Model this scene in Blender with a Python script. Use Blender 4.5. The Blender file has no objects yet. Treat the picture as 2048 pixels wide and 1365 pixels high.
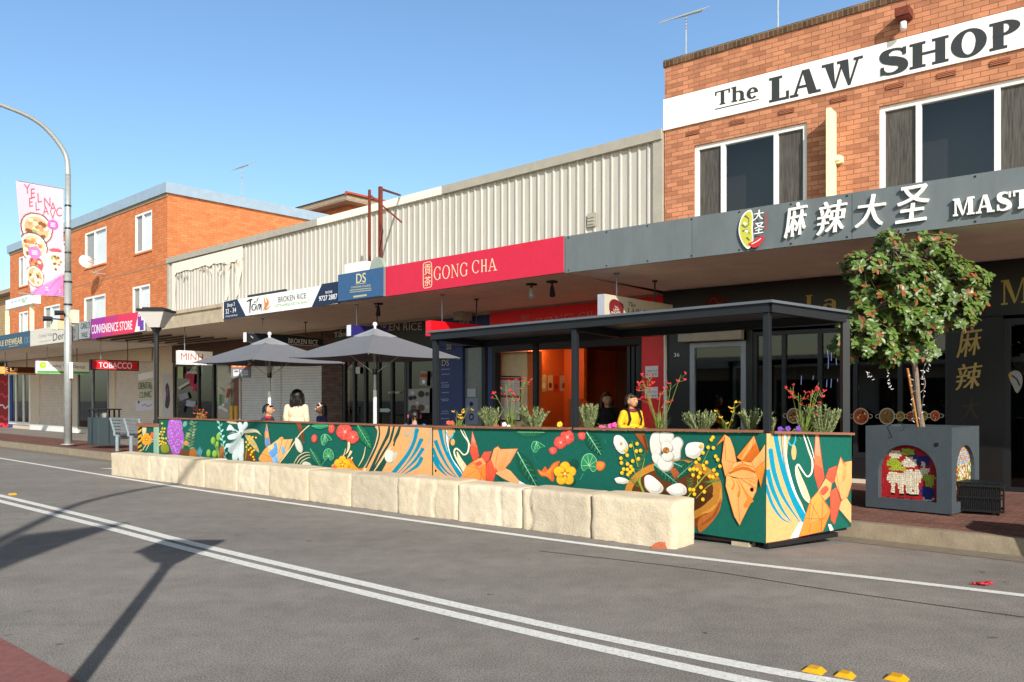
import bpy, math, random
from mathutils import Vector, Matrix, geometry
from mathutils import noise as mn
SC = bpy.context.scene
COL = SC.collection
R = math.radians
# ------------------------------------------------------------------ camera, world, sun
F, CX, HY, EYE = 1600.0, 1024.0, 798.0, 1.6        # focal length and horizon of the 2048 x 1365 photograph
cam = bpy.data.cameras.new('camera'); camo = bpy.data.objects.new('camera', cam); COL.objects.link(camo)
camo.location = (0, 0, EYE); camo.rotation_euler = (R(90), 0, 0)
cam.sensor_width = 36; cam.lens = 36 * F / 2048; cam.shift_y = (HY - 682.5) / 2048
cam.clip_start = 0.05; cam.clip_end = 2000
SC.camera = camo
SUN_EL = R(28); SDX, SDY = 0.263, -0.965
wd = bpy.data.worlds.new('World'); SC.world = wd; wd.use_nodes = True
nt = wd.node_tree; bg = nt.nodes['Background']
sky = nt.nodes.new('ShaderNodeTexSky'); sky.sky_type = 'NISHITA'; sky.sun_disc = False
sky.sun_elevation = SUN_EL; sky.sun_rotation = math.atan2(SDX, SDY)
sky.air_density = 1.3; sky.dust_density = 0.7; sky.ozone_density = 2.2
# the sky is brighter and whiter on the sun's side and a deeper blue away from it
tc = nt.nodes.new('ShaderNodeTexCoord'); dt = nt.nodes.new('ShaderNodeVectorMath'); dt.operation = 'DOT_PRODUCT'; dt.inputs[1].default_value = (SDX * .88, SDY * .88, .47)
nt.links.new(tc.outputs['Generated'], dt.inputs[0])
mr = nt.nodes.new('ShaderNodeMapRange'); mr.inputs['From Min'].default_value = -.55; mr.inputs['From Max'].default_value = .1; nt.links.new(dt.outputs['Value'], mr.inputs[0])
mc = nt.nodes.new('ShaderNodeMix'); mc.data_type = 'RGBA'; mc.inputs[6].default_value = (.78, .93, 1.08, 1); mc.inputs[7].default_value = (.46, .44, .41, 1); nt.links.new(mr.outputs[0], mc.inputs[0])
mm = nt.nodes.new('ShaderNodeMix'); mm.data_type = 'RGBA'; mm.blend_type = 'MULTIPLY'; mm.inputs[0].default_value = 1; nt.links.new(sky.outputs[0], mm.inputs[6]); nt.links.new(mc.outputs[2], mm.inputs[7])
sz = nt.nodes.new('ShaderNodeSeparateXYZ'); nt.links.new(tc.outputs['Generated'], sz.inputs[0])
mz = nt.nodes.new('ShaderNodeMapRange'); mz.inputs['From Min'].default_value = .5; mz.inputs['From Max'].default_value = .9; mz.inputs['To Min'].default_value = 1; mz.inputs['To Max'].default_value = .2; nt.links.new(sz.outputs[2], mz.inputs[0])
mk = nt.nodes.new('ShaderNodeMix'); mk.data_type = 'RGBA'; mk.blend_type = 'MULTIPLY'; mk.inputs[0].default_value = 1; nt.links.new(mm.outputs[2], mk.inputs[6]); nt.links.new(mz.outputs[0], mk.inputs[7])
# low sky on the sun's side boosted, added fill for the shaded shopfronts
lz = nt.nodes.new('ShaderNodeMapRange'); lz.inputs['From Min'].default_value = .25; lz.inputs['From Max'].default_value = .55; lz.inputs['To Min'].default_value = 1; lz.inputs['To Max'].default_value = 0; nt.links.new(sz.outputs[2], lz.inputs[0])
hm = nt.nodes.new('ShaderNodeMath'); hm.operation = 'MULTIPLY'; nt.links.new(lz.outputs[0], hm.inputs[0]); nt.links.new(mr.outputs[0], hm.inputs[1])
hk = nt.nodes.new('ShaderNodeMath'); hk.operation = 'MULTIPLY_ADD'; hk.inputs[1].default_value = 2.8; hk.inputs[2].default_value = 1; nt.links.new(hm.outputs[0], hk.inputs[0])
mj = nt.nodes.new('ShaderNodeMix'); mj.data_type = 'RGBA'; mj.blend_type = 'MULTIPLY'; mj.inputs[0].default_value = 1; nt.links.new(mk.outputs[2], mj.inputs[6]); nt.links.new(hk.outputs[0], mj.inputs[7])
nt.links.new(mj.outputs[2], bg.inputs[0]); bg.inputs[1].default_value = 0.15
sl = bpy.data.lights.new('sun', 'SUN'); sl.energy = 5.0; sl.angle = R(0.5); sl.color = (1.0, 0.95, 0.88)
so = bpy.data.objects.new('sun', sl); COL.objects.link(so)
so.rotation_euler = Vector((SDX * math.cos(SUN_EL), SDY * math.cos(SUN_EL), math.sin(SUN_EL))).to_track_quat('Z', 'Y').to_euler()
SC.view_settings.view_transform = 'Standard'; SC.view_settings.look = 'None'
SC.view_settings.exposure = 0.16; SC.view_settings.gamma = 1
random.seed(7)
rnd = random.random
def ru(a, b): return a + (b - a) * random.random()

# ------------------------------------------------------------------ frames and planes
class Frame:
    """street frame: s runs along the street to the right, t away from the road, z up"""
    def __init__(self, vx, k=1.0):      # k: scales every point of this frame about the camera position
        self.k = k; u = Vector(((vx - CX) / F, 1.0)).normalized()
        self.r = -u; self.w = Vector((u.y, -u.x))
    def P(self, s, t, z=0): return Vector(((self.r.x * s + self.w.x * t) * self.k, (self.r.y * s + self.w.y * t) * self.k, self.Z(z)))
    def Z(self, z): return EYE + (z - EYE) * self.k
    def st(self, px, py, t):
        a = (px - CX) / F; Y = t / (self.w.x * a + self.w.y)
        return (self.r.x * a + self.r.y) * Y, EYE + (HY - py) / F * Y
    def s(self, px, t): return self.st(px, 0, t)[0]
    def z(self, px, py, t): return self.st(px, py, t)[1]
    def inv(self, x, y): return self.r.x * x + self.r.y * y, self.w.x * x + self.w.y * y
BK = 1.2; M = Frame(-740, BK); L = Frame(-1000, BK); Q = Frame(-930)
TA, TF = 8.8, 11.7          # awning edge and shop fronts, middle and left buildings
LA, LF, LU = 9.24, 11.9, 12.15
def gp(px, py, z=0.0):
    Y = F * (EYE - z) / (py - HY)
    return Vector(((px - CX) / F * Y, Y, z))
class Plane:
    def __init__(self, o, ex, n, ez=(0, 0, 1), k=1.0):
        self.k = k; self.o, self.ex, self.n, self.ez = Vector(o), Vector(ex).normalized(), Vector(n).normalized(), Vector(ez).normalized()
    def px(self, x, y):
        d = Vector(((x - CX) / F, 1, (HY - y) / F)); c = Vector((0, 0, EYE))
        k = (self.o - c).dot(self.n) / d.dot(self.n); p = c + d * k - self.o
        return p.dot(self.ex) / self.k, p.dot(self.ez) / self.k
    def w(self, a, b, h=0): return self.o + self.ex * (a * self.k) + self.ez * (b * self.k) + self.n * h
def fplane(fr, t): return Plane(fr.P(0, t, 0), (fr.r.x, fr.r.y, 0), (-fr.w.x, -fr.w.y, 0), k=fr.k)
def xplane(fr, s): return Plane(fr.P(s, 0, 0), (fr.w.x, fr.w.y, 0), (fr.r.x, fr.r.y, 0), k=fr.k)    # a board hung across the footpath

def lin(h):
    if not isinstance(h, str): return tuple(h)
    h = h.lstrip('#'); o = []
    for i in (0, 2, 4):
        c = int(h[i:i + 2], 16) / 255
        o.append(c / 12.92 if c <= .04045 else ((c + .055) / 1.055) ** 2.4)
    return tuple(o)

# ------------------------------------------------------------------ materials
def newmat(name):
    m = bpy.data.materials.new(name); m.use_nodes = True
    return m, m.node_tree, m.node_tree.nodes['Principled BSDF']
def mat(name, col, rough=.6, metal=0, var=.12, scale=6, bump=0, bscale=60, spec=.4, stretch=None):
    m, t, b = newmat(name); c = lin(col)
    b.inputs['Roughness'].default_value = rough; b.inputs['Metallic'].default_value = metal
    b.inputs['Specular IOR Level'].default_value = spec
    g = t.nodes.new('ShaderNodeNewGeometry')
    vec = g.outputs['Position']
    if stretch:
        mp = t.nodes.new('ShaderNodeMapping'); mp.inputs['Scale'].default_value = stretch
        t.links.new(vec, mp.inputs[0]); vec = mp.outputs[0]
    n = t.nodes.new('ShaderNodeTexNoise'); n.inputs['Scale'].default_value = scale; n.inputs['Detail'].default_value = 6
    n.inputs['Roughness'].default_value = .65
    t.links.new(vec, n.inputs['Vector'])
    r = t.nodes.new('ShaderNodeValToRGB')
    r.color_ramp.elements[0].position = .25; r.color_ramp.elements[1].position = .75
    r.color_ramp.elements[0].color = tuple(x * (1 - var) for x in c) + (1,)
    r.color_ramp.elements[1].color = tuple(min(1, x * (1 + var)) for x in c) + (1,)
    t.links.new(n.outputs[0], r.inputs[0]); t.links.new(r.outputs[0], b.inputs['Base Color'])
    if bump:
        n2 = t.nodes.new('ShaderNodeTexNoise'); n2.inputs['Scale'].default_value = bscale; n2.inputs['Detail'].default_value = 5
        t.links.new(g.outputs['Position'], n2.inputs['Vector'])
        bp = t.nodes.new('ShaderNodeBump'); bp.inputs['Strength'].default_value = bump; bp.inputs['Distance'].default_value = .02
        t.links.new(n2.outputs[0], bp.inputs['Height']); t.links.new(bp.outputs[0], b.inputs['Normal'])
    return m
def brick(name, c1, c2, mortar, bw=.24, bh=.086, mo=.01, rough=.85, var=.25, bias=0.0):
    m, t, b = newmat(name); b.inputs['Roughness'].default_value = rough; b.inputs['Specular IOR Level'].default_value = .2
    uv = t.nodes.new('ShaderNodeUVMap'); k = t.nodes.new('ShaderNodeTexBrick')
    k.inputs['Scale'].default_value = 1; k.inputs['Brick Width'].default_value = bw; k.inputs['Row Height'].default_value = bh
    k.inputs['Mortar Size'].default_value = mo / 2; k.inputs['Mortar Smooth'].default_value = .1; k.inputs['Bias'].default_value = bias
    k.inputs['Color1'].default_value = lin(c1) + (1,); k.inputs['Color2'].default_value = lin(c2) + (1,); k.inputs['Mortar'].default_value = lin(mortar) + (1,)
    t.links.new(uv.outputs[0], k.inputs['Vector'])
    n = t.nodes.new('ShaderNodeTexNoise'); n.inputs['Scale'].default_value = 2.3; n.inputs['Detail'].default_value = 8; n.inputs['Roughness'].default_value = .7
    t.links.new(uv.outputs[0], n.inputs['Vector'])
    r = t.nodes.new('ShaderNodeMapRange'); r.inputs['From Min'].default_value = .3; r.inputs['From Max'].default_value = .7
    r.inputs['To Min'].default_value = 1 - var; r.inputs['To Max'].default_value = 1 + var * .6
    t.links.new(n.outputs[0], r.inputs[0])
    mx = t.nodes.new('ShaderNodeMix'); mx.data_type = 'RGBA'; mx.blend_type = 'MULTIPLY'; mx.inputs[0].default_value = 1
    t.links.new(k.outputs[0], mx.inputs[6]); t.links.new(r.outputs[0], mx.inputs[7]); t.links.new(mx.outputs[2], b.inputs['Base Color'])
    bp = t.nodes.new('ShaderNodeBump'); bp.inputs['Strength'].default_value = .5; bp.inputs['Distance'].default_value = .008; bp.invert = True
    t.links.new(k.outputs['Fac'], bp.inputs['Height']); t.links.new(bp.outputs[0], b.inputs['Normal'])
    return m
def paintmat(name, rough=.45, var=.06, spec=.4, scale=9):
    m, t, b = newmat(name); b.inputs['Roughness'].default_value = rough; b.inputs['Specular IOR Level'].default_value = spec
    a = t.nodes.new('ShaderNodeAttribute'); a.attribute_name = 'Col'
    g = t.nodes.new('ShaderNodeNewGeometry'); n = t.nodes.new('ShaderNodeTexNoise'); n.inputs['Scale'].default_value = scale; n.inputs['Detail'].default_value = 8
    t.links.new(g.outputs['Position'], n.inputs['Vector'])
    r = t.nodes.new('ShaderNodeMapRange'); r.inputs['To Min'].default_value = 1 - var * 2; r.inputs['To Max'].default_value = 1 + var * 2
    t.links.new(n.outputs[0], r.inputs[0])
    mx = t.nodes.new('ShaderNodeMix'); mx.data_type = 'RGBA'; mx.blend_type = 'MULTIPLY'; mx.inputs[0].default_value = 1
    t.links.new(a.outputs[0], mx.inputs[6]); t.links.new(r.outputs[0], mx.inputs[7]); t.links.new(mx.outputs[2], b.inputs['Base Color'])
    return m
def glass(name, tint='#9aa0a0', clear=.55, rough=.02):
    m, t, b = newmat(name); t.nodes.remove(b); o = t.nodes['Material Output']
    tr = t.nodes.new('ShaderNodeBsdfTransparent'); tr.inputs[0].default_value = tuple(x * clear for x in lin(tint)) + (1,)
    gl = t.nodes.new('ShaderNodeBsdfGlossy'); gl.inputs['Roughness'].default_value = rough; gl.inputs[0].default_value = (.9, .93, .95, 1)
    lw = t.nodes.new('ShaderNodeLayerWeight'); lw.inputs[0].default_value = .5; pw = t.nodes.new('ShaderNodeMath'); pw.operation = 'POWER'; pw.inputs[1].default_value = 5; t.links.new(lw.outputs['Facing'], pw.inputs[0])
    fr = t.nodes.new('ShaderNodeMath'); fr.operation = 'MULTIPLY_ADD'; fr.inputs[1].default_value = .95; fr.inputs[2].default_value = .05; t.links.new(pw.outputs[0], fr.inputs[0])
    mx = t.nodes.new('ShaderNodeMixShader'); t.links.new(fr.outputs[0], mx.inputs[0]); t.links.new(tr.outputs[0], mx.inputs[1]); t.links.new(gl.outputs[0], mx.inputs[2])
    t.links.new(mx.outputs[0], o.inputs[0])
    return m
def emit(name, col, st):
    m, t, b = newmat(name); b.inputs['Base Color'].default_value = lin(col) + (1,)
    b.inputs['Emission Color'].default_value = lin(col) + (1,); b.inputs['Emission Strength'].default_value = st
    return m

# ------------------------------------------------------------------ mesh builder
def cat(pts, closed=False, n=6):
    """smooth curve through the points"""
    k = len(pts); out = []; rng = range(k if closed else k - 1)
    g = (lambda i: pts[i % k]) if closed else (lambda i: pts[max(0, min(k - 1, i))])
    for i in rng:
        a, b, c, d = g(i - 1), g(i), g(i + 1), g(i + 2)
        for j in range(n):
            t = j / n
            out.append(tuple(.5 * (2 * b[q] + (c[q] - a[q]) * t + (2 * a[q] - 5 * b[q] + 4 * c[q] - d[q]) * t * t + (3 * b[q] - a[q] - 3 * c[q] + d[q]) * t ** 3) for q in range(len(b))))
    if not closed: out.append(tuple(pts[-1]))
    return out
class MB:
    def __init__(self): self.v, self.f, self.m, self.c = [], [], [], []
    def face(self, pts, m=0, col=None):
        i = len(self.v); self.v += [Vector(p) for p in pts]; self.f.append(tuple(range(i, i + len(pts)))); self.m.append(m); self.c.append(col)
    def add(self, vs, fs, m=0, col=None):
        i = len(self.v); self.v += [Vector(p) for p in vs]
        for f in fs: self.f.append(tuple(i + q for q in f)); self.m.append(m); self.c.append(col)
    def hexa(self, p, m=0, col=None):
        self.add(p, [(0, 3, 2, 1), (4, 5, 6, 7), (0, 1, 5, 4), (1, 2, 6, 5), (2, 3, 7, 6), (3, 0, 4, 7)], m, col)
    def box(self, fr, s0, s1, t0, t1, z0, z1, m=0, col=None):
        if s0 > s1: s0, s1 = s1, s0
        if t0 > t1: t0, t1 = t1, t0
        P = fr.P; self.hexa([P(s0, t0, z0), P(s1, t0, z0), P(s1, t1, z0), P(s0, t1, z0), P(s0, t0, z1), P(s1, t0, z1), P(s1, t1, z1), P(s0, t1, z1)], m, col)
    def cube(self, c, sx, sy, sz, rz=0, m=0, col=None, mtx=None):
        c = Vector(c); Rm = mtx or Matrix.Rotation(rz, 3, 'Z')
        self.hexa([c + Rm @ Vector((x * sx / 2, y * sy / 2, z * sz / 2)) for z in (-1, 1) for x, y in ((-1, -1), (1, -1), (1, 1), (-1, 1))], m, col)
    def beam(self, a, b, w, h, m=0, col=None):
        a, b = Vector(a), Vector(b); d = (b - a).normalized(); up = Vector((0, 0, 1)) if abs(d.z) < .95 else Vector((M.w.x, M.w.y, 0))
        x = d.cross(up).normalized() * w / 2; y = x.cross(d).normalized() * h / 2
        self.hexa([a - x - y, a + x - y, a + x + y, a - x + y, b - x - y, b + x - y, b + x + y, b - x + y], m, col)
    def tube(self, pts, r, n=8, m=0, col=None, cap=True):
        pts = [Vector(p) for p in pts]; k = len(pts); rs = r if isinstance(r, (list, tuple)) else [r] * k
        base = len(self.v); prev = None
        for i, p in enumerate(pts):
            d = (pts[min(i + 1, k - 1)] - pts[max(i - 1, 0)]).normalized()
            if prev is None: prev = d.orthogonal().normalized()
            x = (prev - d * prev.dot(d)); x = x.normalized() if x.length > 1e-5 else d.orthogonal().normalized(); prev = x; y = d.cross(x)
            for j in range(n):
                a = 2 * math.pi * j / n; self.v.append(p + (x * math.cos(a) + y * math.sin(a)) * rs[i])
        for i in range(k - 1):
            for j in range(n):
                j2 = (j + 1) % n; self.f.append((base + i * n + j, base + i * n + j2, base + (i + 1) * n + j2, base + (i + 1) * n + j)); self.m.append(m); self.c.append(col)
        if cap:
            self.f.append(tuple(base + j for j in range(n))[::-1]); self.m.append(m); self.c.append(col)
            self.f.append(tuple(base + (k - 1) * n + j for j in range(n))); self.m.append(m); self.c.append(col)
    def lathe(self, o, prof, n=14, m=0, col=None, sx=1, sy=1, rz=0):
        o = Vector(o); base = len(self.v); c0, s0 = math.cos(rz), math.sin(rz)
        for r, z in prof:
            for j in range(n):
                a = 2 * math.pi * j / n; x, y = r * math.cos(a) * sx, r * math.sin(a) * sy
                self.v.append(o + Vector((x * c0 - y * s0, x * s0 + y * c0, z)))
        for i in range(len(prof) - 1):
            for j in range(n):
                j2 = (j + 1) % n; self.f.append((base + i * n + j, base + i * n + j2, base + (i + 1) * n + j2, base + (i + 1) * n + j)); self.m.append(m); self.c.append(col)
        self.f.append(tuple(base + j for j in range(n))[::-1]); self.m.append(m); self.c.append(col)
        e = base + (len(prof) - 1) * n; self.f.append(tuple(e + j for j in range(n))); self.m.append(m); self.c.append(col)
    def ball(self, o, rx, ry=None, rz=None, n=10, k=7, m=0, col=None, mtx=None):
        ry = ry or rx; rz = rz or rx; o = Vector(o); base = len(self.v)
        for i in range(k + 1):
            th = math.pi * (i / k); th = max(.02, min(math.pi - .02, th))
            for j in range(n):
                a = 2 * math.pi * j / n
                q = Vector((rx * math.sin(th) * math.cos(a), ry * math.sin(th) * math.sin(a), -rz * math.cos(th)))
                self.v.append(o + (mtx @ q if mtx else q))
        for i in range(k):
            for j in range(n):
                j2 = (j + 1) % n; self.f.append((base + i * n + j, base + i * n + j2, base + (i + 1) * n + j2, base + (i + 1) * n + j)); self.m.append(m); self.c.append(col)
        self.f.append(tuple(base + j for j in range(n))[::-1]); self.m.append(m); self.c.append(col)
        e = base + k * n; self.f.append(tuple(e + j for j in range(n))); self.m.append(m); self.c.append(col)
    def wall(self, fr, s0, s1, t0, t1, z0, z1, holes, m=0, col=None):
        ss = sorted({s0, s1} | {x for h in holes for x in h[:2] if s0 < x < s1})
        for a, b in zip(ss, ss[1:]):
            mid = (a + b) / 2; hs = sorted((h[2], h[3]) for h in holes if h[0] < mid < h[1]); z = z0
            for ha, hb in hs:
                if ha > z: self.box(fr, a, b, t0, t1, z, ha, m, col)
                z = hb
            if z < z1: self.box(fr, a, b, t0, t1, z, z1, m, col)
    def build(self, name, mats, parent=None, smooth=False, bevel=0, origin=None):
        if not isinstance(mats, (list, tuple)): mats = [mats]
        me = bpy.data.meshes.new(name)
        uvs = []
        for f in self.f:
            a, b, c = self.v[f[0]], self.v[f[1]], self.v[f[2]]
            n = (b - a).cross(c - a)
            if n.length < 1e-12 and len(f) > 3: n = (self.v[f[2]] - a).cross(self.v[f[3]] - a)
            n = n.normalized() if n.length > 1e-12 else Vector((0, 0, 1))
            if abs(n.z) > .7:
                for i in f: uvs.append(Q.inv(self.v[i].x, self.v[i].y))
            else:
                tx = Vector((-n.y, n.x)).normalized()
                for i in f: uvs.append((self.v[i].x * tx.x + self.v[i].y * tx.y, self.v[i].z))
        off = Vector((0, 0, 0))
        if parent is not None: off = Vector(parent['base']) if 'base' in parent else off
        elif origin is not None: off = Vector(origin)
        elif self.v:
            xs = [p.x for p in self.v]; ys = [p.y for p in self.v]; zs = [p.z for p in self.v]
            off = Vector(((min(xs) + max(xs)) / 2, (min(ys) + max(ys)) / 2, min(zs)))
        me.from_pydata([tuple(p - off) for p in self.v], [], self.f)
        for x in mats: me.materials.append(x)
        me.polygons.foreach_set('material_index', self.m)
        if smooth: me.polygons.foreach_set('use_smooth', [True] * len(self.f))
        ul = me.uv_layers.new(name='UVMap'); ul.data.foreach_set('uv', [x for p in uvs for x in p])
        if any(x is not None for x in self.c):
            at = me.color_attributes.new('Col', 'FLOAT_COLOR', 'CORNER'); buf = []
            for f, c in zip(self.f, self.c):
                if c is None: c = (.5, .5, .5)
                if len(c) and isinstance(c[0], (tuple, list)):
                    for q in c: buf += [*q[:3], 1]
                else: buf += [*c[:3], 1] * len(f)
            at.data.foreach_set('color', buf)
        me.update()
        o = bpy.data.objects.new(name, me); COL.objects.link(o)
        if parent is not None: o.parent = parent
        else: o.location = off
        o['base'] = tuple(off)
        if bevel:
            bv = o.modifiers.new('bevel', 'BEVEL'); bv.width = bevel; bv.segments = 2; bv.limit_method = 'ANGLE'
        return o
def tag(o, label, cat_, group=None, kind=None):
    if label: o['label'] = label
    if cat_: o['category'] = cat_
    if group: o['group'] = group
    if kind: o['kind'] = kind
    return o
def thing(name, label, cat_, loc, group=None, rz=0):
    o = bpy.data.objects.new(name, None); COL.objects.link(o); o.location = loc; o.rotation_euler = (0, 0, rz)
    o.empty_display_size = .2
    o['base'] = tuple(loc) if not rz else (0, 0, 0)
    return tag(o, label, cat_, group)
def local(name, label, cat_, group=None):
    """an Empty whose parts are built round (0,0,0) and that is then placed"""
    o = bpy.data.objects.new(name, None); COL.objects.link(o); o['base'] = (0, 0, 0); o.empty_display_size = .2
    return tag(o, label, cat_, group)
def copy_tree(o, parent=None):
    c = o.copy(); COL.objects.link(c)
    if parent is not None: c.parent = parent
    for ch in list(o.children): copy_tree(ch, c)
    return c
def struct(mb, name, m, **k):
    o = mb.build(name, m, origin=(0, 0, 0), **k); o['kind'] = 'structure'; return o

# ------------------------------------------------------------------ lettering
_tc = {}
def glyphs(s, bold=0, extr=0, shear=0):
    bold = 0; k = (s, bold, extr, shear)      # the curve offset folds the letters' corners: weight comes from a second strike
    if k in _tc: return _tc[k]
    cu = bpy.data.curves.new('t', 'FONT'); cu.body = s; cu.resolution_u = 4; cu.offset = bold; cu.extrude = extr; cu.shear = shear
    cu.align_x = 'CENTER'; cu.space_line = .95
    ob = bpy.data.objects.new('t', cu); COL.objects.link(ob); bpy.context.view_layer.update()
    me = bpy.data.meshes.new_from_object(ob.evaluated_get(bpy.context.evaluated_depsgraph_get()))
    vs = [tuple(v.co) for v in me.vertices]; fs = [tuple(p.vertices) for p in me.polygons]
    COL.objects.unlink(ob); bpy.data.objects.remove(ob); bpy.data.curves.remove(cu); bpy.data.meshes.remove(me)
    if not vs: vs, fs = [(0, 0, 0), (1, 0, 0), (1, 1, 0)], [(0, 1, 2)]
    x0, x1 = min(v[0] for v in vs), max(v[0] for v in vs); y0, y1 = min(v[1] for v in vs), max(v[1] for v in vs)
    _tc[k] = ([((v[0] - x0) / (x1 - x0), (v[1] - y0) / max(1e-6, y1 - y0), v[2]) for v in vs], fs, (x1 - x0) / max(1e-6, y1 - y0))
    return _tc[k]
def arc(cx, cy, rx, ry, a0, a1, th0, th1=None, n=14, hz=None):
    """bowl of a letter: outer ellipse rx,ry; thickness th0 at the sides, hz at top and bottom"""
    hz = th0 if hz is None else hz; o = []; i_ = []
    for k in range(n + 1):
        a = R(a0 + (a1 - a0) * k / n); c, s = math.cos(a), math.sin(a)
        o.append((cx + rx * c, cy + ry * s)); i_.append((cx + (rx - th0) * c, cy + (ry - hz) * s))
    return [[o[k], o[k + 1], i_[k + 1], i_[k]] for k in range(n)]
def rect(a, b, c, d): return [(a, b), (c, b), (c, d), (a, d)]
def ribbon(pts, ws, n=6):
    pp = cat([p + (w,) for p, w in zip(pts, ws)], n=n); lft, rgt = [], []
    for i, p in enumerate(pp):
        q, q0 = pp[min(i + 1, len(pp) - 1)], pp[max(i - 1, 0)]
        dx, dy = q[0] - q0[0], q[1] - q0[1]; l = math.hypot(dx, dy) or 1; nx, ny = -dy / l * p[2] / 2, dx / l * p[2] / 2
        lft.append((p[0] + nx, p[1] + ny)); rgt.append((p[0] - nx, p[1] - ny))
    return [[lft[i], lft[i + 1], rgt[i + 1], rgt[i]] for i in range(len(pp) - 1)]
def serif(ch, k=.2, h=.08, sl=.1):
    """slab letter in a unit-high box: (polygons, width); k stem, h hairline and slab, sl slab overhang"""
    st = lambda x, y0=0, y1=1: [rect(x, y0, x + k, y1), rect(x - sl, y0, x + k + sl, y0 + h), rect(x - sl, y1 - h, x + k + sl, y1)]
    o = sl
    if ch == 'T': W = .9; return [rect(W / 2 - k / 2, 0, W / 2 + k / 2, 1), rect(W / 2 - k / 2 - sl, 0, W / 2 + k / 2 + sl, h), rect(0, 1 - h, W, 1), rect(0, .7, h, 1), rect(W - h, .7, W, 1)], W
    if ch == 'L': return st(o) + [rect(o, 0, o + .62, h), rect(o + .62 - h, 0, o + .62, .34)], o + .62
    if ch == 'H': x2 = o + k + .36; return st(o) + st(x2) + [rect(o, .46, x2 + k, .46 + h)], x2 + k + sl
    if ch == 'A': return [[(.1, 0), (.1 + h, 0), (.47, .9), (.42, 1)], [(.42, 1), (.42 + k * .9, 1), (.95, 0), (.95 - k * 1.1, 0)], rect(.22, .3, .74, .3 + h), rect(0, 0, .3, h), rect(.64, 0, 1.06, h)], 1.06
    if ch == 'W': return [[(.08, 1), (.08 + k * 1.1, 1), (.46, 0), (.38, 0)], [(.38, 0), (.46, 0), (.74, 1), (.66, 1)], [(.56, 1), (.56 + k * 1.1, 1), (.94, 0), (.86, 0)], [(.86, 0), (.94, 0), (1.24, 1), (1.15, 1)], rect(0, 1 - h, .4, 1), rect(.5, 1 - h, .86, 1), rect(1.04, 1 - h, 1.34, 1)], 1.34
    if ch == 'M': return [rect(.1, 0, .1 + h, 1), [(.1, 1), (.1 + k * 1.1, 1), (.62, .1), (.54, 0)], [(.54, 0), (.62, .1), (.95, 1), (.86, 1)], rect(.9, 0, .9 + k, 1), rect(0, 0, .28, h), rect(0, 1 - h, .2, 1), rect(.82, 0, 1.0 + k, h), rect(.9, 1 - h, 1.0 + k, 1)], 1.0 + k
    if ch == 'N': return [rect(.1, 0, .1 + h, 1), [(.06, 1), (.06 + k * 1.15, 1), (.84, 0), (.76, 0)], rect(.78, 0, .78 + h, 1), rect(0, 0, .28, h * .8), rect(0, 1 - h * .8, .2, 1), rect(.68, 1 - h * .8, .96, 1)], .96
    if ch == 'O': return arc(.48, .5, .48, .53, 0, 360, k * 1.05, n=28, hz=h), .96
    if ch == 'P': return st(o) + arc(o + k, .73, .42, .27, -90, 90, k, n=12, hz=h) + [rect(o, .46, o + k + .02, .46 + h)], o + k + .42
    if ch in 'CG':
        q = arc(.48, .5, .48, .53, 45, 318, k * 1.05, n=22, hz=h) + [rect(.8 - h * .3, .7, .86, .97)]
        if ch == 'G': q += [rect(.86 - k, .05, .86, .44), rect(.86 - k - sl, .44 - h * .8, .86 + sl, .44)]
        return q, .95
    if ch == 'S':
        w = k * 1.1
        return ribbon([(.74, .8), (.62, .93), (.4, .97), (.18, .86), (.2, .64), (.44, .52), (.68, .38), (.7, .16), (.46, .03), (.22, .06), (.1, .22)], [h, h, h * 1.1, w * .9, w, w * 1.15, w, w * .9, h * 1.1, h, h], 5) + [rect(.7, .68, .7 + h, .98), rect(.05, .02, .05 + h, .34)], .84
    if ch == 'h': x2 = o + k + .22; return [rect(o, 0, o + k, 1.02), rect(0, 0, o + k + sl, h), rect(0, 1.02 - h, o + k, 1.02), rect(x2, 0, x2 + k, .45), rect(x2 - sl, 0, x2 + k + sl, h)] + arc(x2 - .1, .43, .1 + k, .27, 0, 120, k, n=8, hz=h), x2 + k + sl
    if ch == 'e': return arc(.34, .34, .33, .36, 0, 318, k, n=20, hz=h) + [rect(.06, .34, .66, .34 + h * .8)], .7
    if ch == 'a': return arc(.3, .2, .27, .22, 30, 330, k * .9, n=14, hz=h) + [rect(.46, 0, .46 + k, .5), rect(.46, 0, .46 + k + sl, h)] + arc(.36, .46, .3, .24, 0, 150, k * .8, n=9, hz=h), .46 + k + sl
    return [], .35

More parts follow.
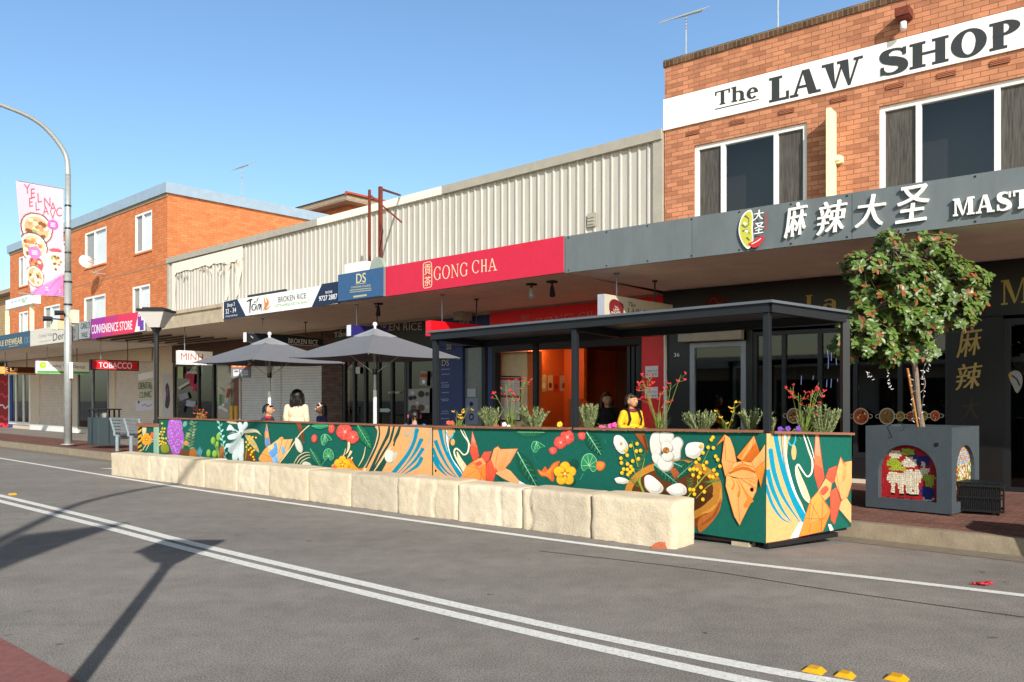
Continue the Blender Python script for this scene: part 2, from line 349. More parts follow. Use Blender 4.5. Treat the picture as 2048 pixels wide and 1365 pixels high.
FLAT = set()      # grounds painted in one even tone
class Paint:
    """flat shapes laid one a hair above the other on a plane, drawn in photograph pixels; one mesh"""
    def __init__(self, plane, mb=None, step=.0005, lift=.002):
        self.p, self.mb, self.step, self.h = plane, mb or MB(), step, lift; self.o = (0, 0, 1); self.tone = 0
    def view(self, x, y, k): self.o = (x, y, k); return self
    def ab(self, q): return self.p.px(self.o[0] + q[0] / self.o[2], self.o[1] + q[1] / self.o[2])
    def up(self): self.h += self.step
    def pab(self, pts, col):
        flat = col in FLAT if isinstance(col, str) else False
        col = [lin(c) for c in col] if isinstance(col, list) else lin(col)
        vs = [self.p.w(a, b, self.h) for a, b in pts]
        if self.tone and not flat and not isinstance(col, list):      # the painter's blend from a light to a deep tone across each shape
            k = [b * .8 - a * .6 for a, b in pts]; lo, hi = min(k), max(k)
            col = [tuple(min(1, v * (1 + self.tone * (2 * (q - lo) / (hi - lo + 1e-6) - 1))) for v in col) for q in k]
        if len(pts) > 3:
            fs = geometry.tessellate_polygon([[Vector((a, b, 0)) for a, b in pts]])
        else: fs = [(0, 1, 2)]
        for f in fs:
            A, B_, C_ = (vs[i] for i in f)
            if (B_ - A).cross(C_ - A).dot(self.p.n) < 0: f = (f[0], f[2], f[1])
            self.mb.face([vs[i] for i in f], 0, [col[i] for i in f] if isinstance(col, list) else col)
        self.up()
    def poly(self, pts, col, smooth=0):
        if smooth: pts = cat(pts, True, smooth)
        self.pab([self.ab(p) for p in pts], col)
    def blob(self, pts, col): self.poly(pts, col, 5)
    def ell(self, x, y, rx, ry, col, rot=0, n=18):
        c, s = math.cos(R(rot)), math.sin(R(rot))
        self.poly([(x + rx * math.cos(a) * c - ry * math.sin(a) * s, y + rx * math.cos(a) * s + ry * math.sin(a) * c) for a in (2 * math.pi * i / n for i in range(n))], col)
    def stroke(self, pts, w, col, n=6):
        ws = w if isinstance(w, (list, tuple)) else [w] * len(pts)
        col = lin(col)
        for q in ribbon(pts, ws, n):
            vs = [self.p.w(*self.ab(p), self.h) for p in q]
            if (vs[1] - vs[0]).cross(vs[2] - vs[0]).dot(self.p.n) < 0: vs = vs[::-1]
            self.mb.face(vs, 0, col)
        self.up()
    def leaf(self, a, b, w, col, vein=None, side=None):
        dx, dy = b[0] - a[0], b[1] - a[1]; l = math.hypot(dx, dy); nx, ny = -dy / l, dx / l
        q = lambda t, k: (a[0] + dx * t + nx * w * k, a[1] + dy * t + ny * w * k)
        self.blob([a, q(.25, .42), q(.5, .5), q(.78, .32), b, q(.78, -.32), q(.5, -.5), q(.25, -.42)], col)
        if vein:
            self.stroke([a, b], [w * .08, w * .03], vein)
            for t in (.2, .35, .5, .65, .8):
                for k in (1, -1): self.stroke([q(t, 0), q(t + .12, .36 * k * (1 - abs(t - .5)))], [w * .05, w * .02], side or vein, 2)
    def quad(self, x0, ya0, yb0, x1, ya1, yb1):
        A, B_ = self.ab((x0, ya0)), self.ab((x0, yb0)); C_, D = self.ab((x1, ya1)), self.ab((x1, yb1))
        return lambda u, v: ((A[0] * v + B_[0] * (1 - v)) * (1 - u) + (C_[0] * v + D[0] * (1 - v)) * u, (A[1] * v + B_[1] * (1 - v)) * (1 - u) + (C_[1] * v + D[1] * (1 - v)) * u)
    def text(self, s, x0, ya0, yb0, x1, ya1, yb1, col, bold=0, depth=0, shear=0, mirror=False):
        vs, fs, _ = glyphs(s, 0 if depth else bold, .01 if depth else 0, shear); q = self.quad(x0, ya0, yb0, x1, ya1, yb1); col = lin(col); out = []
        strikes = [0.0] if bold < .009 else [-.35 * bold, .35 * bold]; asp = glyphs(s, 0, .01 if depth else 0, shear)[2]
        for k_, du in enumerate(strikes):
            out += [self.p.w(*q((1 - u if mirror else u) + du * 2.4 / max(asp, .6), v), self.h + (depth if z > 0 else 0) + .0003 * k_) for u, v, z in vs]
        fs = [tuple(i + k_ * len(vs) for i in f) for k_ in range(len(strikes)) for f in fs]
        for f in fs:
            pts = [out[i] for i in f]
            if not depth and (pts[1] - pts[0]).cross(pts[2] - pts[0]).dot(self.p.n) < 0: pts = pts[::-1]
            self.mb.face(pts, 0, col)
        self.up()
    def serif(self, s, x0, ya0, yb0, x1, ya1, yb1, col, k=.2, h=.08, sl=.1, gap=.08, depth=0, dm=0):
        gl = []; x = 0
        for ch in s:
            ps, w = serif(ch, k, h, sl); gl.append((ps, x)); x += w + gap
        W = x - gap; q = self.quad(x0, ya0, yb0, x1, ya1, yb1); col = lin(col)
        for ps, ox in gl:
            for i, p in enumerate(ps):
                hh = self.h + depth + .0002 * i
                top = [self.p.w(*q((ox + a) / W, b), hh) for a, b in p]
                if (top[1] - top[0]).cross(top[2] - top[0]).dot(self.p.n) < 0: top = top[::-1]
                self.mb.face(top, 0, col)
                if depth:
                    bot = [t_ - self.p.n * (depth + .0002 * i) for t_ in top]
                    for j in range(len(top)):
                        j2 = (j + 1) % len(top); self.mb.face([bot[j], bot[j2], top[j2], top[j]], 0, col)
        self.up()
    def box(self, x0, x1, b0, b1, thick, col, back=None):
        """board behind the paint; x0,x1 pixels, b0,b1 heights"""
        a0, a1 = self.ab((x0, 0))[0], self.ab((x1, 0))[0]
        self.board(a0, a1, b0, b1, thick, col, back)
    def board(self, a0, a1, b0, b1, thick, col, back=None):
        col = lin(col); w = self.p.w
        p = [w(a0, b0, 0), w(a1, b0, 0), w(a1, b1, 0), w(a0, b1, 0), w(a0, b0, -thick), w(a1, b0, -thick), w(a1, b1, -thick), w(a0, b1, -thick)]
        fs = [(0, 1, 2, 3), (5, 4, 7, 6), (1, 5, 6, 2), (4, 0, 3, 7), (3, 2, 6, 7), (4, 5, 1, 0)]
        for i, f in enumerate(fs): self.mb.face([p[j] for j in f], 0, col if (i == 0 or back is None) else lin(back))
# ------------------------------------------------------------------ material list
PAINT = paintmat('painted_board', rough=.65, spec=.15); MURAL = paintmat('mural_paint', rough=.75, var=.1, scale=26, spec=.12); SATIN = paintmat('satin_paint', rough=.5, var=.05, spec=.2); MATTE = paintmat('matte_paint', rough=.8, var=.08, spec=.2, scale=30)
def asphalt():
    m, t, b = newmat('asphalt'); b.inputs['Roughness'].default_value = .88; b.inputs['Specular IOR Level'].default_value = .25
    g = t.nodes.new('ShaderNodeNewGeometry')
    def noise(sc, det, lo, hi, a, c):
        n = t.nodes.new('ShaderNodeTexNoise'); n.inputs['Scale'].default_value = sc; n.inputs['Detail'].default_value = det; n.inputs['Roughness'].default_value = .65
        t.links.new(g.outputs['Position'], n.inputs['Vector'])
        r = t.nodes.new('ShaderNodeMapRange'); r.inputs['From Min'].default_value = lo; r.inputs['From Max'].default_value = hi; r.inputs['To Min'].default_value = a; r.inputs['To Max'].default_value = c
        t.links.new(n.outputs[0], r.inputs[0]); return r.outputs[0], n.outputs[0]
    def mul(a, c):
        x = t.nodes.new('ShaderNodeMath'); x.operation = 'MULTIPLY'; t.links.new(a, x.inputs[0]); t.links.new(c, x.inputs[1]); return x.outputs[0]
    big, _ = noise(.5, 5, .35, .65, .9, 1.08); mid, _ = noise(4, 6, .35, .65, .92, 1.07); fine, fh = noise(85, 3, .32, .68, .45, 1.6)
    spk = t.nodes.new('ShaderNodeTexVoronoi'); spk.inputs['Scale'].default_value = 26; t.links.new(g.outputs['Position'], spk.inputs['Vector'])
    lt = t.nodes.new('ShaderNodeMath'); lt.operation = 'LESS_THAN'; lt.inputs[1].default_value = .1; t.links.new(spk.outputs['Distance'], lt.inputs[0])
    rs = t.nodes.new('ShaderNodeSeparateColor'); t.links.new(spk.outputs['Color'], rs.inputs[0])
    gt = t.nodes.new('ShaderNodeMath'); gt.operation = 'GREATER_THAN'; gt.inputs[1].default_value = .72; t.links.new(rs.outputs[0], gt.inputs[0])
    pit = mul(lt.outputs[0], gt.outputs[0]); pm = t.nodes.new('ShaderNodeMapRange'); pm.inputs['To Min'].default_value = 1; pm.inputs['To Max'].default_value = .45; t.links.new(pit, pm.inputs[0])
    mp = t.nodes.new('ShaderNodeMapping'); mp.inputs['Rotation'].default_value = (0, 0, math.atan2(.6335, .7737)); mp.inputs['Scale'].default_value = (.035, .8, 1); t.links.new(g.outputs['Position'], mp.inputs[0])
    tn = t.nodes.new('ShaderNodeTexNoise'); tn.inputs['Scale'].default_value = 1.6; tn.inputs['Detail'].default_value = 3; t.links.new(mp.outputs[0], tn.inputs['Vector'])
    tr = t.nodes.new('ShaderNodeMapRange'); tr.inputs['From Min'].default_value = .35; tr.inputs['From Max'].default_value = .65; tr.inputs['To Min'].default_value = .92; tr.inputs['To Max'].default_value = 1.06; t.links.new(tn.outputs[0], tr.inputs[0])
    v2 = t.nodes.new('ShaderNodeTexVoronoi'); v2.inputs['Scale'].default_value = 2.3; nz = t.nodes.new('ShaderNodeTexNoise'); nz.inputs['Scale'].default_value = 22; t.links.new(g.outputs['Position'], nz.inputs['Vector'])
    va = t.nodes.new('ShaderNodeMix'); va.data_type = 'VECTOR'; va.inputs[0].default_value = .09; t.links.new(g.outputs['Position'], va.inputs[4]); t.links.new(nz.outputs['Color'], va.inputs[5]); t.links.new(va.outputs[1], v2.inputs['Vector'])
    l2 = t.nodes.new('ShaderNodeMapRange'); l2.inputs['From Min'].default_value = .045; l2.inputs['From Max'].default_value = .075; l2.inputs['To Min'].default_value = .5; l2.inputs['To Max'].default_value = 1; t.links.new(v2.outputs['Distance'], l2.inputs[0])
    f = mul(mul(mul(mul(big, mid), tr.outputs[0]), l2.outputs[0]), mul(fine, pm.outputs[0]))
    # wheel tracks worn along the lane
    mx = t.nodes.new('ShaderNodeMix'); mx.data_type = 'RGBA'; mx.blend_type = 'MULTIPLY'; mx.inputs[0].default_value = 1
    mx.inputs[6].default_value = (.238, .219, .197, 1); t.links.new(f, mx.inputs[7]); t.links.new(mx.outputs[2], b.inputs['Base Color'])
    bp = t.nodes.new('ShaderNodeBump'); bp.inputs['Strength'].default_value = .55; bp.inputs['Distance'].default_value = .006
    t.links.new(fh, bp.inputs['Height']); t.links.new(bp.outputs[0], b.inputs['Normal']); return m
ASPH = asphalt()
LINE = mat('road_paint', '#e6e6e0', .7, var=.16, scale=22, bump=.3, bscale=90)
_b = LINE.node_tree.nodes['Principled BSDF']; _t = LINE.node_tree; _n = _t.nodes.new('ShaderNodeTexNoise'); _n.inputs['Scale'].default_value = 38; _n.inputs['Detail'].default_value = 7; _n.inputs['Roughness'].default_value = .75
_g = _t.nodes.new('ShaderNodeNewGeometry'); _t.links.new(_g.outputs['Position'], _n.inputs['Vector']); _r = _t.nodes.new('ShaderNodeMapRange'); _r.inputs['From Min'].default_value = .56; _r.inputs['From Max'].default_value = .66; _t.links.new(_n.outputs[0], _r.inputs[0])
_m = _t.nodes.new('ShaderNodeMix'); _m.data_type = 'RGBA'; _t.links.new(_r.outputs[0], _m.inputs[0]); _t.links.new(_b.inputs['Base Color'].links[0].from_socket, _m.inputs[6]); _m.inputs[7].default_value = (.25, .23, .21, 1); _t.links.new(_m.outputs[2], _b.inputs['Base Color'])
REDLANE = mat('red_lane_paint', '#8a5a55', .85, var=.25, scale=14, bump=.4, bscale=90)
KERB = mat('kerb_concrete', '#8d806b', .9, var=.22, scale=5, bump=.3, bscale=40)
GUT = mat('gutter_concrete', '#7d7364', .9, var=.2, scale=7, bump=.3, bscale=60)
PAVER = brick('red_pavers', '#85594c', '#6b4a41', '#8d8278', .23, .115, .008, var=.3)
BR_O = brick('orange_brick', '#d28253', '#c07047', '#8f6246', .3, .1, .012, var=.16)
BR_L = brick('tan_brick', '#c28462', '#8d5842', '#7a5a48', .24, .086, .011, var=.24, bias=-.35)
BR_C = brick('coping_brick', '#6f5240', '#4f3d30', '#8a7a5a', .088, .3, .012, var=.5)
BR_D = brick('dark_brick', '#5d4a42', '#4a3a34', '#3a302c', .24, .086, .01, var=.2)
CLAD = mat('cream_cladding', '#b6b2aa', .6, var=.16, scale=1.6, stretch=(4, 4, .35), spec=.25)
CAPW = mat('white_capping', '#f0e9d8', .5, var=.05); CAPG = mat('grey_capping', '#a59f92', .5, var=.12, scale=4); CAPB = mat('blue_grey_capping', '#8fa3b5', .45, var=.1, scale=3)
CONC = mat('stained_concrete', '#b3a48d', .9, var=.3, scale=3, bump=.25, bscale=30)
SOFW = mat('painted_soffit', '#f4ead8', .85, var=.12, scale=2)
def slat(name, c, per, rough=.7, depth=.5, var=.12):
    m = mat(name, c, rough, var=var, scale=3); t = m.node_tree; b = t.nodes['Principled BSDF']
    uv = t.nodes.new('ShaderNodeUVMap'); sx = t.nodes.new('ShaderNodeSeparateXYZ'); t.links.new(uv.outputs[0], sx.inputs[0])
    d = t.nodes.new('ShaderNodeMath'); d.operation = 'DIVIDE'; d.inputs[1].default_value = per; t.links.new(sx.outputs[1], d.inputs[0])
    f = t.nodes.new('ShaderNodeMath'); f.operation = 'FRACT'; t.links.new(d.outputs[0], f.inputs[0])
    r = t.nodes.new('ShaderNodeValToRGB'); e = r.color_ramp.elements; e[0].color = (0, 0, 0, 1); e[1].position = .22; e[1].color = (1, 1, 1, 1)
    t.links.new(f.outputs[0], r.inputs[0])
    bp = t.nodes.new('ShaderNodeBump'); bp.inputs['Strength'].default_value = depth; bp.inputs['Distance'].default_value = .02
    t.links.new(r.outputs[0], bp.inputs['Height']); t.links.new(bp.outputs[0], b.inputs['Normal'])
    src = b.inputs['Base Color'].links[0].from_socket
    mx = t.nodes.new('ShaderNodeMix'); mx.data_type = 'RGBA'; mx.blend_type = 'MULTIPLY'; mx.inputs[0].default_value = .55
    t.links.new(src, mx.inputs[6]); t.links.new(r.outputs[0], mx.inputs[7]); t.links.new(mx.outputs[2], b.inputs['Base Color']); return m
SOFT = slat('timber_soffit', '#f4dec2', .12, depth=.3); SHUT = slat('grey_shutter', '#c0c0be', .085); G_TINT = slat('dark_blind_pane', '#353044', .032, rough=.3, depth=.15); SHUTB = slat('beige_shutter', '#cdbdae', .075, depth=.3)
TIMB = slat('weatherboard', '#a58a62', .15); SOFD = mat('dark_soffit', '#5a4e44', .9)
STEEL = mat('dark_grey_steel', '#202327', .5, var=.1, spec=.3); BLACK = mat('black_paint', '#1d1d20', .4, var=.1); BLK2 = mat('black_wall_panel', '#1b1918', .35, var=.15, scale=2)
NAVY = mat('navy_paint', '#26366a', .5); REDP = mat('red_panel', '#ea2028', .35, var=.05); REDS = mat('red_sign_panel', '#d9344c', .4, var=.04)
GALV = mat('galvanised_steel', '#a9adab', .5, .4, var=.16, scale=9); ALU = mat('aluminium_frame', '#8d9098', .4, .3); WHITE = mat('white_frame', '#e4e4e0', .45, var=.04)
CREAM = mat('cream_paint', '#ece0b8', .6, var=.05); BEIGE = mat('beige_render', '#cdbca6', .8, var=.1); RUST = mat('rusty_steel', '#6e3326', .85, var=.4, scale=20)
FASC = mat('slate_fascia', '#687073', .65, var=.14, scale=2.6, spec=.2, stretch=(1.5, 1.5, .5))
TILE = mat('red_roof_tile', '#a34a34', .8, var=.2, scale=5); EAVE = mat('stained_eave', '#9a8a74', .85, var=.25, scale=6)
G_DK = glass('dark_shop_glass', '#a9b0ac', .75); G_MD = glass('window_glass', '#f6f8f8', .97); G_TINT = None
G_STR = mat('streaked_pane', '#4d4944', .45, var=.75, scale=9, stretch=(5, 5, .3), spec=.35)
CURT = mat('pale_curtain', '#c9cbd0', .9, var=.22, scale=9, stretch=(5, 5, .2)); CURD = mat('taupe_blind', '#8d857b', .9, var=.12)
WOOD = mat('red_brown_timber', '#8a5a45', .6, var=.25, scale=12, stretch=(1, 1, 6)); SOIL = mat('dark_soil', '#3a2a20', .95, var=.4, scale=30)
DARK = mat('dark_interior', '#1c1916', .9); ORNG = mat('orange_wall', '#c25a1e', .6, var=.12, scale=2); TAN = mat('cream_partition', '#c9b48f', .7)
SAND = None

# ------------------------------------------------------------------ the road and footpath
def sheet(name, pts, z, m):
    b = MB(); b.face([(p[0], p[1], z) for p in pts]); return struct(b, name, m)
b = MB(); b.face([(-500, -300, 0), (500, -300, 0), (500, 700, 0), (-500, 700, 0)]); struct(b, 'road', ASPH)
kl = [Vector((-17.1, 26.75)) - M.r * 120, Vector((-17.1, 26.75)), Vector((-10.45, 20.8)), Vector((3.78, 9.34)), Vector((5.17, 8.08))]
kl.append(kl[-1] + L.r * 60)
KZ = .18
dense = []
for p, q in zip(kl, kl[1:]):
    for i in range(12): dense.append(p.lerp(q, i / 12))
dense.append(kl[-1])
def slope(p): return -.055 * max(0, min(1, (-6 - Q.inv(*p)[0]) / 14))
def fz(x, y):
    s, t = Q.inv(x, y); return KZ + max(0, t - 9.55) * slope((x, y))
b = MB(); g = MB(); k = MB()
for p, q in zip(dense, dense[1:]):
    A = lambda v, d, z: (v.x + Q.w.x * d, v.y + Q.w.y * d, z)
    k.face([A(p, 0, 0), A(q, 0, 0), A(q, .03, KZ), A(p, .03, KZ)]); k.face([A(p, .03, KZ), A(q, .03, KZ), A(q, .16, KZ), A(p, .16, KZ)])
    g.face([A(p, -.32, .004), A(q, -.32, .004), A(q, 0, .008), A(p, 0, .008)])
    for d0, d1 in ((.16, 1.5), (1.5, 3.2), (3.2, 9)):
        b.face([A(p, d0, KZ + d0 * slope(p)), A(q, d0, KZ + d0 * slope(q)), A(q, d1, KZ + d1 * slope(q)), A(p, d1, KZ + d1 * slope(p))])
struct(k, 'kerb', KERB); struct(g, 'gutter', GUT); struct(b, 'footpath', PAVER)
def roadline(name, pxs, w, z=.004, ext=True):
    c = [gp(*p).to_2d() for p in pxs]
    c = [Vector(v) for v in cat([tuple(v) for v in c], n=5)]
    if ext: c = [c[0] + (c[0] - c[1]).normalized() * 60] + c + [c[-1] + (c[-1] - c[-2]).normalized() * 30]
    m = MB()
    def nn(i):
        d = (c[min(i + 1, len(c) - 1)] - c[max(i - 1, 0)]).normalized(); return Vector((-d.y, d.x)) * w / 2
    for i in range(len(c) - 1):
        a0, a1 = nn(i), nn(i + 1)
        m.face([(*(c[i] - a0), z), (*(c[i + 1] - a1), z), (*(c[i + 1] + a1), z), (*(c[i] + a0), z)])
    return struct(m, name, LINE)
roadline('edge_line', [(0, 917), (222.7, 953.5), (400, 981), (700, 1024), (1000, 1066), (1250, 1099), (1500, 1129), (1774, 1160), (2048, 1192)], .11)
roadline('centre_line', [(0, 992), (200, 1040), (400, 1091.5), (700, 1162), (1000, 1231), (1250, 1285), (1500, 1335), (1674, 1366)], .12)
roadline('centre_line', [(0, 1003), (200, 1053), (400, 1105.5), (700, 1180), (1000, 1252), (1250, 1309), (1500, 1364), (1650, 1393)], .12)
m_ = MB(); m_.face([(*gp(197, 937.7).to_2d(), .004), (*gp(222, 938.6).to_2d(), .004), (*gp(300, 941).to_2d(), .004), (*gp(300, 938.5).to_2d(), .004), (*gp(222, 936.8).to_2d(), .004)]); struct(m_, 'bay_line', LINE)
m_ = MB(); rp = [gp(*p).to_2d() for p in cat([(-260, 1235), (-60, 1255), (0, 1277), (60, 1310), (110, 1338), (160, 1366), (250, 1450)], n=3)]
cxy = gp(-400, 1500).to_2d()
for i in range(len(rp) - 1): m_.face([(*cxy, .0045), (*rp[i + 1], .0045), (*rp[i], .0045)])
struct(m_, 'red_lane_patch', REDLANE)
m_ = roadline('tar_seam', [(1080, 1103), (1250, 1122), (1420, 1143), (1640, 1178), (1850, 1208), (2060, 1237)], .018, .003, False); m_.data.materials[0] = mat('tar_seam', '#2e2b28', .7, var=.4, scale=9)
# raised yellow pavement markers and litter
for i, (px, py, lb, sz) in enumerate([(1628, 1343, 'yellow raised road marker at the end of the double white line', .15), (1690, 1353, 'scuffed yellow road marker between two brighter ones', .13), (1793, 1359, 'yellow road marker nearest the lower right corner', .15), (25, 990, 'small orange road marker beside the double line at far left', .16)]):
    o = gp(px, py); m_ = MB(); h = .026; sz *= .82; x, y = sz / 2, sz * .42; q = Matrix.Rotation(math.atan2(Q.r.y, Q.r.x), 3, 'Z')
    m_.hexa([o + q @ Vector(v) for v in [(-x, -y, 0), (x, -y, 0), (x, y, 0), (-x, y, 0), (-x * .5, -y * .75, h), (x * .5, -y * .75, h), (x * .5, y * .75, h), (-x * .5, y * .75, h)]], 0)
    tag(m_.build('road_marker', mat('yellow_marker', '#e2a51c', .35, var=.15, scale=40), bevel=.004), lb, 'road marker', 'raised markers along the centre line')
m_ = MB(); o = gp(1968, 1171)
for i in range(5):
    a = ru(0, 6); c = o + Vector((ru(-.05, .05), ru(-.03, .03), .012 + i * .004)); m_.ball(c, .035, .022, .012, 8, 5, mtx=Matrix.Rotation(a, 3, 'Z'))
m_.tube([o + Vector((-.06, 0, .01)), o + Vector((-.1, .01, .02))], [.012, .008], 6)
tag(m_.build('litter', mat('red_scrap', '#b5202e', .5, var=.3, scale=40), smooth=True), 'crumpled red scrap lying on the road past the edge line', 'litter')

# ------------------------------------------------------------------ building helpers
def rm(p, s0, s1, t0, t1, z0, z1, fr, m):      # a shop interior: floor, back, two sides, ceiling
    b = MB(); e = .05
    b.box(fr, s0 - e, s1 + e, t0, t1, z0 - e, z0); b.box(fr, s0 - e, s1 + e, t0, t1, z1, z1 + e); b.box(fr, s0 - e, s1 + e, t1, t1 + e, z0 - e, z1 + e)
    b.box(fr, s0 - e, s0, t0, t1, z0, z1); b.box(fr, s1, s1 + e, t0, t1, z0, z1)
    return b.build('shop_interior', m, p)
def window(p, fr, t, s0, s1, z0, z1, mull=(), gm=None, fm=None, fw=.06, name='window', back=None, pn=None):
    b = MB(); a = .03
    b.box(fr, s0, s1, t - a, t + .05, z0, z0 + fw); b.box(fr, s0, s1, t - a, t + .05, z1 - fw, z1)
    xs = [s0] + [s0 + (s1 - s0) * k for k in mull] + [s1]
    for i, x in enumerate(xs):
        xa = x if i == 0 else (x - fw if i == len(xs) - 1 else x - fw / 2); b.box(fr, xa, xa + fw, t - a, t + .03, z0 + fw, z1 - fw)
    f = b.build(name, fm or WHITE, p)
    for i in range(len(xs) - 1):
        g = MB(); m = (pn[i] if pn else gm) or G_MD
        qa, qb = xs[i] + fw / 2, xs[i + 1] - fw / 2; g.face([fr.P(qa, t + .012, z0 + fw / 2), fr.P(qb, t + .012, z0 + fw / 2), fr.P(qb, t + .012, z1 - fw / 2), fr.P(qa, t + .012, z1 - fw / 2)]); g.build('pane', m, f)
        if back and back[i]:
            g = MB(); n = 24
            for q in range(n):
                w = (xs[i + 1] - xs[i]) / n; dt = .04 + .03 * (q % 2)
                g.face([fr.P(xs[i] + w * q, t + dt, z0), fr.P(xs[i] + w * (q + 1), t + .11 - dt, z0), fr.P(xs[i] + w * (q + 1), t + .11 - dt, z1), fr.P(xs[i] + w * q, t + dt, z1)])
            g.build('curtain', back[i], f)
    return f
def base_of(fr, s, t): return tuple(fr.P(s, t, 0))

# ------------------------------------------------------------------ orange brick block at the left
ob = thing('brick_building', 'orange brick two storey block with blue grey parapet capping at left', 'building', base_of(M, -33.6, 11.7))
holes = []; ZU = (6.58, 7.92); ZL = (3.9, 5.46)
WU = [(270, 304), (170, 213), (112, 140), (38, 56)]; WL = [(265, 300), (168, 211), (88, 120), (38, 56)]
for x0, x1 in WU: holes.append((M.s(x0, TF), M.s(x1, TF), *ZU))
for x0, x1 in WL: holes.append((M.s(x0, TF), M.s(x1, TF), *ZL))
b = MB(); b.wall(M, -41.67, -25.68, TF, TF + .3, 3.3, 8.3, holes)
b.box(M, -41.67, -41.4, TF + .3, 17.75, 0, 8.3); b.box(M, -25.95, -25.68, TF + .3, 17.75, 0, 8.3); b.box(M, -41.4, -25.95, 17.45, 17.75, 0, 8.3); b.box(M, -41.4, -25.95, TF + .31, 17.44, 6.0, 6.06)
b.build('wall', BR_O, ob)
b = MB(); b.box(M, -41.78, -25.58, TF - .1, TF + .4, 8.26, 8.6); b.box(M, -25.97, -25.58, TF + .4, 17.85, 8.26, 8.6); b.box(M, -41.78, -41.4, TF + .4, 17.85, 8.26, 8.6); b.box(M, -41.4, -25.97, TF + .4, 17.85, 8.2, 8.32)
b.build('parapet_capping', CAPB, ob)
b = MB(); b.box(M, -41.7, -25.66, TF - .03, TF, 8.16, 8.27); b.box(M, -41.67, -25.68, TF - .012, TF - .002, 5.98, 6.0); b.build('trim', EAVE, ob)
for x0, x1 in WU:
    f = window(ob, M, TF + .035, M.s(x0, TF), M.s(x1, TF), *ZU, mull=(.45,), fw=.07, back=(CURD, CURT)); s_ = MB(); s_.box(M, M.s(x0, TF) - .04, M.s(x1, TF) + .04, TF - .04, TF + .09, ZU[0] - .06, ZU[0]); s_.build('sill', BR_O, f)
for x0, x1 in WL: window(ob, M, TF + .035, M.s(x0, TF), M.s(x1, TF), *ZL, mull=(.42,), fw=.07, back=(CURD, CURT))
b = MB(); b.box(M, -41.67, -25.2, TA + .02, TF, 3.32, 3.42); b.build('soffit', SOFW, ob)
b = MB(); b.box(M, -41.67, -25.2, TA + .02, TF, 3.43, 3.74); b.build('awning', CAPG, ob)
# ground floor of the block, left to right
Zg = .2; S = lambda x: M.s(x, TF)
def fb(name, x0, x1, z0, z1, m, p, t0=TF, t1=None, fr=M, tf=TF):
    b = MB(); b.box(fr, fr.s(x0, tf), fr.s(x1, tf), t0, t0 + .2 if t1 is None else t1, z0, z1); return b.build(name, m, p)
fb('wall', 61, 78, Zg - .2, 3.3, BEIGE, ob); fb('wall', 127, 156, Zg - .2, 3.3, BEIGE, ob); fb('wall', 218, 229, Zg - .2, 3.3, BEIGE, ob)
fb('roller_shutter', 78, 127, Zg - .1, 3.3, SHUTB, ob, TF + .05); fb('roller_shutter', 229, 305, Zg - .1, 3.3, SHUTB, ob, TF + .05)
fb('plinth', 62, 155.5, Zg - .2, .52, WHITE, ob, TF - .05, TF - .002); fb('fascia', 16, 305, 2.86, 3.3, BEIGE, ob, TF - .03, TF - .002)
rm(ob, S(-40), S(61), TF + .05, TF + 2.5, .15, 3.0, M, DARK); rm(ob, S(156), S(218), TF + .05, TF + 3, .15, 3.0, M, DARK)
window(ob, M, TF, S(18), S(61), .45, 2.8, (.35, .7), G_DK, WHITE, .12); window(ob, M, TF, S(156), S(218), .45, 2.85, (.5,), G_DK, ALU, .07)
fb('wall', 18, 218, Zg - .2, .45, BEIGE, ob, TF + .02, TF + .2)
b = MB()
for q in range(5):
    b.box(M, S(175), S(216), TF + .9, TF + 1.15, .7 + q * .42, .73 + q * .42)
    for j in range(9): b.box(M, S(177 + j * 4.3), S(177 + j * 4.3) + ru(.1, .3), TF + .92, TF + 1.1, .73 + q * .42, .73 + q * .42 + ru(.1, .3), 0)
b.build('shelf', mat('shop_shelf_goods', '#7d8577', .7, var=.6, scale=14), ob)
b = MB()
for q in range(5): b.box(M, S(40), S(58), TF + .5, TF + .8, .7 + q * .4, .74 + q * .4)
b.build('shelf', WHITE, ob)
pp = Paint(fplane(M, TF - .01)); pp.box(-30, 17, .2, 2.7, .05, '#9a1820')
for y in (745, 765, 790, 812, 835, 850): pp.stroke([(-10, y + 6), (4, y - 2), (10, y + 5), (17, y)], ru(2, 5), random.choice(['#e8d0d0', '#2a1014', '#d9414a']))
pp.box(17.4, 24, .3, 2.7, .04, '#2d4f9a'); tag(pp.mb.build('shop_poster', PAINT), 'red and blue shop poster panel at far left street edge', 'poster')
pp = Paint(fplane(M, TF + .04)); pp.view(0, 580, 3.79)
pp.poly([(1045, 640), (1160, 615), (1165, 665), (1050, 690)], '#e9e6e2')
pp.text('DENTAL', 1050, 705, 755, 1155, 695, 750, '#4a6a48', bold=.02); pp.text('CLINIC', 1058, 775, 820, 1148, 765, 815, '#5a8a58', bold=.02)
pp.poly([(1030, 845), (1185, 840), (1185, 905), (1030, 920)], '#cfc6cf'); pp.ell(1052, 852, 8, 12, '#4a6a48')
pp.stroke([(1075, 880), (1100, 870), (1120, 884), (1155, 868)], 6, '#7a7078')
tag(pp.mb.build('shutter_lettering', PAINT), 'green dental clinic lettering painted on the beige roller shutter', 'lettering')

# far weatherboard building at the picture's left edge
wb = thing('weatherboard_building', 'small tan weatherboard building beyond the orange block at left edge', 'building', base_of(M, -48, 12))
b = MB(); b.box(M, -60, -41.8, 12.2, 18, 0, 6.55); b.build('wall', TIMB, wb); b = MB(); b.box(M, -60.2, -41.8, 11.8, 18.3, 6.55, 6.72); b.build('roof', EAVE, wb)
b = MB(); b.box(M, -60, -42, TA, 12.2, 3.3, 3.75); b.build('awning', CAPG, wb)
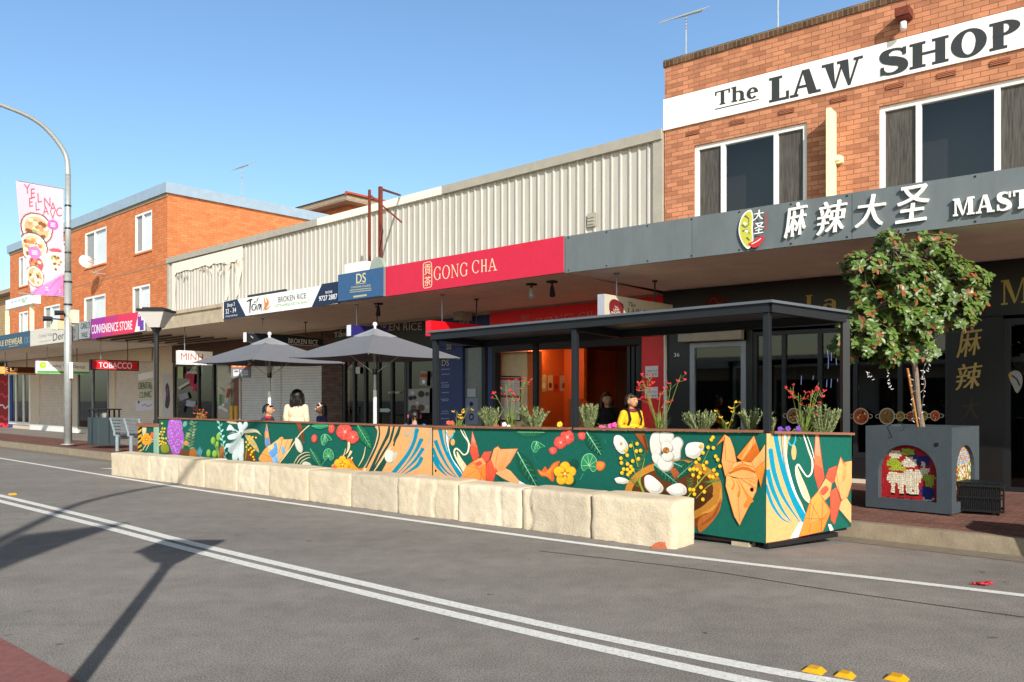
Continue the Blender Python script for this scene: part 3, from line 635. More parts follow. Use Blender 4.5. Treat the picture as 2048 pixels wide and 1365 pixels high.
# red roofed house behind
hs = thing('brick_house', 'brick house with red tiled hip roof rising behind the corrugated shops', 'building', base_of(M, M.s(693, 24), 24))
t0 = 24; s1 = M.s(693, t0); s0 = M.s(560, t0); ze = M.z(693, 388, t0)
b = MB(); b.box(M, s0 + .6, s1 - .7, t0 + .7, t0 + 9, 0, ze - .3); b.build('wall', BR_O, hs)
b = MB(); b.box(M, s0, s1, t0, t0 + 9.6, ze - .3, ze - .26); b.build('soffit', BEIGE, hs)
b = MB(); b.box(M, s0 - .03, s1 + .03, t0 - .03, t0 + 9.6, ze - .26, ze); b.build('gutter', EAVE, hs)
b = MB(); e = .12; A = [M.P(s0 - e, t0 - e, ze), M.P(s1 + e, t0 - e, ze), M.P(s1 + e, t0 + 9.8, ze), M.P(s0 - e, t0 + 9.8, ze)]; rr = [M.P(s0 + 3, t0 + 4.8, ze + .85), M.P(s1 - 3, t0 + 4.8, ze + .85)]
b.face([A[0], A[1], rr[1], rr[0]]); b.face([A[1], A[2], rr[1]]); b.face([A[2], A[3], rr[0], rr[1]]); b.face([A[3], A[0], rr[0]]); b.build('roof', TILE, hs)
b = MB(); b.tube([A[1] + Vector((0, 0, .02)), rr[1] + Vector((0, 0, .02))], .1, 6); b.beam(A[1] + Vector((0, 0, .05)), A[2] + Vector((0, 0, .05)), .12, .12); b.build('ridge', TILE, hs)
window(hs, M, t0 + .66, s1 - 3.2, s1 - 1.6, ze - 1.9, ze - .8, (.5,), G_MD)

# ------------------------------------------------------------------ corrugated shops in the middle
cs = thing('corrugated_shops', 'row of shops with cream ribbed metal upper wall in the middle', 'building', base_of(M, -16.3, 11.7))
S0, S1 = -25.6, -7.16
b = MB(); s = S0 + .12; pr = []
while s < S1 - .25:
    pr += [(s, 0), (s + .14, 0), (s + .152, -.028), (s + .178, -.028), (s + .19, 0)]; s += .19
for (a, ta), (c, tc) in zip(pr, pr[1:]):
    if c > a: b.face([M.P(a, TF + ta, 3.75), M.P(c, TF + tc, 3.75), M.P(c, TF + tc, 6.02), M.P(a, TF + ta, 6.02)])
b.build('wall_cladding', CLAD, cs)
b = MB(); b.box(M, S0, S1, TF + .01, TF + .25, 3.3, 6.0); b.box(M, S0, S0 + .25, TF + .25, 20, 3.3, 5.9); b.box(M, S1 - .25, S1, TF + .25, 20, 3.3, 5.9); b.box(M, S0, S1, 19.8, 20, 0, 5.9); b.box(M, S0 + .25, S1 - .25, TF + .25, 19.8, 5.5, 5.6); b.build('wall', BEIGE, cs)
for a, c, m in ((S0, M.s(640, TF), CAPG), (M.s(640, TF), M.s(889, TF), CAPW), (M.s(889, TF), S1, CAPG)):
    b = MB(); b.box(M, a + .004, c, TF - .09, TF + .3, 5.96, 6.13); b.build('capping', m, cs)
for a, c in ((S0, S0 + .12), (S1 - .18, S1)): b = MB(); b.box(M, a, c, TF - .055, TF + .009, 3.75, 5.96); b.build('edge_flashing', CAPG, cs)
pp = Paint(fplane(M, TF - .045)); W_ = '#e9e2d0'
pp.poly([(345, 528), (485, 492), (486, 512)] + [(486 - i * 7.4, 514 + i * 1.9 + ru(-3, 7)) for i in range(19)] + [(346, 560)], W_)
pp.poly([(478, 500), (485, 498), (484, 540), (480, 560), (476, 590), (472, 596), (474, 560), (473, 530)], W_); pp.poly([(454, 515), (458, 512), (460, 545), (457, 590), (453, 602), (449, 600), (452, 560)], W_); pp.poly([(345, 545), (349, 545), (351, 580), (349, 628), (346, 628)], W_)
for i in range(24):
    x = ru(350, 480); y = 556 - (x - 345) * .26 + ru(-5, 14); pp.poly([(x, y), (x + ru(2, 6), y - 2), (x + ru(1, 5), y + ru(3, 12))], random.choice([W_, '#cfc4ae', '#a39c8c']))
pp.mb.build('peeling_paint', MATTE, cs)
# awning: soffit of narrow boards, roof, fascia
b = MB(); b.box(M, -25.15, -7.0, TA + .03, TF, 3.37, 3.43); sf = b.build('soffit', SOFT, cs)
b = MB(); b.box(M, -25.15, -7.0, TA + .03, TF, 3.44, 3.72); b.build('awning', CAPG, cs)
b = MB(); b.box(M, M.s(296, TA), M.s(446, TA), TA - .02, TA + .026, 3.3, 3.68); b.box(M, M.s(296, TA), M.s(446, TA), TA - .06, TA - .022, 3.62, 3.7); b.build('fascia', CONC, cs)
b = MB()
for q in range(7): b.beam(M.P(-24.5, TA + .3 + q * .4, 3.33), M.P(-21.5, TA + .3 + q * .4, 3.33), .06, .05)
b.build('batten', SOFD, cs)
# vents, shopfronts
b = MB(); sv = M.s(1187, TF); zv = M.z(1187, 441, TF)
b.box(M, sv - .1, sv + .1, TF - .06, TF - .037, zv - .12, zv + .12)
for q in range(3): b.box(M, sv - .08, sv + .06, TF - .075, TF - .061, zv - .08 + q * .06, zv - .05 + q * .06)
b.build('vent', CAPG, cs)
fb('pillar', 306, 345, 0, 3.3, BEIGE, cs); fb('pillar', 470, 481, 0, 3.3, mat('rust_brown_timber', '#7a3a22', .6), cs); fb('pillar', 643, 676, 0, 3.3, BR_D, cs)
pp = Paint(fplane(M, TF - .012)); pp.box(325, 342, .9, 2.4, .01, '#b9b3b0'); pp.view(300, 480, 3.25)
pp.blob([(100, 960), (112, 930), (125, 960), (130, 1040), (118, 1095), (98, 1080), (104, 1010)], '#4a3a48'); pp.ell(112, 990, 8, 30, '#7a4a6a'); tag(pp.mb.build('poster', PAINT), 'narrow poster on the grey pillar behind the black lamp post', 'poster')
fb('fascia', 345, 643, 2.75, 3.3, mat('brown_board', '#5a4234', .8), cs, TF - .02, TF + .1)
rm(cs, S(347), S(470), TF + .15, TF + 2.5, .15, 2.75, M, DARK); window(cs, M, TF + .05, S(345), S(470), .35, 2.72, (.42, .66), G_MD, BLACK, .1)
fb('wall', 345, 470, 0, .35, BR_D, cs)
b = MB(); b.box(M, S(404), S(430), TF + .5, TF + .6, .5, 2.6); b.build('door', BEIGE, cs)
fb('roller_shutter', 481, 643, .1, 2.75, SHUT, cs, TF + .03); b = MB(); b.box(M, S(560) - .03, S(560) + .03, TF - .01, TF + .028, .1, 2.74); b.build('shutter_guide', SHUT, cs)
fb('fascia', 676, 880, 2.72, 3.3, BLK2, cs, TF - .06, TF - .002); fb('wall', 676, 752, 0, .95, BR_D, cs); fb('wall', 812, 886, 0, .95, BR_D, cs); fb('pillar', 676, 684, .95, 2.72, BR_D, cs)
rm(cs, S(684), S(886), TF + .25, TF + 3, .15, 2.72, M, DARK)
window(cs, M, TF + .05, S(684), S(752), .95, 2.7, (.33, .66), G_DK, BLACK, .08); window(cs, M, TF + .05, S(812), S(880), .95, 2.7, (), G_DK, BLACK, .08); window(cs, M, TF + .05, S(753), S(811), .2, 2.7, (.5,), G_DK, BLACK, .07, name='door')
fb('fascia', 880, 985, 2.7, 3.3, NAVY, cs, TF - .05, TF - .002); fb('wall', 880, 925, 0, 2.7, NAVY, cs); fb('wall', 963, 988, 0, 2.7, NAVY, cs); fb('door', 925, 963, .2, 2.66, mat('grey_door_glass', '#6f7474', .25, var=.1), cs, TF + .08)
fb('fascia', 985, 1331, 2.66, 3.33, REDP, cs, TF - .08, TF - .003)
fb('wall', 1286, 1331, 0, 2.66, REDP, cs, TF - .04, TF + .2); fb('door_frame', 985, 1286, 2.54, 2.66, STEEL, cs, TF - .02, TF + .12); fb('door_frame', 985, 992, .2, 2.54, STEEL, cs, TF - .02, TF + .12); fb('door_frame', 1279, 1286, .2, 2.54, STEEL, cs, TF - .02, TF + .12)
for x in (1250, 1259, 1268): fb('folding_door', x, x + 6, .3, 2.52, BLACK, cs, TF + .06, TF + .8)
a_, c_ = S(986), S(1285)
b = MB(); b.box(M, a_, c_, 16, 16.1, 0, 3); b.box(M, c_, c_ + .1, TF + .2, 16, 0, 3); b.build('shop_interior', mat('brown_interior', '#6a4030', .8, var=.2), cs)
b = MB(); b.box(M, a_ - .1, a_, TF + .2, 16, .15, 2.75); b.build('side_wall', ORNG, cs); b = MB(); b.box(M, a_, c_, TF + .1, 16, .1, .15); b.build('floor', mat('shop_floor', '#6a5a50', .4), cs); b = MB(); b.box(M, a_, c_, TF + .1, 16, 2.75, 2.8); b.build('ceiling', mat('red_ceiling', '#7a2018', .6), cs)
fb('partition', 975, 1054, .15, 2.54, TAN, cs, TF + .25, TF + .4, tf=TF + .25); fb('partition', 1054, 1074, .15, 2.54, ORNG, cs, TF + .27, TF + .42, tf=TF + .27)
b = MB(); b.box(M, M.s(1050, 14), M.s(1168, 14), 14.0, 14.1, .15, 2.7); b.build('partition', ORNG, cs)
b = MB(); b.hexa([M.P(*q) for q in [(-9.9, 12.6, .15), (-8.6, 12.9, .15), (-8.6, 13.1, .15), (-9.9, 13.1, .15), (-9.9, 12.6, 1.6), (-8.6, 12.9, .75), (-8.6, 13.1, .75), (-9.9, 13.1, 1.6)]]); b.build('counter', mat('timber_counter', '#9a4a1c', .5, var=.2), cs)
cl = thing('ceiling_light', 'warm round lamps on the ceiling inside the red shop', 'lamp', tuple(M.P(M.s(1120, 13), 13, 2.7)))
for px_, t_l in ((1080, 13.0), (1150, 13.0)):
    b = MB(); c = M.P(M.s(px_, t_l), t_l, 2.7); b.lathe(c, [(.12, 0), (.13, .03), (.1, .05)], 14); b.build('lamp', emit('warm_lamp', '#ffd9a8', 3.0), cl)
    pl_ = bpy.data.lights.new('shop_lamp', 'POINT'); pl_.energy = 20; pl_.color = (1, .62, .36); pl_.shadow_soft_size = .12; po_ = bpy.data.objects.new('shop_lamp', pl_); COL.objects.link(po_); po_.location = c - Vector((0, 0, .12))
pp = Paint(xplane(M, a_ + .01)); pp.view(900, 540, 4.014)
for x0, y0, x1, y1, c in ((730, 845, 775, 980, '#b9a06a'), (785, 850, 825, 970, '#c9b07a'), (835, 855, 870, 985, '#c93a20'), (880, 850, 945, 975, '#b9a08a')):
    pp.poly([(x0, y0), (x1, y0 - 4), (x1, y1 - 4), (x0, y1)], c); pp.ell((x0 + x1) / 2, (y0 + y1) / 2 + 18, 14, 24, random.choice(['#8a2a1a', '#d9c9a0', '#7a4a2a']))
pp.mb.build('menu_print', MATTE, cs)
pp = Paint(fplane(M, TF + .235)); pp.view(900, 540, 4.014)
pp.poly([(390, 850), (568, 855), (568, 1215), (390, 1215)], '#2a2624'); pp.poly([(400, 862), (560, 866), (560, 1205), (400, 1205)], '#d9d4cc'); pp.poly([(400, 866), (560, 870), (560, 890), (400, 886)], '#b5483e'); pp.poly([(400, 1005), (560, 1009), (560, 1028), (400, 1024)], '#b5483e')
for y in range(900, 1190, 14):
    for x in (412, 470, 520): pp.stroke([(x, y), (x + 32, y + 1)], 3, '#8a847c', 1)
tag(pp.mb.build('menu_board', PAINT), 'framed white menu board with red bars on the cream partition', 'menu board')
for k_, (lb_, q_, ws_) in enumerate((('upper white paper notice taped to the red shop wall', [(1567, 775), (1672, 770), (1672, 860), (1570, 865)], (('STRICTLY', 1578, 806, 824, 1664, 802, 820), ('PROHIBITED', 1576, 834, 852, 1664, 830, 848))), ('lower white paper notice taped to the red shop wall', [(1564, 945), (1670, 940), (1670, 1030), (1567, 1034)], (('STRICTLY', 1578, 975, 992, 1660, 972, 989), ('PROHIBITED', 1576, 1006, 1024, 1662, 1002, 1020))))):
    pp = Paint(fplane(M, TF - .05)); pp.view(900, 540, 4.014); pp.poly(q_, '#eceaee')
    for w_ in ws_: pp.text(*w_, '#5f595d')
    tag(pp.mb.build('paper_notice', PAINT), lb_, 'notice', 'paper notices on the red wall')
# writing on the sub-awning fascias and glass
pp = Paint(fplane(M, TF - .063)); pp.view(640, 580, 4.267); pp.text('Tấm', 120, 350, 410, 235, 335, 395, '#b9b4ac', bold=.02); pp.text('BROKEN RICE', 395, 295, 350, 870, 280, 345, '#b3aea6', bold=.005)
pp.view(900, 540, 4.014)
tag(pp.mb.build('shop_lettering', PAINT), 'grey BROKEN RICE lettering on the dark band under the awning', 'lettering')
pp = Paint(fplane(M, TF - .053)); pp.view(900, 540, 4.014); pp.text('DS', 80, 385, 435, 155, 378, 432, '#b9a878', bold=.01); pp.text('DS', -25 + 0, 600, 640, 10, 598, 638, '#c9b888')
tag(pp.mb.build('shop_lettering', PAINT), 'gold initials DS on the navy band under the awning', 'lettering')
pp = Paint(fplane(M, TF - .083)); pp.view(900, 540, 4.014); pp.serif('GONG', 680, 395, 455, 990, 350, 412, '#c9a09a', .12, .05, .05, .14); pp.serif('CH', 1030, 348, 408, 1145, 332, 394, '#c9a09a', .12, .05, .05, .14)
pp.stroke([(575, 372), (635, 362), (637, 430), (577, 440), (575, 372)], 6, '#c98a86', 1); pp.text('貢茶', 583, 380, 432, 629, 372, 425, '#c98a86')
tag(pp.mb.build('shop_lettering', PAINT), 'pale GONG CHA lettering on the red band behind the pergola', 'lettering')
pp = Paint(fplane(M, TF - .005)); pp.view(640, 580, 4.267); pp.serif('', 0, 0, 1, 1, 0, 1, '#fff') if 0 else None
pp.text('DS', 1042, 598, 650, 1100, 595, 648, '#b9ae8e', bold=.01)
for y in (680, 722, 795, 815, 832, 878, 935, 948, 1038, 1058, 1100): pp.stroke([(1030 + ru(0, 12), y), (1108 - ru(0, 12), y - 3)], 6, '#8f96ae', 1)
tag(pp.mb.build('wall_lettering', PAINT), 'column of small pale print and initials on the navy wall', 'lettering')
pp = Paint(fplane(M, TF + .07)); pp.view(640, 580, 4.267)
pp.poly([(1240, 925), (1350, 925), (1350, 1150), (1240, 1150)], '#7f8a9c'); pp.ell(1292, 975, 16, 20, '#2a2e3a'); pp.ell(1292, 1085, 22, 30, '#2a2e3a'); pp.ell(1292, 1085, 12, 16, '#8a93a5'); pp.poly([(1256, 845), (1330, 843), (1330, 912), (1256, 914)], '#a9b4b8')
tag(pp.mb.build('door_poster', PAINT), 'grey poster stuck low on the grey shop door', 'poster')
pp = Paint(fplane(M, TF + .015)); pp.view(640, 580, 4.267)
pp.poly([(755, 848), (935, 840), (935, 1050), (755, 1050)], '#8f8f8c')
for x, y, r, c in ((790, 880, 16, '#b9b9b4'), (775, 925, 20, '#2a2a26'), (808, 920, 18, '#33302a'), (865, 890, 28, '#3a3a28'), (865, 1008, 30, '#5a4434'), (800, 1010, 26, '#5a4a4a'), (915, 890, 18, '#4a4440'), (915, 1000, 14, '#a9a49a'), (830, 965, 12, '#b9b4a8')): pp.ell(x, y, r, r, c)
tag(pp.mb.build('window_poster', PAINT), 'grey food photo poster on the dark restaurant window', 'poster')
def stick(lb_, draw, pl_, vw, nm='window_sticker', grp=None):
    p = Paint(pl_); p.view(*vw); draw(p); return tag(p.mb.build(nm, PAINT), lb_, 'sticker', grp)
V5 = (640, 580, 4.267); GP = fplane(M, TF + .015)
stick('grey card with orange band hung on the dark restaurant window', lambda p: (p.poly([(858, 690), (918, 695), (912, 820), (845, 815)], '#8c8884'), p.poly([(858, 715), (917, 719), (915, 748), (855, 744)], '#a3402c'), p.ell(885, 785, 14, 18, '#dcdcd8')), GP, V5)
stick('white phone number on the restaurant door glass', lambda p: p.text('9727 2887', 582, 870, 886, 688, 866, 884, '#c0beb8'), GP, V5, 'window_lettering')
stick('pale green arrow sticker low on the restaurant door', lambda p: p.poly([(512, 1015), (585, 1012), (605, 1028), (585, 1045), (512, 1042)], '#9ab0a8'), GP, V5)
stick('small white sheet on the dark window left of the umbrella pole', lambda p: p.poly([(305, 660), (342, 656), (342, 718), (305, 714)], '#b9b5b0'), GP, V5)
for x, y, w, h, c, r, lb_ in ((180, 825, 35, 75, '#a9b48a', 0, 'pale green flyer high on the glass by the lamp post'), (225, 870, 38, 35, '#9a3a44', 0, 'dark red flyer beside the pale green flyer'), (265, 870, 26, 85, '#b02a4a', 6, 'tall crimson flyer at the top of sticker glass'), (285, 935, 22, 50, '#a82a48', 8, 'short crimson flyer below the tall crimson one'), (180, 960, 80, 16, '#b9b4b4', -30, 'long pale strip slanting up on the left glass'), (185, 1010, 60, 40, '#8a8690', -20, 'grey sticker below the slanting pale strip'), (240, 1040, 60, 40, '#9a96a4', 10, 'lilac grey sticker near the dark door frame'), (445, 955, 40, 16, '#b9b4b8', 40, 'pale strip slanting down on the right glass'), (485, 930, 45, 16, '#b9b4b8', -30, 'pale strip slanting up at the top of right glass'), (505, 965, 24, 60, '#8a4a3a', 12, 'brown sticker on the right glass'), (450, 1005, 18, 75, '#4a8a54', 0, 'narrow green sticker on the right glass'), (480, 1035, 26, 24, '#a9b0b4', 0, 'small square grey sticker beside the green one'), (440, 1090, 45, 18, '#cfcaca', -40, 'white strip low on right glass slanting up'), (475, 1085, 40, 18, '#cfcaca', 35, 'white strip low on right glass slanting down'), (285, 1070, 30, 40, '#7a4a3a', 10, 'brown sticker low on the left glass'), (205, 1080, 20, 40, '#3a3638', 10, 'dark bottle sticker low on the left glass')):
    a, q = math.cos(R(r)), math.sin(R(r)); stick(lb_, lambda p: p.poly([(x + u * a - v * q, y + u * q + v * a) for u, v in ((0, 0), (w, 0), (w, h), (0, h))], c), fplane(M, TF + .018), (300, 480, 3.25), grp='stickers on the snack shop glass')
# ------------------------------------------------------------------ tan brick building at the right
lb = thing('brick_shop_building', 'tall tan brick shop building with white painted sign band at right', 'building', base_of(L, -1, 12.15))
X0, X1 = -6.33, 7.0
w1 = (-5.8, -3.97, 4.2, 5.75); w2 = (-2.96, -1.02, 4.2, 5.75); w3 = (.6, 2.6, 4.2, 5.75)
# the windows run down behind the awning board
w1, w2, w3 = [(a, c, 3.7, d) for a, c, _, d in (w1, w2, w3)]
b = MB(); b.wall(L, X0, X1, LU, LU + .22, 3.3, 7.17, [w1, w2, w3]); b.box(L, X0, X0 + .22, LU + .22, 21, 3.3, 7.17); b.box(L, X1 - .22, X1, LU + .22, 21, 0, 7.17); b.box(L, X0 + .22, X1 - .22, 20.8, 21, 0, 7.17); b.box(L, X0 + .22, X1 - .22, LU + .23, 20.8, 6.3, 6.4); b.build('wall', BR_L, lb)
b = MB(); b.box(L, X0 - .02, X1, LU - .02, LU + .24, 7.17, 7.285); b.box(L, X0 - .02, X0 + .24, LU + .24, 21, 7.17, 7.285); b.build('coping', BR_C, lb)
for k, w in enumerate((w1, w2, w3)):
    window(lb, L, LU + .07, *w, mull=((.265, .735) if k == 0 else (.26, .745)), fw=.07, pn=(G_STR, G_TINT, G_STR))
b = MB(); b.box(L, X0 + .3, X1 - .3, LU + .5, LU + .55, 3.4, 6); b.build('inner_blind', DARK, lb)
VM = [mat('red_vent', '#a5664a', .8), mat('dark_vent', '#5a3426', .9)]
for px, py in ((1386, 266), (1475, 244), (1573, 223), (1678, 199), (1790, 172), (1893, 149), (2000, 124)):
    b = MB(); s, z = L.st(px, py, LU); b.box(L, s - .115, s + .115, LU - .012, LU - .002, z - .035, z + .035, 1)
    for q in range(3): b.box(L, s - .115, s + .115, LU - .02, LU - .0125, z - .032 + q * .022, z - .02 + q * .022, 0)
    b.build('air_brick', VM, lb)
pp = Paint(fplane(L, LU - .03)); pp.board(X0 - .01, X1, 6.105, 6.625, .028, '#f2f0ea'); pp.view(1280, 0, 2.667)
INK = '#3b3e41'
pp.serif('The', 400, 492, 567, 634, 432, 520, INK, .22, .1, .07, .07); pp.poly([(400, 582), (634, 528), (634, 534), (400, 588)], INK)
pp.serif('LAW', 688, 420, 551, 1190, 296, 440, INK, .28, .11, .1, .03); pp.serif('SHOP', 1275, 282, 413, 2030, 88, 240, INK, .28, .11, .09, .06); pp.serif('PE', 2062, 78, 232, 2300, 12, 180, INK, .23, .09, .09, .12) if 0 else None
pp.blob([(208, 560), (198, 600), (204, 640), (235, 660), (280, 660), (310, 640), (330, 610), (322, 565), (290, 548), (240, 548)], '#e6e2da'); pp.blob([(212, 562), (203, 600), (209, 636), (237, 655), (278, 655), (306, 637), (325, 609), (318, 567), (288, 552), (241, 552)], '#f4f2ec')
for q in range(9): pp.stroke([(ru(215, 300), ru(570, 640)), (ru(215, 310), ru(570, 640))], 2, '#e2ddd2', 2)
tag(pp.mb.build('sign_band', PAINT), 'long white sign band with dark slab letters reading The LAW SHOP', 'sign')
# blade board, wall lamp, sensor
b = MB(); s, z0 = L.s(1667, LU), 3.8; zt = L.z(1667, 228, LU); b.box(L, s - .02, s + .05, LU - .3, LU - .02, z0, zt); tag(b.build('blade_sign', CREAM, bevel=.008), 'tall blank cream blade board standing out from the brick between windows', 'sign')
wl = thing('wall_lamp', 'rusty square lamp with white bulb high on the brick wall', 'lamp', tuple(L.P(*L.st(1810, 40, LU)[:1], LU - .1, L.z(1810, 50, LU))))
s, z = L.st(1812, 46, LU); b = MB(); b.box(L, s - .095, s + .095, LU - .24, LU - .01, z + .02, z + .14); b.box(L, s - .08, s + .08, LU - .22, LU - .04, z - .0, z + .019); b.build('housing', RUST, wl, bevel=.01)
b = MB(); b.lathe(L.P(s, LU - .16, z - .15), [(.045, 0), (.05, .02), (.05, .12)], 12); b.build('bulb', WHITE, wl, smooth=True)
b = MB(); s, z = L.st(1681, 322, LU); b.box(L, s - .05, s + .05, LU - .09, LU - .002, z - .05, z + .05); b.box(L, s - .06, s + .03, LU - .12, LU - .091, z - .02, z + .06); tag(b.build('alarm_box', CREAM, bevel=.015), 'small cream alarm box beside the blade board', 'alarm')
# awning with slate board
b = MB(); b.box(L, -6.36, X1, LA + .03, LU, 3.37, 3.42); b.build('soffit', SOFW, lb); b = MB(); b.box(L, -6.36, X1, LA + .03, LU - .05, 3.43, 3.74); b.build('awning', CAPG, lb)
b = MB()
for a, c in ((-6.36, M.s(1, 1) * 0 + L.s(1384, LA)), (L.s(1384, LA), L.s(1704, LA)), (L.s(1704, LA), L.s(2065, LA)), (L.s(2065, LA), 1.4), (1.4, 4.2), (4.2, X1)): b.box(L, a + .003, c - .003, LA, LA + .03, 3.36, 3.872, 0)
sc = MB(); st_ = Paint(fplane(L, LA - .001))
for i in range(24):
    s = -6.3 + i * .62
    for z in (3.39, 3.845): sc.box(L, s - .009, s + .009, LA - .006, LA + .001, z - .009, z + .009)
fs_ = b.build('fascia', FASC, lb); sc.build('screw', BLACK, fs_)
pp = Paint(fplane(L, LA - .004)); pp.view(1280, 0, 2.667); WH = '#f4f3ee'
for i, (ch, bx) in enumerate((('麻', (775, 1098, 1278, 893, 1075, 1245)), ('辣', (948, 1090, 1262, 1105, 1062, 1230)), ('大', (1152, 1052, 1222, 1312, 1032, 1200)), ('圣', (1368, 1010, 1200, 1545, 980, 1175)))): pp.text(ch, *bx, WH, bold=.02, depth=.045, shear=.18)
pp.view(1840, 300, 4.0144); pp.serif('MAST', 270, 402, 541, 885, 318, 468, WH, .24, .1, .07, .1, depth=.045)
tag(pp.mb.build('raised_lettering', PAINT), 'raised white Chinese characters and serif letters on the slate awning board', 'lettering')
pp = Paint(fplane(L, LA - .03)); pp.view(1280, 340, 2.4375)
pp.blob([(540, 195), (505, 215), (485, 260), (482, 310), (500, 360), (528, 386), (552, 350), (550, 290), (552, 230)], '#f0efe6'); pp.blob([(537, 202), (508, 222), (490, 262), (487, 308), (503, 352), (526, 376), (546, 345), (544, 290), (546, 232)], '#c2c24a')
for q in ([(510, 225), (530, 240), (528, 262)], [(496, 268), (515, 280), (535, 262)], [(500, 300), (525, 295), (535, 315)], [(520, 330), (535, 345)]): pp.stroke(q, [9, 6, 3][:len(q)], '#5b6262')
pp.ell(512, 262, 9, 6, '#f0efe6', 30); pp.ell(520, 300, 10, 6, '#f0efe6'); pp.ell(524, 216, 6, 9, '#d9b93a', 20)
pp.blob([(528, 362), (548, 350), (575, 330), (605, 322), (600, 345), (580, 372), (552, 380)], '#c5383e'); pp.stroke([(545, 362), (570, 350), (590, 335)], 4, '#f0efe6')
pp.text('大', 552, 200, 250, 604, 192, 240, WH, bold=.02, shear=.15); pp.text('圣', 556, 262, 315, 606, 254, 306, WH, bold=.02, shear=.15)
for q in range(10): pp.poly([(612, 210 + q * 8.5), (620, 208 + q * 8.5), (620, 214 + q * 8.5), (612, 216 + q * 8.5)], '#b5403e')
pp.mb.p = None
tag(pp.mb.build('sign_emblem', PAINT), 'yellow half face emblem with red flourish on the slate awning board', 'emblem')
# shop front below
Lf = lambda x: L.s(x, LF)
def lfb(name, x0, x1, z0, z1, m, t0=LF, t1=None, p=lb): return fb(name, x0, x1, z0, z1, m, p, t0, t1, L, LF)
b = MB(); b.box(L, -6.2, X1, LF - .05, LF + .2, 2.66, 3.36); b.build('fascia', BLK2, lb)
lfb('wall', 1333, 1379, 0, 2.66, BLK2); b = MB(); b.box(L, Lf(1331), Lf(1334), LF - .06, LF + .1, .2, 2.7); b.build('corner_trim', WHITE, lb)
lfb('wall', 1492, 1505, 0, 2.66, BLK2); lfb('wall', 1900, 2006, 0, 2.66, BLK2)
b = MB(); b.box(L, Lf(1505), Lf(1900), LF, LF + .2, 0, .78); b.build('stall_board', BLK2, lb); b = MB(); b.box(L, Lf(1500), Lf(1900), LF - .08, LF - .002, .0, .47); b.build('step', BEIGE, lb)
b = MB(); z = L.z(1430, 668, LF); b.box(L, Lf(1366), Lf(1492), LF - .2, LF - .055, z - .12, z + .1); b.build('shutter_box', CAPG, lb, bevel=.02)
window(lb, L, LF + .02, Lf(1380), Lf(1492), .35, z - .13, (), G_DK, ALU, .08, name='door'); b = MB(); b.box(L, Lf(1440), Lf(1447), LF + .5, LF + .6, .4, 2.2); b.box(L, Lf(1440), Lf(1478), LF + .5, LF + .6, 2.1, 2.2); b.build('inner_frame', ALU, lb)
window(lb, L, LF + .05, Lf(1505), Lf(1700), .78, 2.62, (.33, .7), G_DK, BLACK, .06); window(lb, L, LF + .05, Lf(1705), Lf(1900), .78, 2.62, (.5,), G_DK, BLACK, .06)
window(lb, L, LF + .05, Lf(2006), 2.0, .4, 2.62, (.25, .5), G_DK, BLACK, .08, name='door')
b = MB(); b.box(L, 2.0, X1, LF, LF + .2, 0, 2.66); b.build('wall', BLK2, lb)
rm(lb, Lf(1380), 2.0, LF + .25, LF + 5, .25, 2.7, L, DARK)
GOLD = '#a99a55'
for lb_, wd_s, bx in (('gold serif letters La on the black band above the pergola', 'La', (808, 612, 688, 962, 604, 682)), ('gold serif letter T on black band beside the tree crown', 'T', (1030, 596, 672, 1100, 590, 664)), ('large gold serif letter M on black band right of the tree', 'M', (1760, 540, 660, 1905, 520, 645))):
    pp = Paint(fplane(L, LF - .053)); pp.view(1280, 340, 2.4375); pp.serif(wd_s, *bx, GOLD, .2, .07, .06, .1); tag(pp.mb.build('gold_lettering', PAINT), lb_, 'lettering')
for x, y, lb_ in ((372, 640, 'dark red swirl emblem on black band above the shop door'), (1640, 665, 'dark red swirl emblem on black band right of the tree crown')):
    pp = Paint(fplane(L, LF - .053)); pp.view(1280, 340, 2.4375)
    pp.blob([(x - 55, y + 20), (x - 30, y - 30), (x + 20, y - 25), (x + 55, y - 10), (x + 40, y + 30), (x, y + 35)], '#54261f'); pp.stroke([(x - 40, y + 10), (x - 10, y - 15), (x + 10, y + 10), (x + 40, y - 5)], [3, 7, 7, 3], '#7a3a2e')
    tag(pp.mb.build('swirl_emblem', PAINT), lb_, 'emblem')
pp = Paint(fplane(L, LF - .004)); pp.view(1640, 440, 3.102)
for ch, bx in (('麻', (848, 675, 860, 1005, 655, 830)), ('辣', (842, 900, 1060, 1005, 880, 1040)), ('大', (868, 1110, 1250, 995, 1090, 1230))): pp.text(ch, *bx, '#a5905a' if ch != '大' else '#3d3830', bold=.02, shear=.18)
tag(pp.mb.build('wall_lettering', PAINT), 'vertical gold Chinese characters on the black wall behind the tree', 'lettering')
pp = Paint(fplane(L, LF - .003)); pp.view(1280, 700, 4.267); pp.text('36', 290, 28, 60, 337, 26, 58, '#e4e2dc', bold=.01); tag(pp.mb.build('house_number', PAINT), 'white number 36 on the black wall beside the door', 'number')
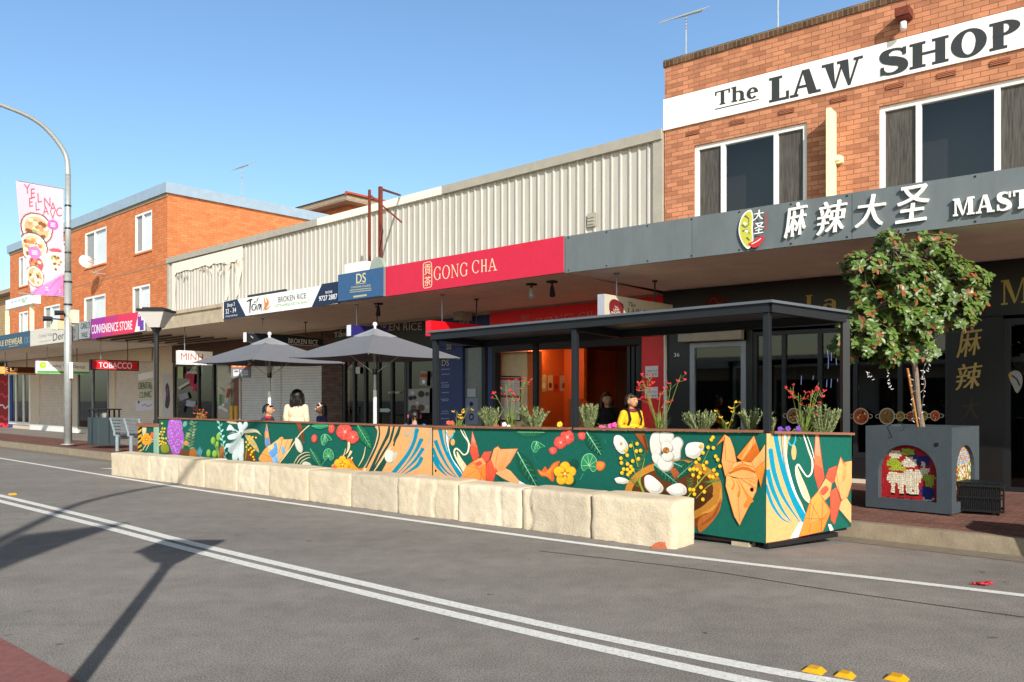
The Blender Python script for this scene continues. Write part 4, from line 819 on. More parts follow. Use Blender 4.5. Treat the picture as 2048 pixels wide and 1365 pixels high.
for x, y, r, c, lb_ in ((1588, 832, 15, '#7a6448', 'noodle bowl sticker on the glass behind the planter corner'), (1722, 833, 16, '#a04a30', 'red noodle bowl sticker just right of the end post'), (1774, 833, 16, '#76603a', 'large olive bowl sticker second from the end post'), (1801, 833, 9, '#8a7038', 'small tan bowl sticker left of the tree stake'), (1822, 833, 9, '#8a3a28', 'small red bowl sticker behind the tree stake'), (1847, 832, 9, '#7a7038', 'small green bowl sticker right of the tree trunk'), (1870, 832, 10, '#a5462e', 'orange red bowl sticker farthest right in the row')):
    pp = Paint(fplane(L, LF + .01)); pp.view(0, 0, 1)
    pp.stroke([(x - r - 1, y - 4), (x - r - 5, y - 3), (x - r - 7, y), (x - r - 5, y + 3), (x - r - 1, y + 4)], 1.5, '#a9a49a', 3); pp.stroke([(x + r + 1, y - 4), (x + r + 5, y - 3), (x + r + 7, y), (x + r + 5, y + 3), (x + r + 1, y + 4)], 1.5, '#a9a49a', 3)
    pp.ell(x, y, r, r * 1.05, '#b5aa94'); pp.ell(x, y, r * .88, r * .92, c)
    for q in range(16):
        a, d = ru(0, 6.28), math.sqrt(rnd()) * r * .7; pp.ell(x + d * math.cos(a), y + d * math.sin(a), ru(1, 3) * r / 16, ru(1, 3) * r / 16, random.choice(['#c9b48a', '#5a3a20', '#8a3020', '#5d6a2a', '#d9a060', '#3a2a1c']), n=7)
    tag(pp.mb.build('bowl_sticker', PAINT), lb_, 'sticker', 'bowl stickers on the black shop window')
b = MB(); pl = fplane(L, LF + .35)
for x, y0, y1 in ((1641, 694, 735), (1655, 700, 716), (1657, 716, 738), (1668, 697, 712), (1663, 706, 722), (1672, 716, 730), (1603, 752, 770), (1627, 752, 760), (1636, 758, 773), (1644, 757, 772), (1654, 760, 775), (1663, 758, 776), (1675, 758, 764), (1685, 762, 777), (1708, 760, 772), (1716, 764, 778)):
    b.tube([pl.w(*pl.px(x, y0)), pl.w(*pl.px(x + ru(-1.5, 1.5), y1))], .006, 6)
tag(b.build('neon_sign', emit('blue_white_neon', '#b9c0ff', 1.1)), 'blue white neon strokes glowing behind the black shop window', 'neon sign')
pp = Paint(fplane(L, LF + .02)); pp.view(1640, 440, 3.102); pp.blob([(1170, 960), (1215, 935), (1250, 960), (1255, 1020), (1225, 1075), (1195, 1030)], '#8a8a86'); pp.stroke([(1190, 965), (1220, 990), (1240, 1030)], 10, '#2a3038'); pp.ell(1180, 965, 12, 14, '#a5783a'); tag(pp.mb.build('window_stickers', PAINT), 'torn pale sticker on the glass door at right edge', 'poster')

# ------------------------------------------------------------------ boards along the awnings
def fsign(name, label, pxa, pxb, za, zb, col, draw, fr=M, t=TA, th=.06, name_m=None):
    pp = Paint(fplane(fr, t - .022)); a0, a1 = fr.s(pxa, t), fr.s(pxb, t); pp.board(a0, a1, za, zb, th, col, '#77777a'); draw(pp)
    return tag(pp.mb.build(name, name_m or PAINT), label, 'sign')
def d_eye(p):
    p.view(0, 580, 6.825); p.text('LE EYEWEAR', 8, 700, 770, 305, 640, 735, '#d9c58a', bold=.02); p.stroke([(120, 780), (250, 757)], 8, '#a99a6a', 1)
    for x in (352, 392): p.stroke([(x + 20 * math.cos(i * .63), 690 - (x - 352) * .2 + 42 * math.sin(i * .63)) for i in range(11)], 4, '#8a9cb0', 1)
fsign('shop_sign', 'blue grey eyewear shop sign board at far left awning edge', -60, 62, 3.32, 3.83, '#3d5a72', d_eye)
def d_den(p):
    p.view(0, 580, 6.825); p.text('Canley Vale', 530, 612, 672, 715, 580, 640, '#7a7a76'); p.text('Dental', 722, 600, 700, 985, 545, 650, '#33363a', bold=.005)
    p.stroke([(540, 715), (690, 690)], 9, '#a9a7a0', 1); p.poly([(955, 520), (1000, 508), (1000, 700), (955, 708)], '#4a5a6a'); p.stroke([(1000, 560), (1015, 535), (1025, 570), (1010, 590)], 5, '#4a4a4c'); p.stroke([(1005, 640), (1018, 655), (1022, 625)], 5, '#4a4a4c')
fsign('shop_sign', 'pale grey dental clinic sign board behind the street pole', 62, 158, 3.31, 3.83, '#cfcbc2', d_den)
def d_con(p):
    p.view(0, 580, 3.79); q = lambda x: (255 - (x - 605) * .157, 388 - (x - 605) * .125)
    p.poly([(690, 222), (860, 195), (800, 352), (680, 376)], '#a02a96'); p.poly([(860, 195), (1050, 168), (1020, 325), (800, 352)], '#d92c58'); p.poly([(800, 204), (900, 188), (850, 348), (770, 356)], '#c02a78')
    p.text('CANLEY', 614, 255, 300, 684, 240, 290, '#4a4448', bold=.03); p.text('VALE', 618, 325, 362, 664, 318, 358, '#4a4448', bold=.03); p.text('CONVENIENCE STORE', 694, 268, 335, 1003, 232, 300, '#f6eef2', bold=.03)
    p.poly([(1044, 205), (1072, 200), (1072, 275), (1044, 278)], '#8a3a9a'); p.poly([(1060, 235), (1090, 230), (1090, 305), (1060, 308)], '#6a3aa0'); p.stroke([(1050, 203), (1056, 185), (1066, 200)], 4, '#b03a8a')
fsign('shop_sign', 'white magenta and red CONVENIENCE STORE sign board on the awning', 159, 292, 3.33, 3.83, '#f2f0f0', d_con, name_m=SATIN)
def d_tam(p):
    p.view(300, 480, 3.25)
    p.poly([(480, 404), (568, 385), (625, 498), (480, 521)], '#23304a'); p.poly([(1118, 288), (1228, 270), (1228, 410), (1050, 440)], '#23304a')
    p.text('Shop 2', 502, 416, 446, 552, 404, 434, '#eef0f2', bold=.01); p.text('32 - 34', 492, 452, 482, 560, 440, 470, '#eef0f2', bold=.015); p.text('Canley Vale Road', 492, 492, 508, 568, 482, 498, '#dfe3e6')
    p.text('BROKEN RICE', 835, 372, 408, 1015, 345, 380, '#2c3036', bold=.01); p.text('VIETNAMESE RESTAURANT', 812, 422, 442, 1036, 392, 412, '#7fae8a'); p.text('PHONE', 1142, 335, 352, 1186, 328, 345, '#eef0f2', bold=.01); p.text('9727 2887', 1100, 368, 400, 1218, 350, 383, '#f4f6f8', bold=.02)
    K = '#26292e'
    p.stroke([(630, 402), (650, 392), (668, 386)], [5, 11, 5], K); p.stroke([(655, 390), (652, 430), (650, 476)], [8, 9, 5], K); p.stroke([(690, 420), (668, 424), (665, 452), (682, 456), (692, 425), (692, 458)], [4, 6, 6, 5, 5, 3], K); p.stroke([(676, 412), (684, 402), (694, 408)], 4, K); p.stroke([(696, 398), (706, 374)], [6, 3], K); p.stroke([(702, 458), (706, 424), (716, 420), (714, 454), (724, 418), (726, 464)], [4, 6, 5, 5, 5, 3], K)
    for q in ([(738, 458), (752, 430), (742, 370)], [(748, 452), (768, 410), (758, 375)], [(752, 456), (785, 432)], [(745, 440), (760, 415), (772, 425)]): p.stroke(q, [3, 14, 2][:len(q)] if len(q) > 2 else [8, 3], '#d98a3c')
fsign('shop_sign', 'white and navy BROKEN RICE restaurant sign board on the awning', 448, 678, 3.36, 3.74, '#f3f2ee', d_tam, name_m=SATIN)
def d_ds(p):
    p.view(620, 340, 3.792); p.board(M.s(679, TA), M.s(769, TA), 3.37, 3.385, .01, '#202a40'); p.up(); p.text('DS', 352, 790, 862, 424, 780, 852, '#d9cfa0', bold=.02); p.stroke([(345, 868), (425, 858)], 4, '#c9bf95', 1); p.text('COACHING COLLEGE', 312, 886, 900, 460, 868, 884, '#d9cfa0', bold=.01)
    for y in (915, 930): p.stroke([(303, y), (466, y - 18)], 7, '#a3a894', 1)
    p.text('0400 233 260', 330, 955, 973, 432, 943, 961, '#d9cfa0') if 0 else p.stroke([(330, 964), (432, 950)], 14, '#b5b192', 1)
fsign('shop_sign', 'blue coaching college sign board with gold initials on the awning', 678, 769, 3.37, 3.87, '#3c6089', d_ds, t=TA - .06)
def d_gc(p):
    p.view(620, 340, 3.792); G = '#efd8b4'
    p.serif('GONG', 940, 740, 838, 1198, 702, 802, G, .12, .055, .05, .15); p.serif('CHA', 1230, 692, 786, 1420, 666, 762, G, .12, .055, .05, .15)
    p.stroke([(868, 708), (905, 698), (922, 712), (924, 790), (924, 870), (915, 888), (880, 896), (862, 890), (860, 800), (860, 722), (868, 708)], 5, G, 2); p.text('貢', 868, 722, 800, 918, 714, 792, G, bold=-.004); p.text('茶', 868, 812, 886, 918, 804, 878, G, bold=-.004)
fsign('shop_sign', 'long plain red GONG CHA sign board with seal emblem on the awning', 770, 1129.5, 3.37, 3.88, '#d02c47', d_gc, name_m=SATIN)

# ------------------------------------------------------------------ boards hung across the footpath
def hung(label, px0, px1, yt, yb, col, edge, draw, t0=8.93, th=.16, soff=3.37, rods=2, fr=M, edge_y=None, t_rod=None):
    s = fr.s(px0, t0); pl = xplane(fr, s); a = (px1 - CX) / F
    # t at which px1 falls on the plane s
    t1 = s * (fr.w.x * a + fr.w.y) / (fr.r.x * a + fr.r.y); z1 = fr.z(px0, yt, t0); z0 = fr.z(px0, yb, t0)
    o = thing('hanging_sign', label, 'sign', tuple(fr.P(s - th / 2, (t0 + t1) / 2, z0)), 'signs hung under the awnings')
    pp = Paint(pl); pp.board(t0, t1, z0, z1, th, col, edge); draw(pp, t0, t1, z0, z1); pp.mb.build('sign_box', PAINT, o)
    for k in range(rods):
        b = MB(); t = t0 + (t1 - t0) * (.22 + .56 * k); b.tube([fr.P(s - th / 2, t, z1 - .01), fr.P(s - th / 2, t, soff)], .014, 6); b.tube([fr.P(s - th / 2, t, soff - .02), fr.P(s - th / 2, t, soff)], .05, 8); b.build('rod', ALU if k == 0 else BLACK, o)
    return o
def hd_tob(p, t0, t1, z0, z1):
    p.pab([(t0 + .04, z0 + .03), (t1 - .04, z0 + .03), (t1 - .04, z1 - .03), (t0 + .04, z1 - .03)], '#d6242e'); p.view(0, 580, 3.79); p.text('TOBACCO', 748, 550, 590, 1000, 552, 600, '#dfe6f2', bold=.02)
    for k in range(40):
        u = k / 39
        for zz in (z0 + .04, z1 - .04): p.pab([(t0 + .05 + u * (t1 - t0 - .1), zz), (t0 + .065 + u * (t1 - t0 - .1), zz), (t0 + .06 + u * (t1 - t0 - .1), zz + .015)], '#d9b56a')
hung('red TOBACCO sign with dark frame hung under the left awning', 182, 278, 719, 740, '#3a2a3a', '#3a2e40', hd_tob)
def hd_cvd(p, t0, t1, z0, z1):
    p.view(0, 580, 6.825); p.pab([(t0 + .02, z0 + .01), (t1, z0 + .01), (t1, z0 + .09), (t0 + .02, z0 + .09)], '#4aa84a'); p.blob([(545, 1000), (580, 985), (620, 995), (632, 1030), (615, 1065), (565, 1068), (540, 1045)], '#a9cf3a'); p.ell(588, 1028, 16, 16, '#c9df7a'); p.text('Canley Vale Dental', 660, 1015, 1062, 1160, 1030, 1092, '#3a3c3e')
hung('white and green dental sign hung behind the street pole', 73, 178, 722, 747, '#eceae4', '#c9c5cc', hd_cvd)
def hd_le(p, t0, t1, z0, z1):
    p.pab([(t0, z0 + .02), (t1, z0 + .02), (t1, z0 + .05), (t0, z0 + .05)], '#d9a05a'); p.pab([(t0, z0 + .01), (t0 + .25, z0 + .01), (t0 + .25, z1 - .01), (t0, z1 - .01)], '#e8a860'); p.view(0, 580, 6.825)
    p.text('LE', 35, 1060, 1115, 108, 1063, 1118, '#e0b878', bold=.01); p.text('LE', 142, 1066, 1110, 240, 1068, 1112, '#e0b878', bold=.01)
hung('dark brown and orange sign hung at the far left edge', -6, 72, 733, 748, '#4a2418', '#e0a860', hd_le)
def hd_min(p, t0, t1, z0, z1):
    p.view(300, 480, 3.25); p.text('MINH', 200, 735, 780, 345, 742, 786, '#b5605a', bold=.02); p.text('7/32-34 CANLEY VALE RD', 186, 790, 806, 362, 798, 816, '#8a7a78')
hung('white sign with red lettering hung behind the black lamp post', 357, 425, 701, 729, '#f0ece6', '#e2ded8', hd_min, rods=1)
def hd_br(p, t0, t1, z0, z1):
    p.view(300, 480, 3.25); p.text('BROKEN RICE', 900, 640, 672, 1090, 652, 684, '#c9c6c0', bold=.01); p.stroke([(640, 606), (900, 616), (1125, 642)], 3, '#77746e', 1); p.stroke([(655, 625), (670, 640)], 5, '#b9b6b0', 1)
hung('black BROKEN RICE sign hung behind the left umbrella', 493, 647, 665, 684, '#23262a', '#eef0f0', hd_br)
hung('small purple sign with white end hung behind the right umbrella', 702, 775, 650, 672, '#2a2668', '#d9dde6', lambda p, *k: None)
hung('bright red unlettered sign hung at the corner of the pergola roof', 862, 985, 641, 672, '#c8101e', '#e02a3a', lambda p, *k: None)
def hd_law(p, t0, t1, z0, z1):
    p.view(900, 540, 4.014); p.blob([(1318, 235), (1282, 258), (1278, 315), (1290, 360), (1300, 375), (1380, 375), (1392, 345), (1392, 290), (1375, 265)], '#6a1f24')
    p.text('The', 1320, 290, 306, 1348, 292, 308, '#d9c9c0'); p.text('LAW', 1312, 310, 328, 1358, 312, 330, '#d9c9c0', bold=.01); p.text('SHOPPE', 1292, 333, 352, 1368, 336, 355, '#d9c9c0', bold=.01)
    p.serif('The', 1425, 256, 292, 1490, 266, 302, '#2e2c2a', .18, .08, .06, .1); p.serif('LAW', 1425, 308, 348, 1530, 320, 356, '#2e2c2a', .2, .08, .07, .1); p.serif('SHOPP', 1550, 322, 360, 1700, 340, 376, '#2e2c2a', .2, .08, .07, .1)
hung('cream sign with maroon badge reading The LAW SHOPPE hung under awnings', 1209, 1345, 588, 645, '#bdb6a2', '#a9adb8', hd_law, th=.14)

# ------------------------------------------------------------------ things on roofs and awnings
def antenna(label, px, py_base, py_top, t, fr, arm, n, sc=1.0):
    s, zb = fr.st(px, py_base, t); zt = fr.z(px, py_top, t); o = thing('antenna', label, 'antenna', tuple(fr.P(s, t, zb)), 'television antennas')
    b = MB(); b.tube([fr.P(s, t, zb - .3), fr.P(s, t, zt)], .02 * sc, 6); b.build('mast', GALV, o)
    b = MB(); b.tube([fr.P(s - arm, t, zt), fr.P(s + arm * .6, t, zt - .04)], .022 * sc, 6)
    for k in range(n):
        x = s - arm + (arm * 1.6) * k / (n - 1); l = (.1 + .16 * k / n) * sc; zz = .02 * (k % 3)
        b.tube([fr.P(x, t - l, zt - .02 - l * .5), fr.P(x + .05, t + l, zt + l * .5)], .013 * sc, 5)
    b.build('boom', GALV, o); return o
antenna('television antenna on a mast above the tan brick parapet', 1372, 112, 28, 12.9, L, .5, 15, .8)
antenna('television antenna on a thin mast above the orange block roof', 484, 440, 333, 15, M, .7, 7, 1.2)
b = MB(); s, zb = L.st(1556, 70, 13); b.tube([L.P(s, 13, zb - .3), L.P(s, 13, zb + 1.4)], .015, 6); tag(b.build('mast', GALV), 'bare thin mast rising from the tan brick roof', 'mast')
fr_ = thing('steel_frame', 'rusty steel sign frame standing up from the middle awning', 'frame', tuple(M.P(M.s(760, 10), 10, 3.74)))
b = MB(); sa, sb = M.s(739, 10.6), M.s(761, 9.6); za, zb = M.z(739, 380, 10.6), M.z(761, 374, 9.6)
b.beam(M.P(sb, 9.6, 3.74), M.P(sb, 9.6, zb), .075, .075); b.build('post', RUST, fr_); b = MB(); b.beam(M.P(sa, 10.6, 3.74), M.P(sa, 10.6, za), .055, .055); b.build('post', RUST, fr_)
b = MB(); b.beam(M.P(sb, 9.6, zb - .04), M.P(M.s(800, 11.6), 11.6, M.z(800, 391, 11.6)), .045, .045); b.beam(M.P(sa, 10.6, za - .1), M.P(sa + .7, 10.9, za - .75), .04, .04); b.build('brace', RUST, fr_)
b = MB(); b.tube(cat([M.P(sb + .06, 9.54, 4.9), M.P(sb + .2, 9.5, 4.75), M.P(sb + .12, 9.5, 4.5), M.P(sb + .2, 9.5, 4.3), M.P(sb + .05, 9.54, 4.2)]), .01, 5); b.build('cable', BLACK, fr_)
b = MB(); t = 9.3; s, z = M.st(753, 548, t); ps = [(s + .23 * math.cos(R(a)), z + .31 * math.sin(R(a))) for a in range(0, 181, 12)]
f0 = [M.P(x, t, y) for x, y in ps]; f1 = [M.P(x, t + .08, y) for x, y in ps]; b.face(f0[::-1]); b.face(f1)
for i in range(len(ps) - 1): b.face([f0[i], f0[i + 1], f1[i + 1], f1[i]])
b.box(M, s - .23, s + .23, t, t + .08, 3.74, z - .001); tag(b.build('round_board', mat('grey_green_board', '#98a397', .7)), 'grey green half round board standing on the middle awning', 'sign')
ac = thing('air_conditioner', 'white air conditioner box on the awning beside half round board', 'air conditioner', tuple(M.P(M.s(710, 10.3), 10.3, 3.74)))
s0_, s1_ = M.s(688, 10.2), M.s(730, 10.2); b = MB(); b.box(M, s0_, s1_, 10.2, 10.6, 3.8, M.z(700, 527, 10.2)); b.build('housing', WHITE, ac, bevel=.02)
b = MB()
for k in range(7): b.box(M, s0_ - .01, s0_ - .001, 10.24, 10.56, 3.88 + k * .06, 3.9 + k * .06)
for k in (0, 1): b.box(M, s0_ + .1 + k * .5, s0_ + .16 + k * .5, 10.25, 10.55, 3.74, 3.8)
b.build('grille', BLACK, ac)
b = MB(); t = TA + .1; s_a, s_b = M.s(495, t), M.s(570, t); b.box(M, s_a, s_b, t, t + .05, 3.74, 3.82); tag(b.build('angle_bar', BLACK), 'dark metal bar lying along the top of white restaurant sign', 'bar')
for i, (px, t, fr, lbl) in enumerate(((1063, 9.3, M, 'spotlight with a pale bulb under the boarded awning'), (1104, 9.3, M, 'black twin spotlight under the awning near the slate board'), (757, 9.3, M, 'black twin spotlight under the awning behind right umbrella'))):
    s = fr.s(px, t); o = thing('spotlight', lbl, 'spotlight', tuple(fr.P(s, t, 3.2)), 'spotlights under the awnings')
    b = MB(); b.box(fr, s - .06, s + .06, t - .06, t + .06, 3.34, 3.37); b.tube([fr.P(s, t, 3.34), fr.P(s, t, 3.28)], .02, 8); b.build('bracket', BLACK, o)
    b = MB(); b.tube([fr.P(s, t, 3.29), fr.P(s + .02, t - .02, 3.22), fr.P(s + .05, t - .05, 3.14)], [.03, .045, .055], 10); b.build('lamp_head', BLACK if i else GALV, o, smooth=False)
s = M.s(915, 11.3); b = MB(); b.box(M, s - .12, s + .12, 11.3, 11.6, 3.2, 3.36); b.lathe(M.P(s, 11.28, 3.2), [(.06, 0), (.07, .05), (.06, .1)], 10); tag(b.build('security_camera', CAPG), 'grey security camera box under the awning by navy band', 'camera')
# sign box on posts above the eyewear shop
o = thing('light_box_sign', 'pale blue light box sign on cream posts above eyewear awning', 'sign', tuple(M.P(M.s(40, 10), 10, 3.74)))
pp = Paint(fplane(M, 9.6)); a0, a1 = M.s(11, 9.6), M.s(67, 9.6); z0_, z1_ = M.z(40, 613, 9.6), M.z(40, 594, 9.6); pp.board(a0, a1, z0_, z1_, .28, '#dfe6ef', '#f2f0ec')
for k in range(5): pp.stroke([(22 + k * 7, 606 - k * 2), (27 + k * 7, 604 - k * 2)], 4, '#b5c6dc', 1)
pp.ell(47, 602, 4, 4, '#a9cfa0'); pp.mb.build('sign_box', PAINT, o)
for x in (14, 63): b = MB(); b.box(M, M.s(x, 9.75) - .06, M.s(x, 9.75) + .06, 9.7, 9.82, 3.74, z0_); b.build('post', CREAM, o)
# bracket and dish on the orange wall
o = thing('satellite_dish', 'white satellite dish and bracket on the orange brick wall', 'satellite dish', tuple(M.P(M.s(205, TF), TF, 6.3)))
s, z = M.st(212, 530, TF); c = M.P(s, TF - .7, z); b = MB(); b.lathe((0, 0, 0), [(.02, 0), (.15, .015), (.25, .05), (.3, .08), (.3, .09)], 18)
q = Vector((M.r.x * .8, M.r.y * .8, .25)).normalized().to_track_quat('Z', 'Y').to_matrix(); b.v = [c + q @ v for v in b.v]; b.build('dish', WHITE, o, smooth=True)
b = MB(); b.tube([M.P(s, TF - .01, z - .35), M.P(s, TF - .45, z - .35), M.P(s, TF - .68, z)], .025, 6); b.tube([M.P(s, TF - .01, z - .1), M.P(s, TF - .45, z - .35)], .02, 6); b.tube([c, c + q @ Vector((.3, 0, .45))], .015, 6); b.build('bracket', GALV, o)
# ------------------------------------------------------------------ street poles and lamps
def banner_pole(label, blabel, base, wdir, banner=True, z1=7.85, z0=4.57, nar=.42):
    base = Vector(base); w3 = Vector((wdir.x, wdir.y, 0)); r3 = Vector((-wdir.y, wdir.x, 0)); u3 = Vector((0, 0, 1))
    o = thing('street_lamp', label, 'street lamp', tuple(base), 'tall curved street lamps')
    b = MB(); b.tube([base, base + u3 * .03], .2, 16); b.tube([base, base + u3 * 5.3], [.115, .108], 16); b.tube([base + u3 * 5.3, base + u3 * 8.3], [.088, .08], 16)
    b.build('pole', GALV, o, smooth=True)
    b = MB(); arm = cat([base + u3 * 8.3, base + u3 * 9.0 + w3 * .1, base + u3 * 9.7 + w3 * .75, base + u3 * 9.98 + w3 * 1.7, base + u3 * 10.05 + w3 * 3.0], n=8); b.tube(arm, [.08 - .03 * i / len(arm) for i in range(len(arm))], 12); b.build('arm', GALV, o, smooth=True)
    b = MB(); e = base + u3 * 10.02 + w3 * 3.3; b.ball(e, .38, .14, .08, 14, 8, mtx=Matrix.Rotation(math.atan2(w3.y, w3.x), 3, 'Z')); b.build('lamp_head', GALV, o, smooth=True)
    for z in (4.3, 5.0, 5.9, 6.65, 7.35, 5.3): b = MB(); b.tube([base + u3 * z, base + u3 * (z + .05)], .125 if z < 5.3 else .096, 14); b.build('band', BLACK, o)
    if not banner: return o
    bo = thing('banner', blabel, 'banner', tuple(base + w3 * .7 + u3 * 5.0))
    b = MB()
    for z in (z1 + .03, z0 - .02): b.tube([base + u3 * z, base + u3 * z + w3 * (1.35 if z > z0 or nar < .6 else .4)], .018, 6)
    b.build('banner_arm', GALV, bo)
    def P(u, v):     # u 0 at the pole .. 1 at the free edge; v 0 bottom .. 1 top; the cloth bellies and narrows downward
        wd = 1.28 - nar * (1 - (v if nar < .6 else v ** 2.4)) + .06 * math.sin(v * 3.1)
        k = .035 * math.sin(u * 4 + v * 3) * (1 - v * .5) + .012 * math.sin(u * 9 - v * 3) * (1 - v)
        return base + w3 * (.14 + u * wd) + u3 * (z0 + v * (z1 - z0) - .05 * u * (1 - v)) + r3 * k
    def Pp(u, v, l): return P(u, v) + r3 * l
    b = MB(); nu, nv = 56, 140; W_ = lin('#f6e9ee')
    def grid(sg):
        for i in range(nu):
            for j in range(nv):
                q = [Pp((i + a) / nu, (j + c) / nv, .004 * sg) for a, c in ((0, 0), (1, 0), (1, 1), (0, 1))]; b.face(q if sg > 0 else q[::-1], 0, [banner_col((i + a) / nu, (j + c) / nv) for a, c in ((0, 0), (1, 0), (1, 1), (0, 1))][::1 if sg > 0 else -1])
    rg = random.Random(3); discs = []
    for u, v, ra, cols in ((.62, .60, .3, ('#7a4a3a', '#e9ded0', '#c9a27a')), (.74, .43, .28, ('#6a3a34', '#eadfd2', '#d9b48a')), (.72, .28, .2, ('#f0d4d6', '#f6e6e6', '#d94a5a')), (.22, .31, .22, ('#f4dfe4', '#fbf3f4', '#ecd9cc')), (.8, .17, .2, ('#8a5a4a', '#e6dccf', '#b9a070'))):
        ra *= 1.25
        for k, c in zip((1, .9, .76), cols): discs.append((u, v, ra * k, ra * k * .4, lin(c)))
        for k in range(24):
            a, d = rg.uniform(0, 6.28), math.sqrt(rg.random()) * .6; discs.append((u + ra * d * math.cos(a), v + ra * .4 * d * math.sin(a), ra * .15, ra * .05, lin(rg.choice(['#e8d9b0', '#8aa050', '#d9744a', '#f2e6d0', '#7a4a2a', '#c98a5a']))))
    discs += [(.24, .655, .13, .048, lin('#d85aa6')), (.72, .385, .16, .058, lin('#e070b0')), (.2, .42, .16, .02, lin('#e0525a'))]
    for u0, v0 in ((.24, .655), (.72, .385)):
        for k in (-1, 0, 1): discs.append((u0, v0 + k * .014, .07, .0035, lin('#f6d9e8')))
    def banner_col(u, v):
        c = lin('#e6b6c4')
        if v < .2 - .17 * u: c = lin('#e27fba') if (v * 9 + u * 3) % 1 < .8 else lin('#cf6aa8')
        for a, q, rx, ry, k in discs:
            if ((u - a) / rx) ** 2 + ((v - q) / ry) ** 2 < 1 and v > .15 - .14 * u: c = k
        return c
    grid(1); grid(-1)
    def shape(pts, col, l):
        if len(pts) < 3: return
        fs = geometry.tessellate_polygon([[Vector((a, c, 0)) for a, c in pts]]); col = lin(col)
        for f in fs:
            q = [Pp(*pts[i], l) for i in f]; n = (q[1] - q[0]).cross(q[2] - q[0])
            b.face(q if n.dot(r3) > 0 else q[::-1], 0, col)
    lay = [.007]
    def disc(u, v, ru_, rv, col, n=20):
        lay[0] += .0012
        shape([(max(.01, min(.99, u + ru_ * math.cos(6.2832 * i / n))), max(.01, min(.99, v + rv * math.sin(6.2832 * i / n)))) for i in range(n)], col, lay[0])
    # the cloth shows its print from behind: the words read backwards
    def wordb(s, pts, hgt, col):
        for ch, (u, v) in zip(s, pts):
            vs, fs, asp = glyphs(ch, .03); lay[0] += .0003; c = lin(col); wu = hgt * min(asp, 1) * 1.75
            for f in fs:
                q = [Pp(max(.01, min(.99, u - vs[i][0] * wu)), v + vs[i][1] * hgt + vs[i][0] * .012, lay[0]) for i in f]; n = (q[1] - q[0]).cross(q[2] - q[0]); b.face(q if n.dot(r3) > 0 else q[::-1], 0, c)
    # u runs from the pole outward, which is right to left in the photograph: first letter nearest the pole
    wordb('CANLEY', [(.16, .735), (.3, .775), (.42, .81), (.56, .84), (.7, .87), (.84, .9)], .085, '#cf4460')
    wordb('VALE', [(.3, .7), (.46, .735), (.61, .765), (.75, .79)], .078, '#cf4460')
    for k in range(2): lay[0] += .001; shape([(.1, .055 - k * .02), (.55, .07 - k * .02), (.55, .078 - k * .02), (.1, .063 - k * .02)], '#f6d3e6', lay[0])
    b.build('banner_cloth', paintmat('banner_print', .7, .02), bo)
    return o
pb = gp(136, 890, KZ)
bp_ = banner_pole('galvanised curved street lamp with banner on the left footpath', 'pink food festival banner on the left street pole', pb, -M.w)
# camera and box cluster on the pole
o = thing('camera_cluster', 'cream boxes and security cameras strapped to the left street pole', 'security camera', tuple(pb + Vector((0, 0, 3.9))))
pl = lambda px, py, dy=0: Vector(((px - CX) / F * (pb.y + dy), pb.y + dy, EYE + (HY - py) / F * (pb.y + dy)))
for n_, px, py, sx, sz, m in (('control_box', 149, 634, .28, .4, CREAM), ('control_box', 110, 651, .22, .28, CREAM), ('control_box', 122, 651, .1, .26, TAN)):
    b = MB(); b.cube(pl(px, py, -.05), sx, .18, sz, -.75); b.build(n_, m, o, bevel=.01)
for px, py, a in ((105, 638, .3), (128, 626, -.4)):
    b = MB(); c = pl(px, py, -.2); b.tube([c, c + Vector((-.22 * math.cos(a), -.15, .02 - .1 * abs(a)))], [.07, .08], 10); b.tube([c, pl(132, 640)], .02, 6); b.build('camera', BLACK, o)
b = MB(); b.tube(cat([pl(132, 628, -.12), pl(140, 640, -.13), pl(142, 650, -.12), pl(150, 652, -.1)]), .02, 6); b.build('cable', CAPG, o)
b = MB(); b.cube(pl(142, 741, -.1), .03, .1, .5, -.7); tag(b.build('plate_sign', WHITE), 'narrow white plate strapped edge on to the street pole', 'sign')

def lantern(label, base, H=3.62):
    base = Vector(base); o = thing('lantern_lamp', label, 'street lamp', tuple(base), 'black lantern lamps')
    b = MB(); b.tube([base, base + Vector((0, 0, .9))], .075, 12); b.tube([base + Vector((0, 0, .9)), base + Vector((0, 0, H - .62))], .055, 12); b.build('pole', BLACK, o)
    b = MB(); b.lathe(base + Vector((0, 0, H - .66)), [(.06, 0), (.07, .1), (.13, .2), (.15, .22)], 4, rz=.1); b.build('lamp_base', BLACK, o)
    b = MB(); z = H - .44; A, C_ = .13, .31
    p = [base + Vector((x * A, y * A, z)) for x, y in ((-1, -1), (1, -1), (1, 1), (-1, 1))] + [base + Vector((x * C_, y * C_, z + .38)) for x, y in ((-1, -1), (1, -1), (1, 1), (-1, 1))]
    b.hexa(p); b.build('lamp_glass', mat('ribbed_lamp_glass', '#c9c4c0', .25, var=.1, scale=20, stretch=(1, 1, 6)), o)
    b = MB(); b.cube(base + Vector((0, 0, H - .03)), .7, .7, .06); b.cube(base + Vector((0, 0, H + .02)), .5, .5, .035); b.build('lamp_lid', STEEL, o, bevel=.01); return o
lx, ly = Q.P(Q.s(313, 9.7), 9.7)[:2]; lantern('black lantern street lamp beside the mural barrier at left', (lx, ly, fz(lx, ly)))
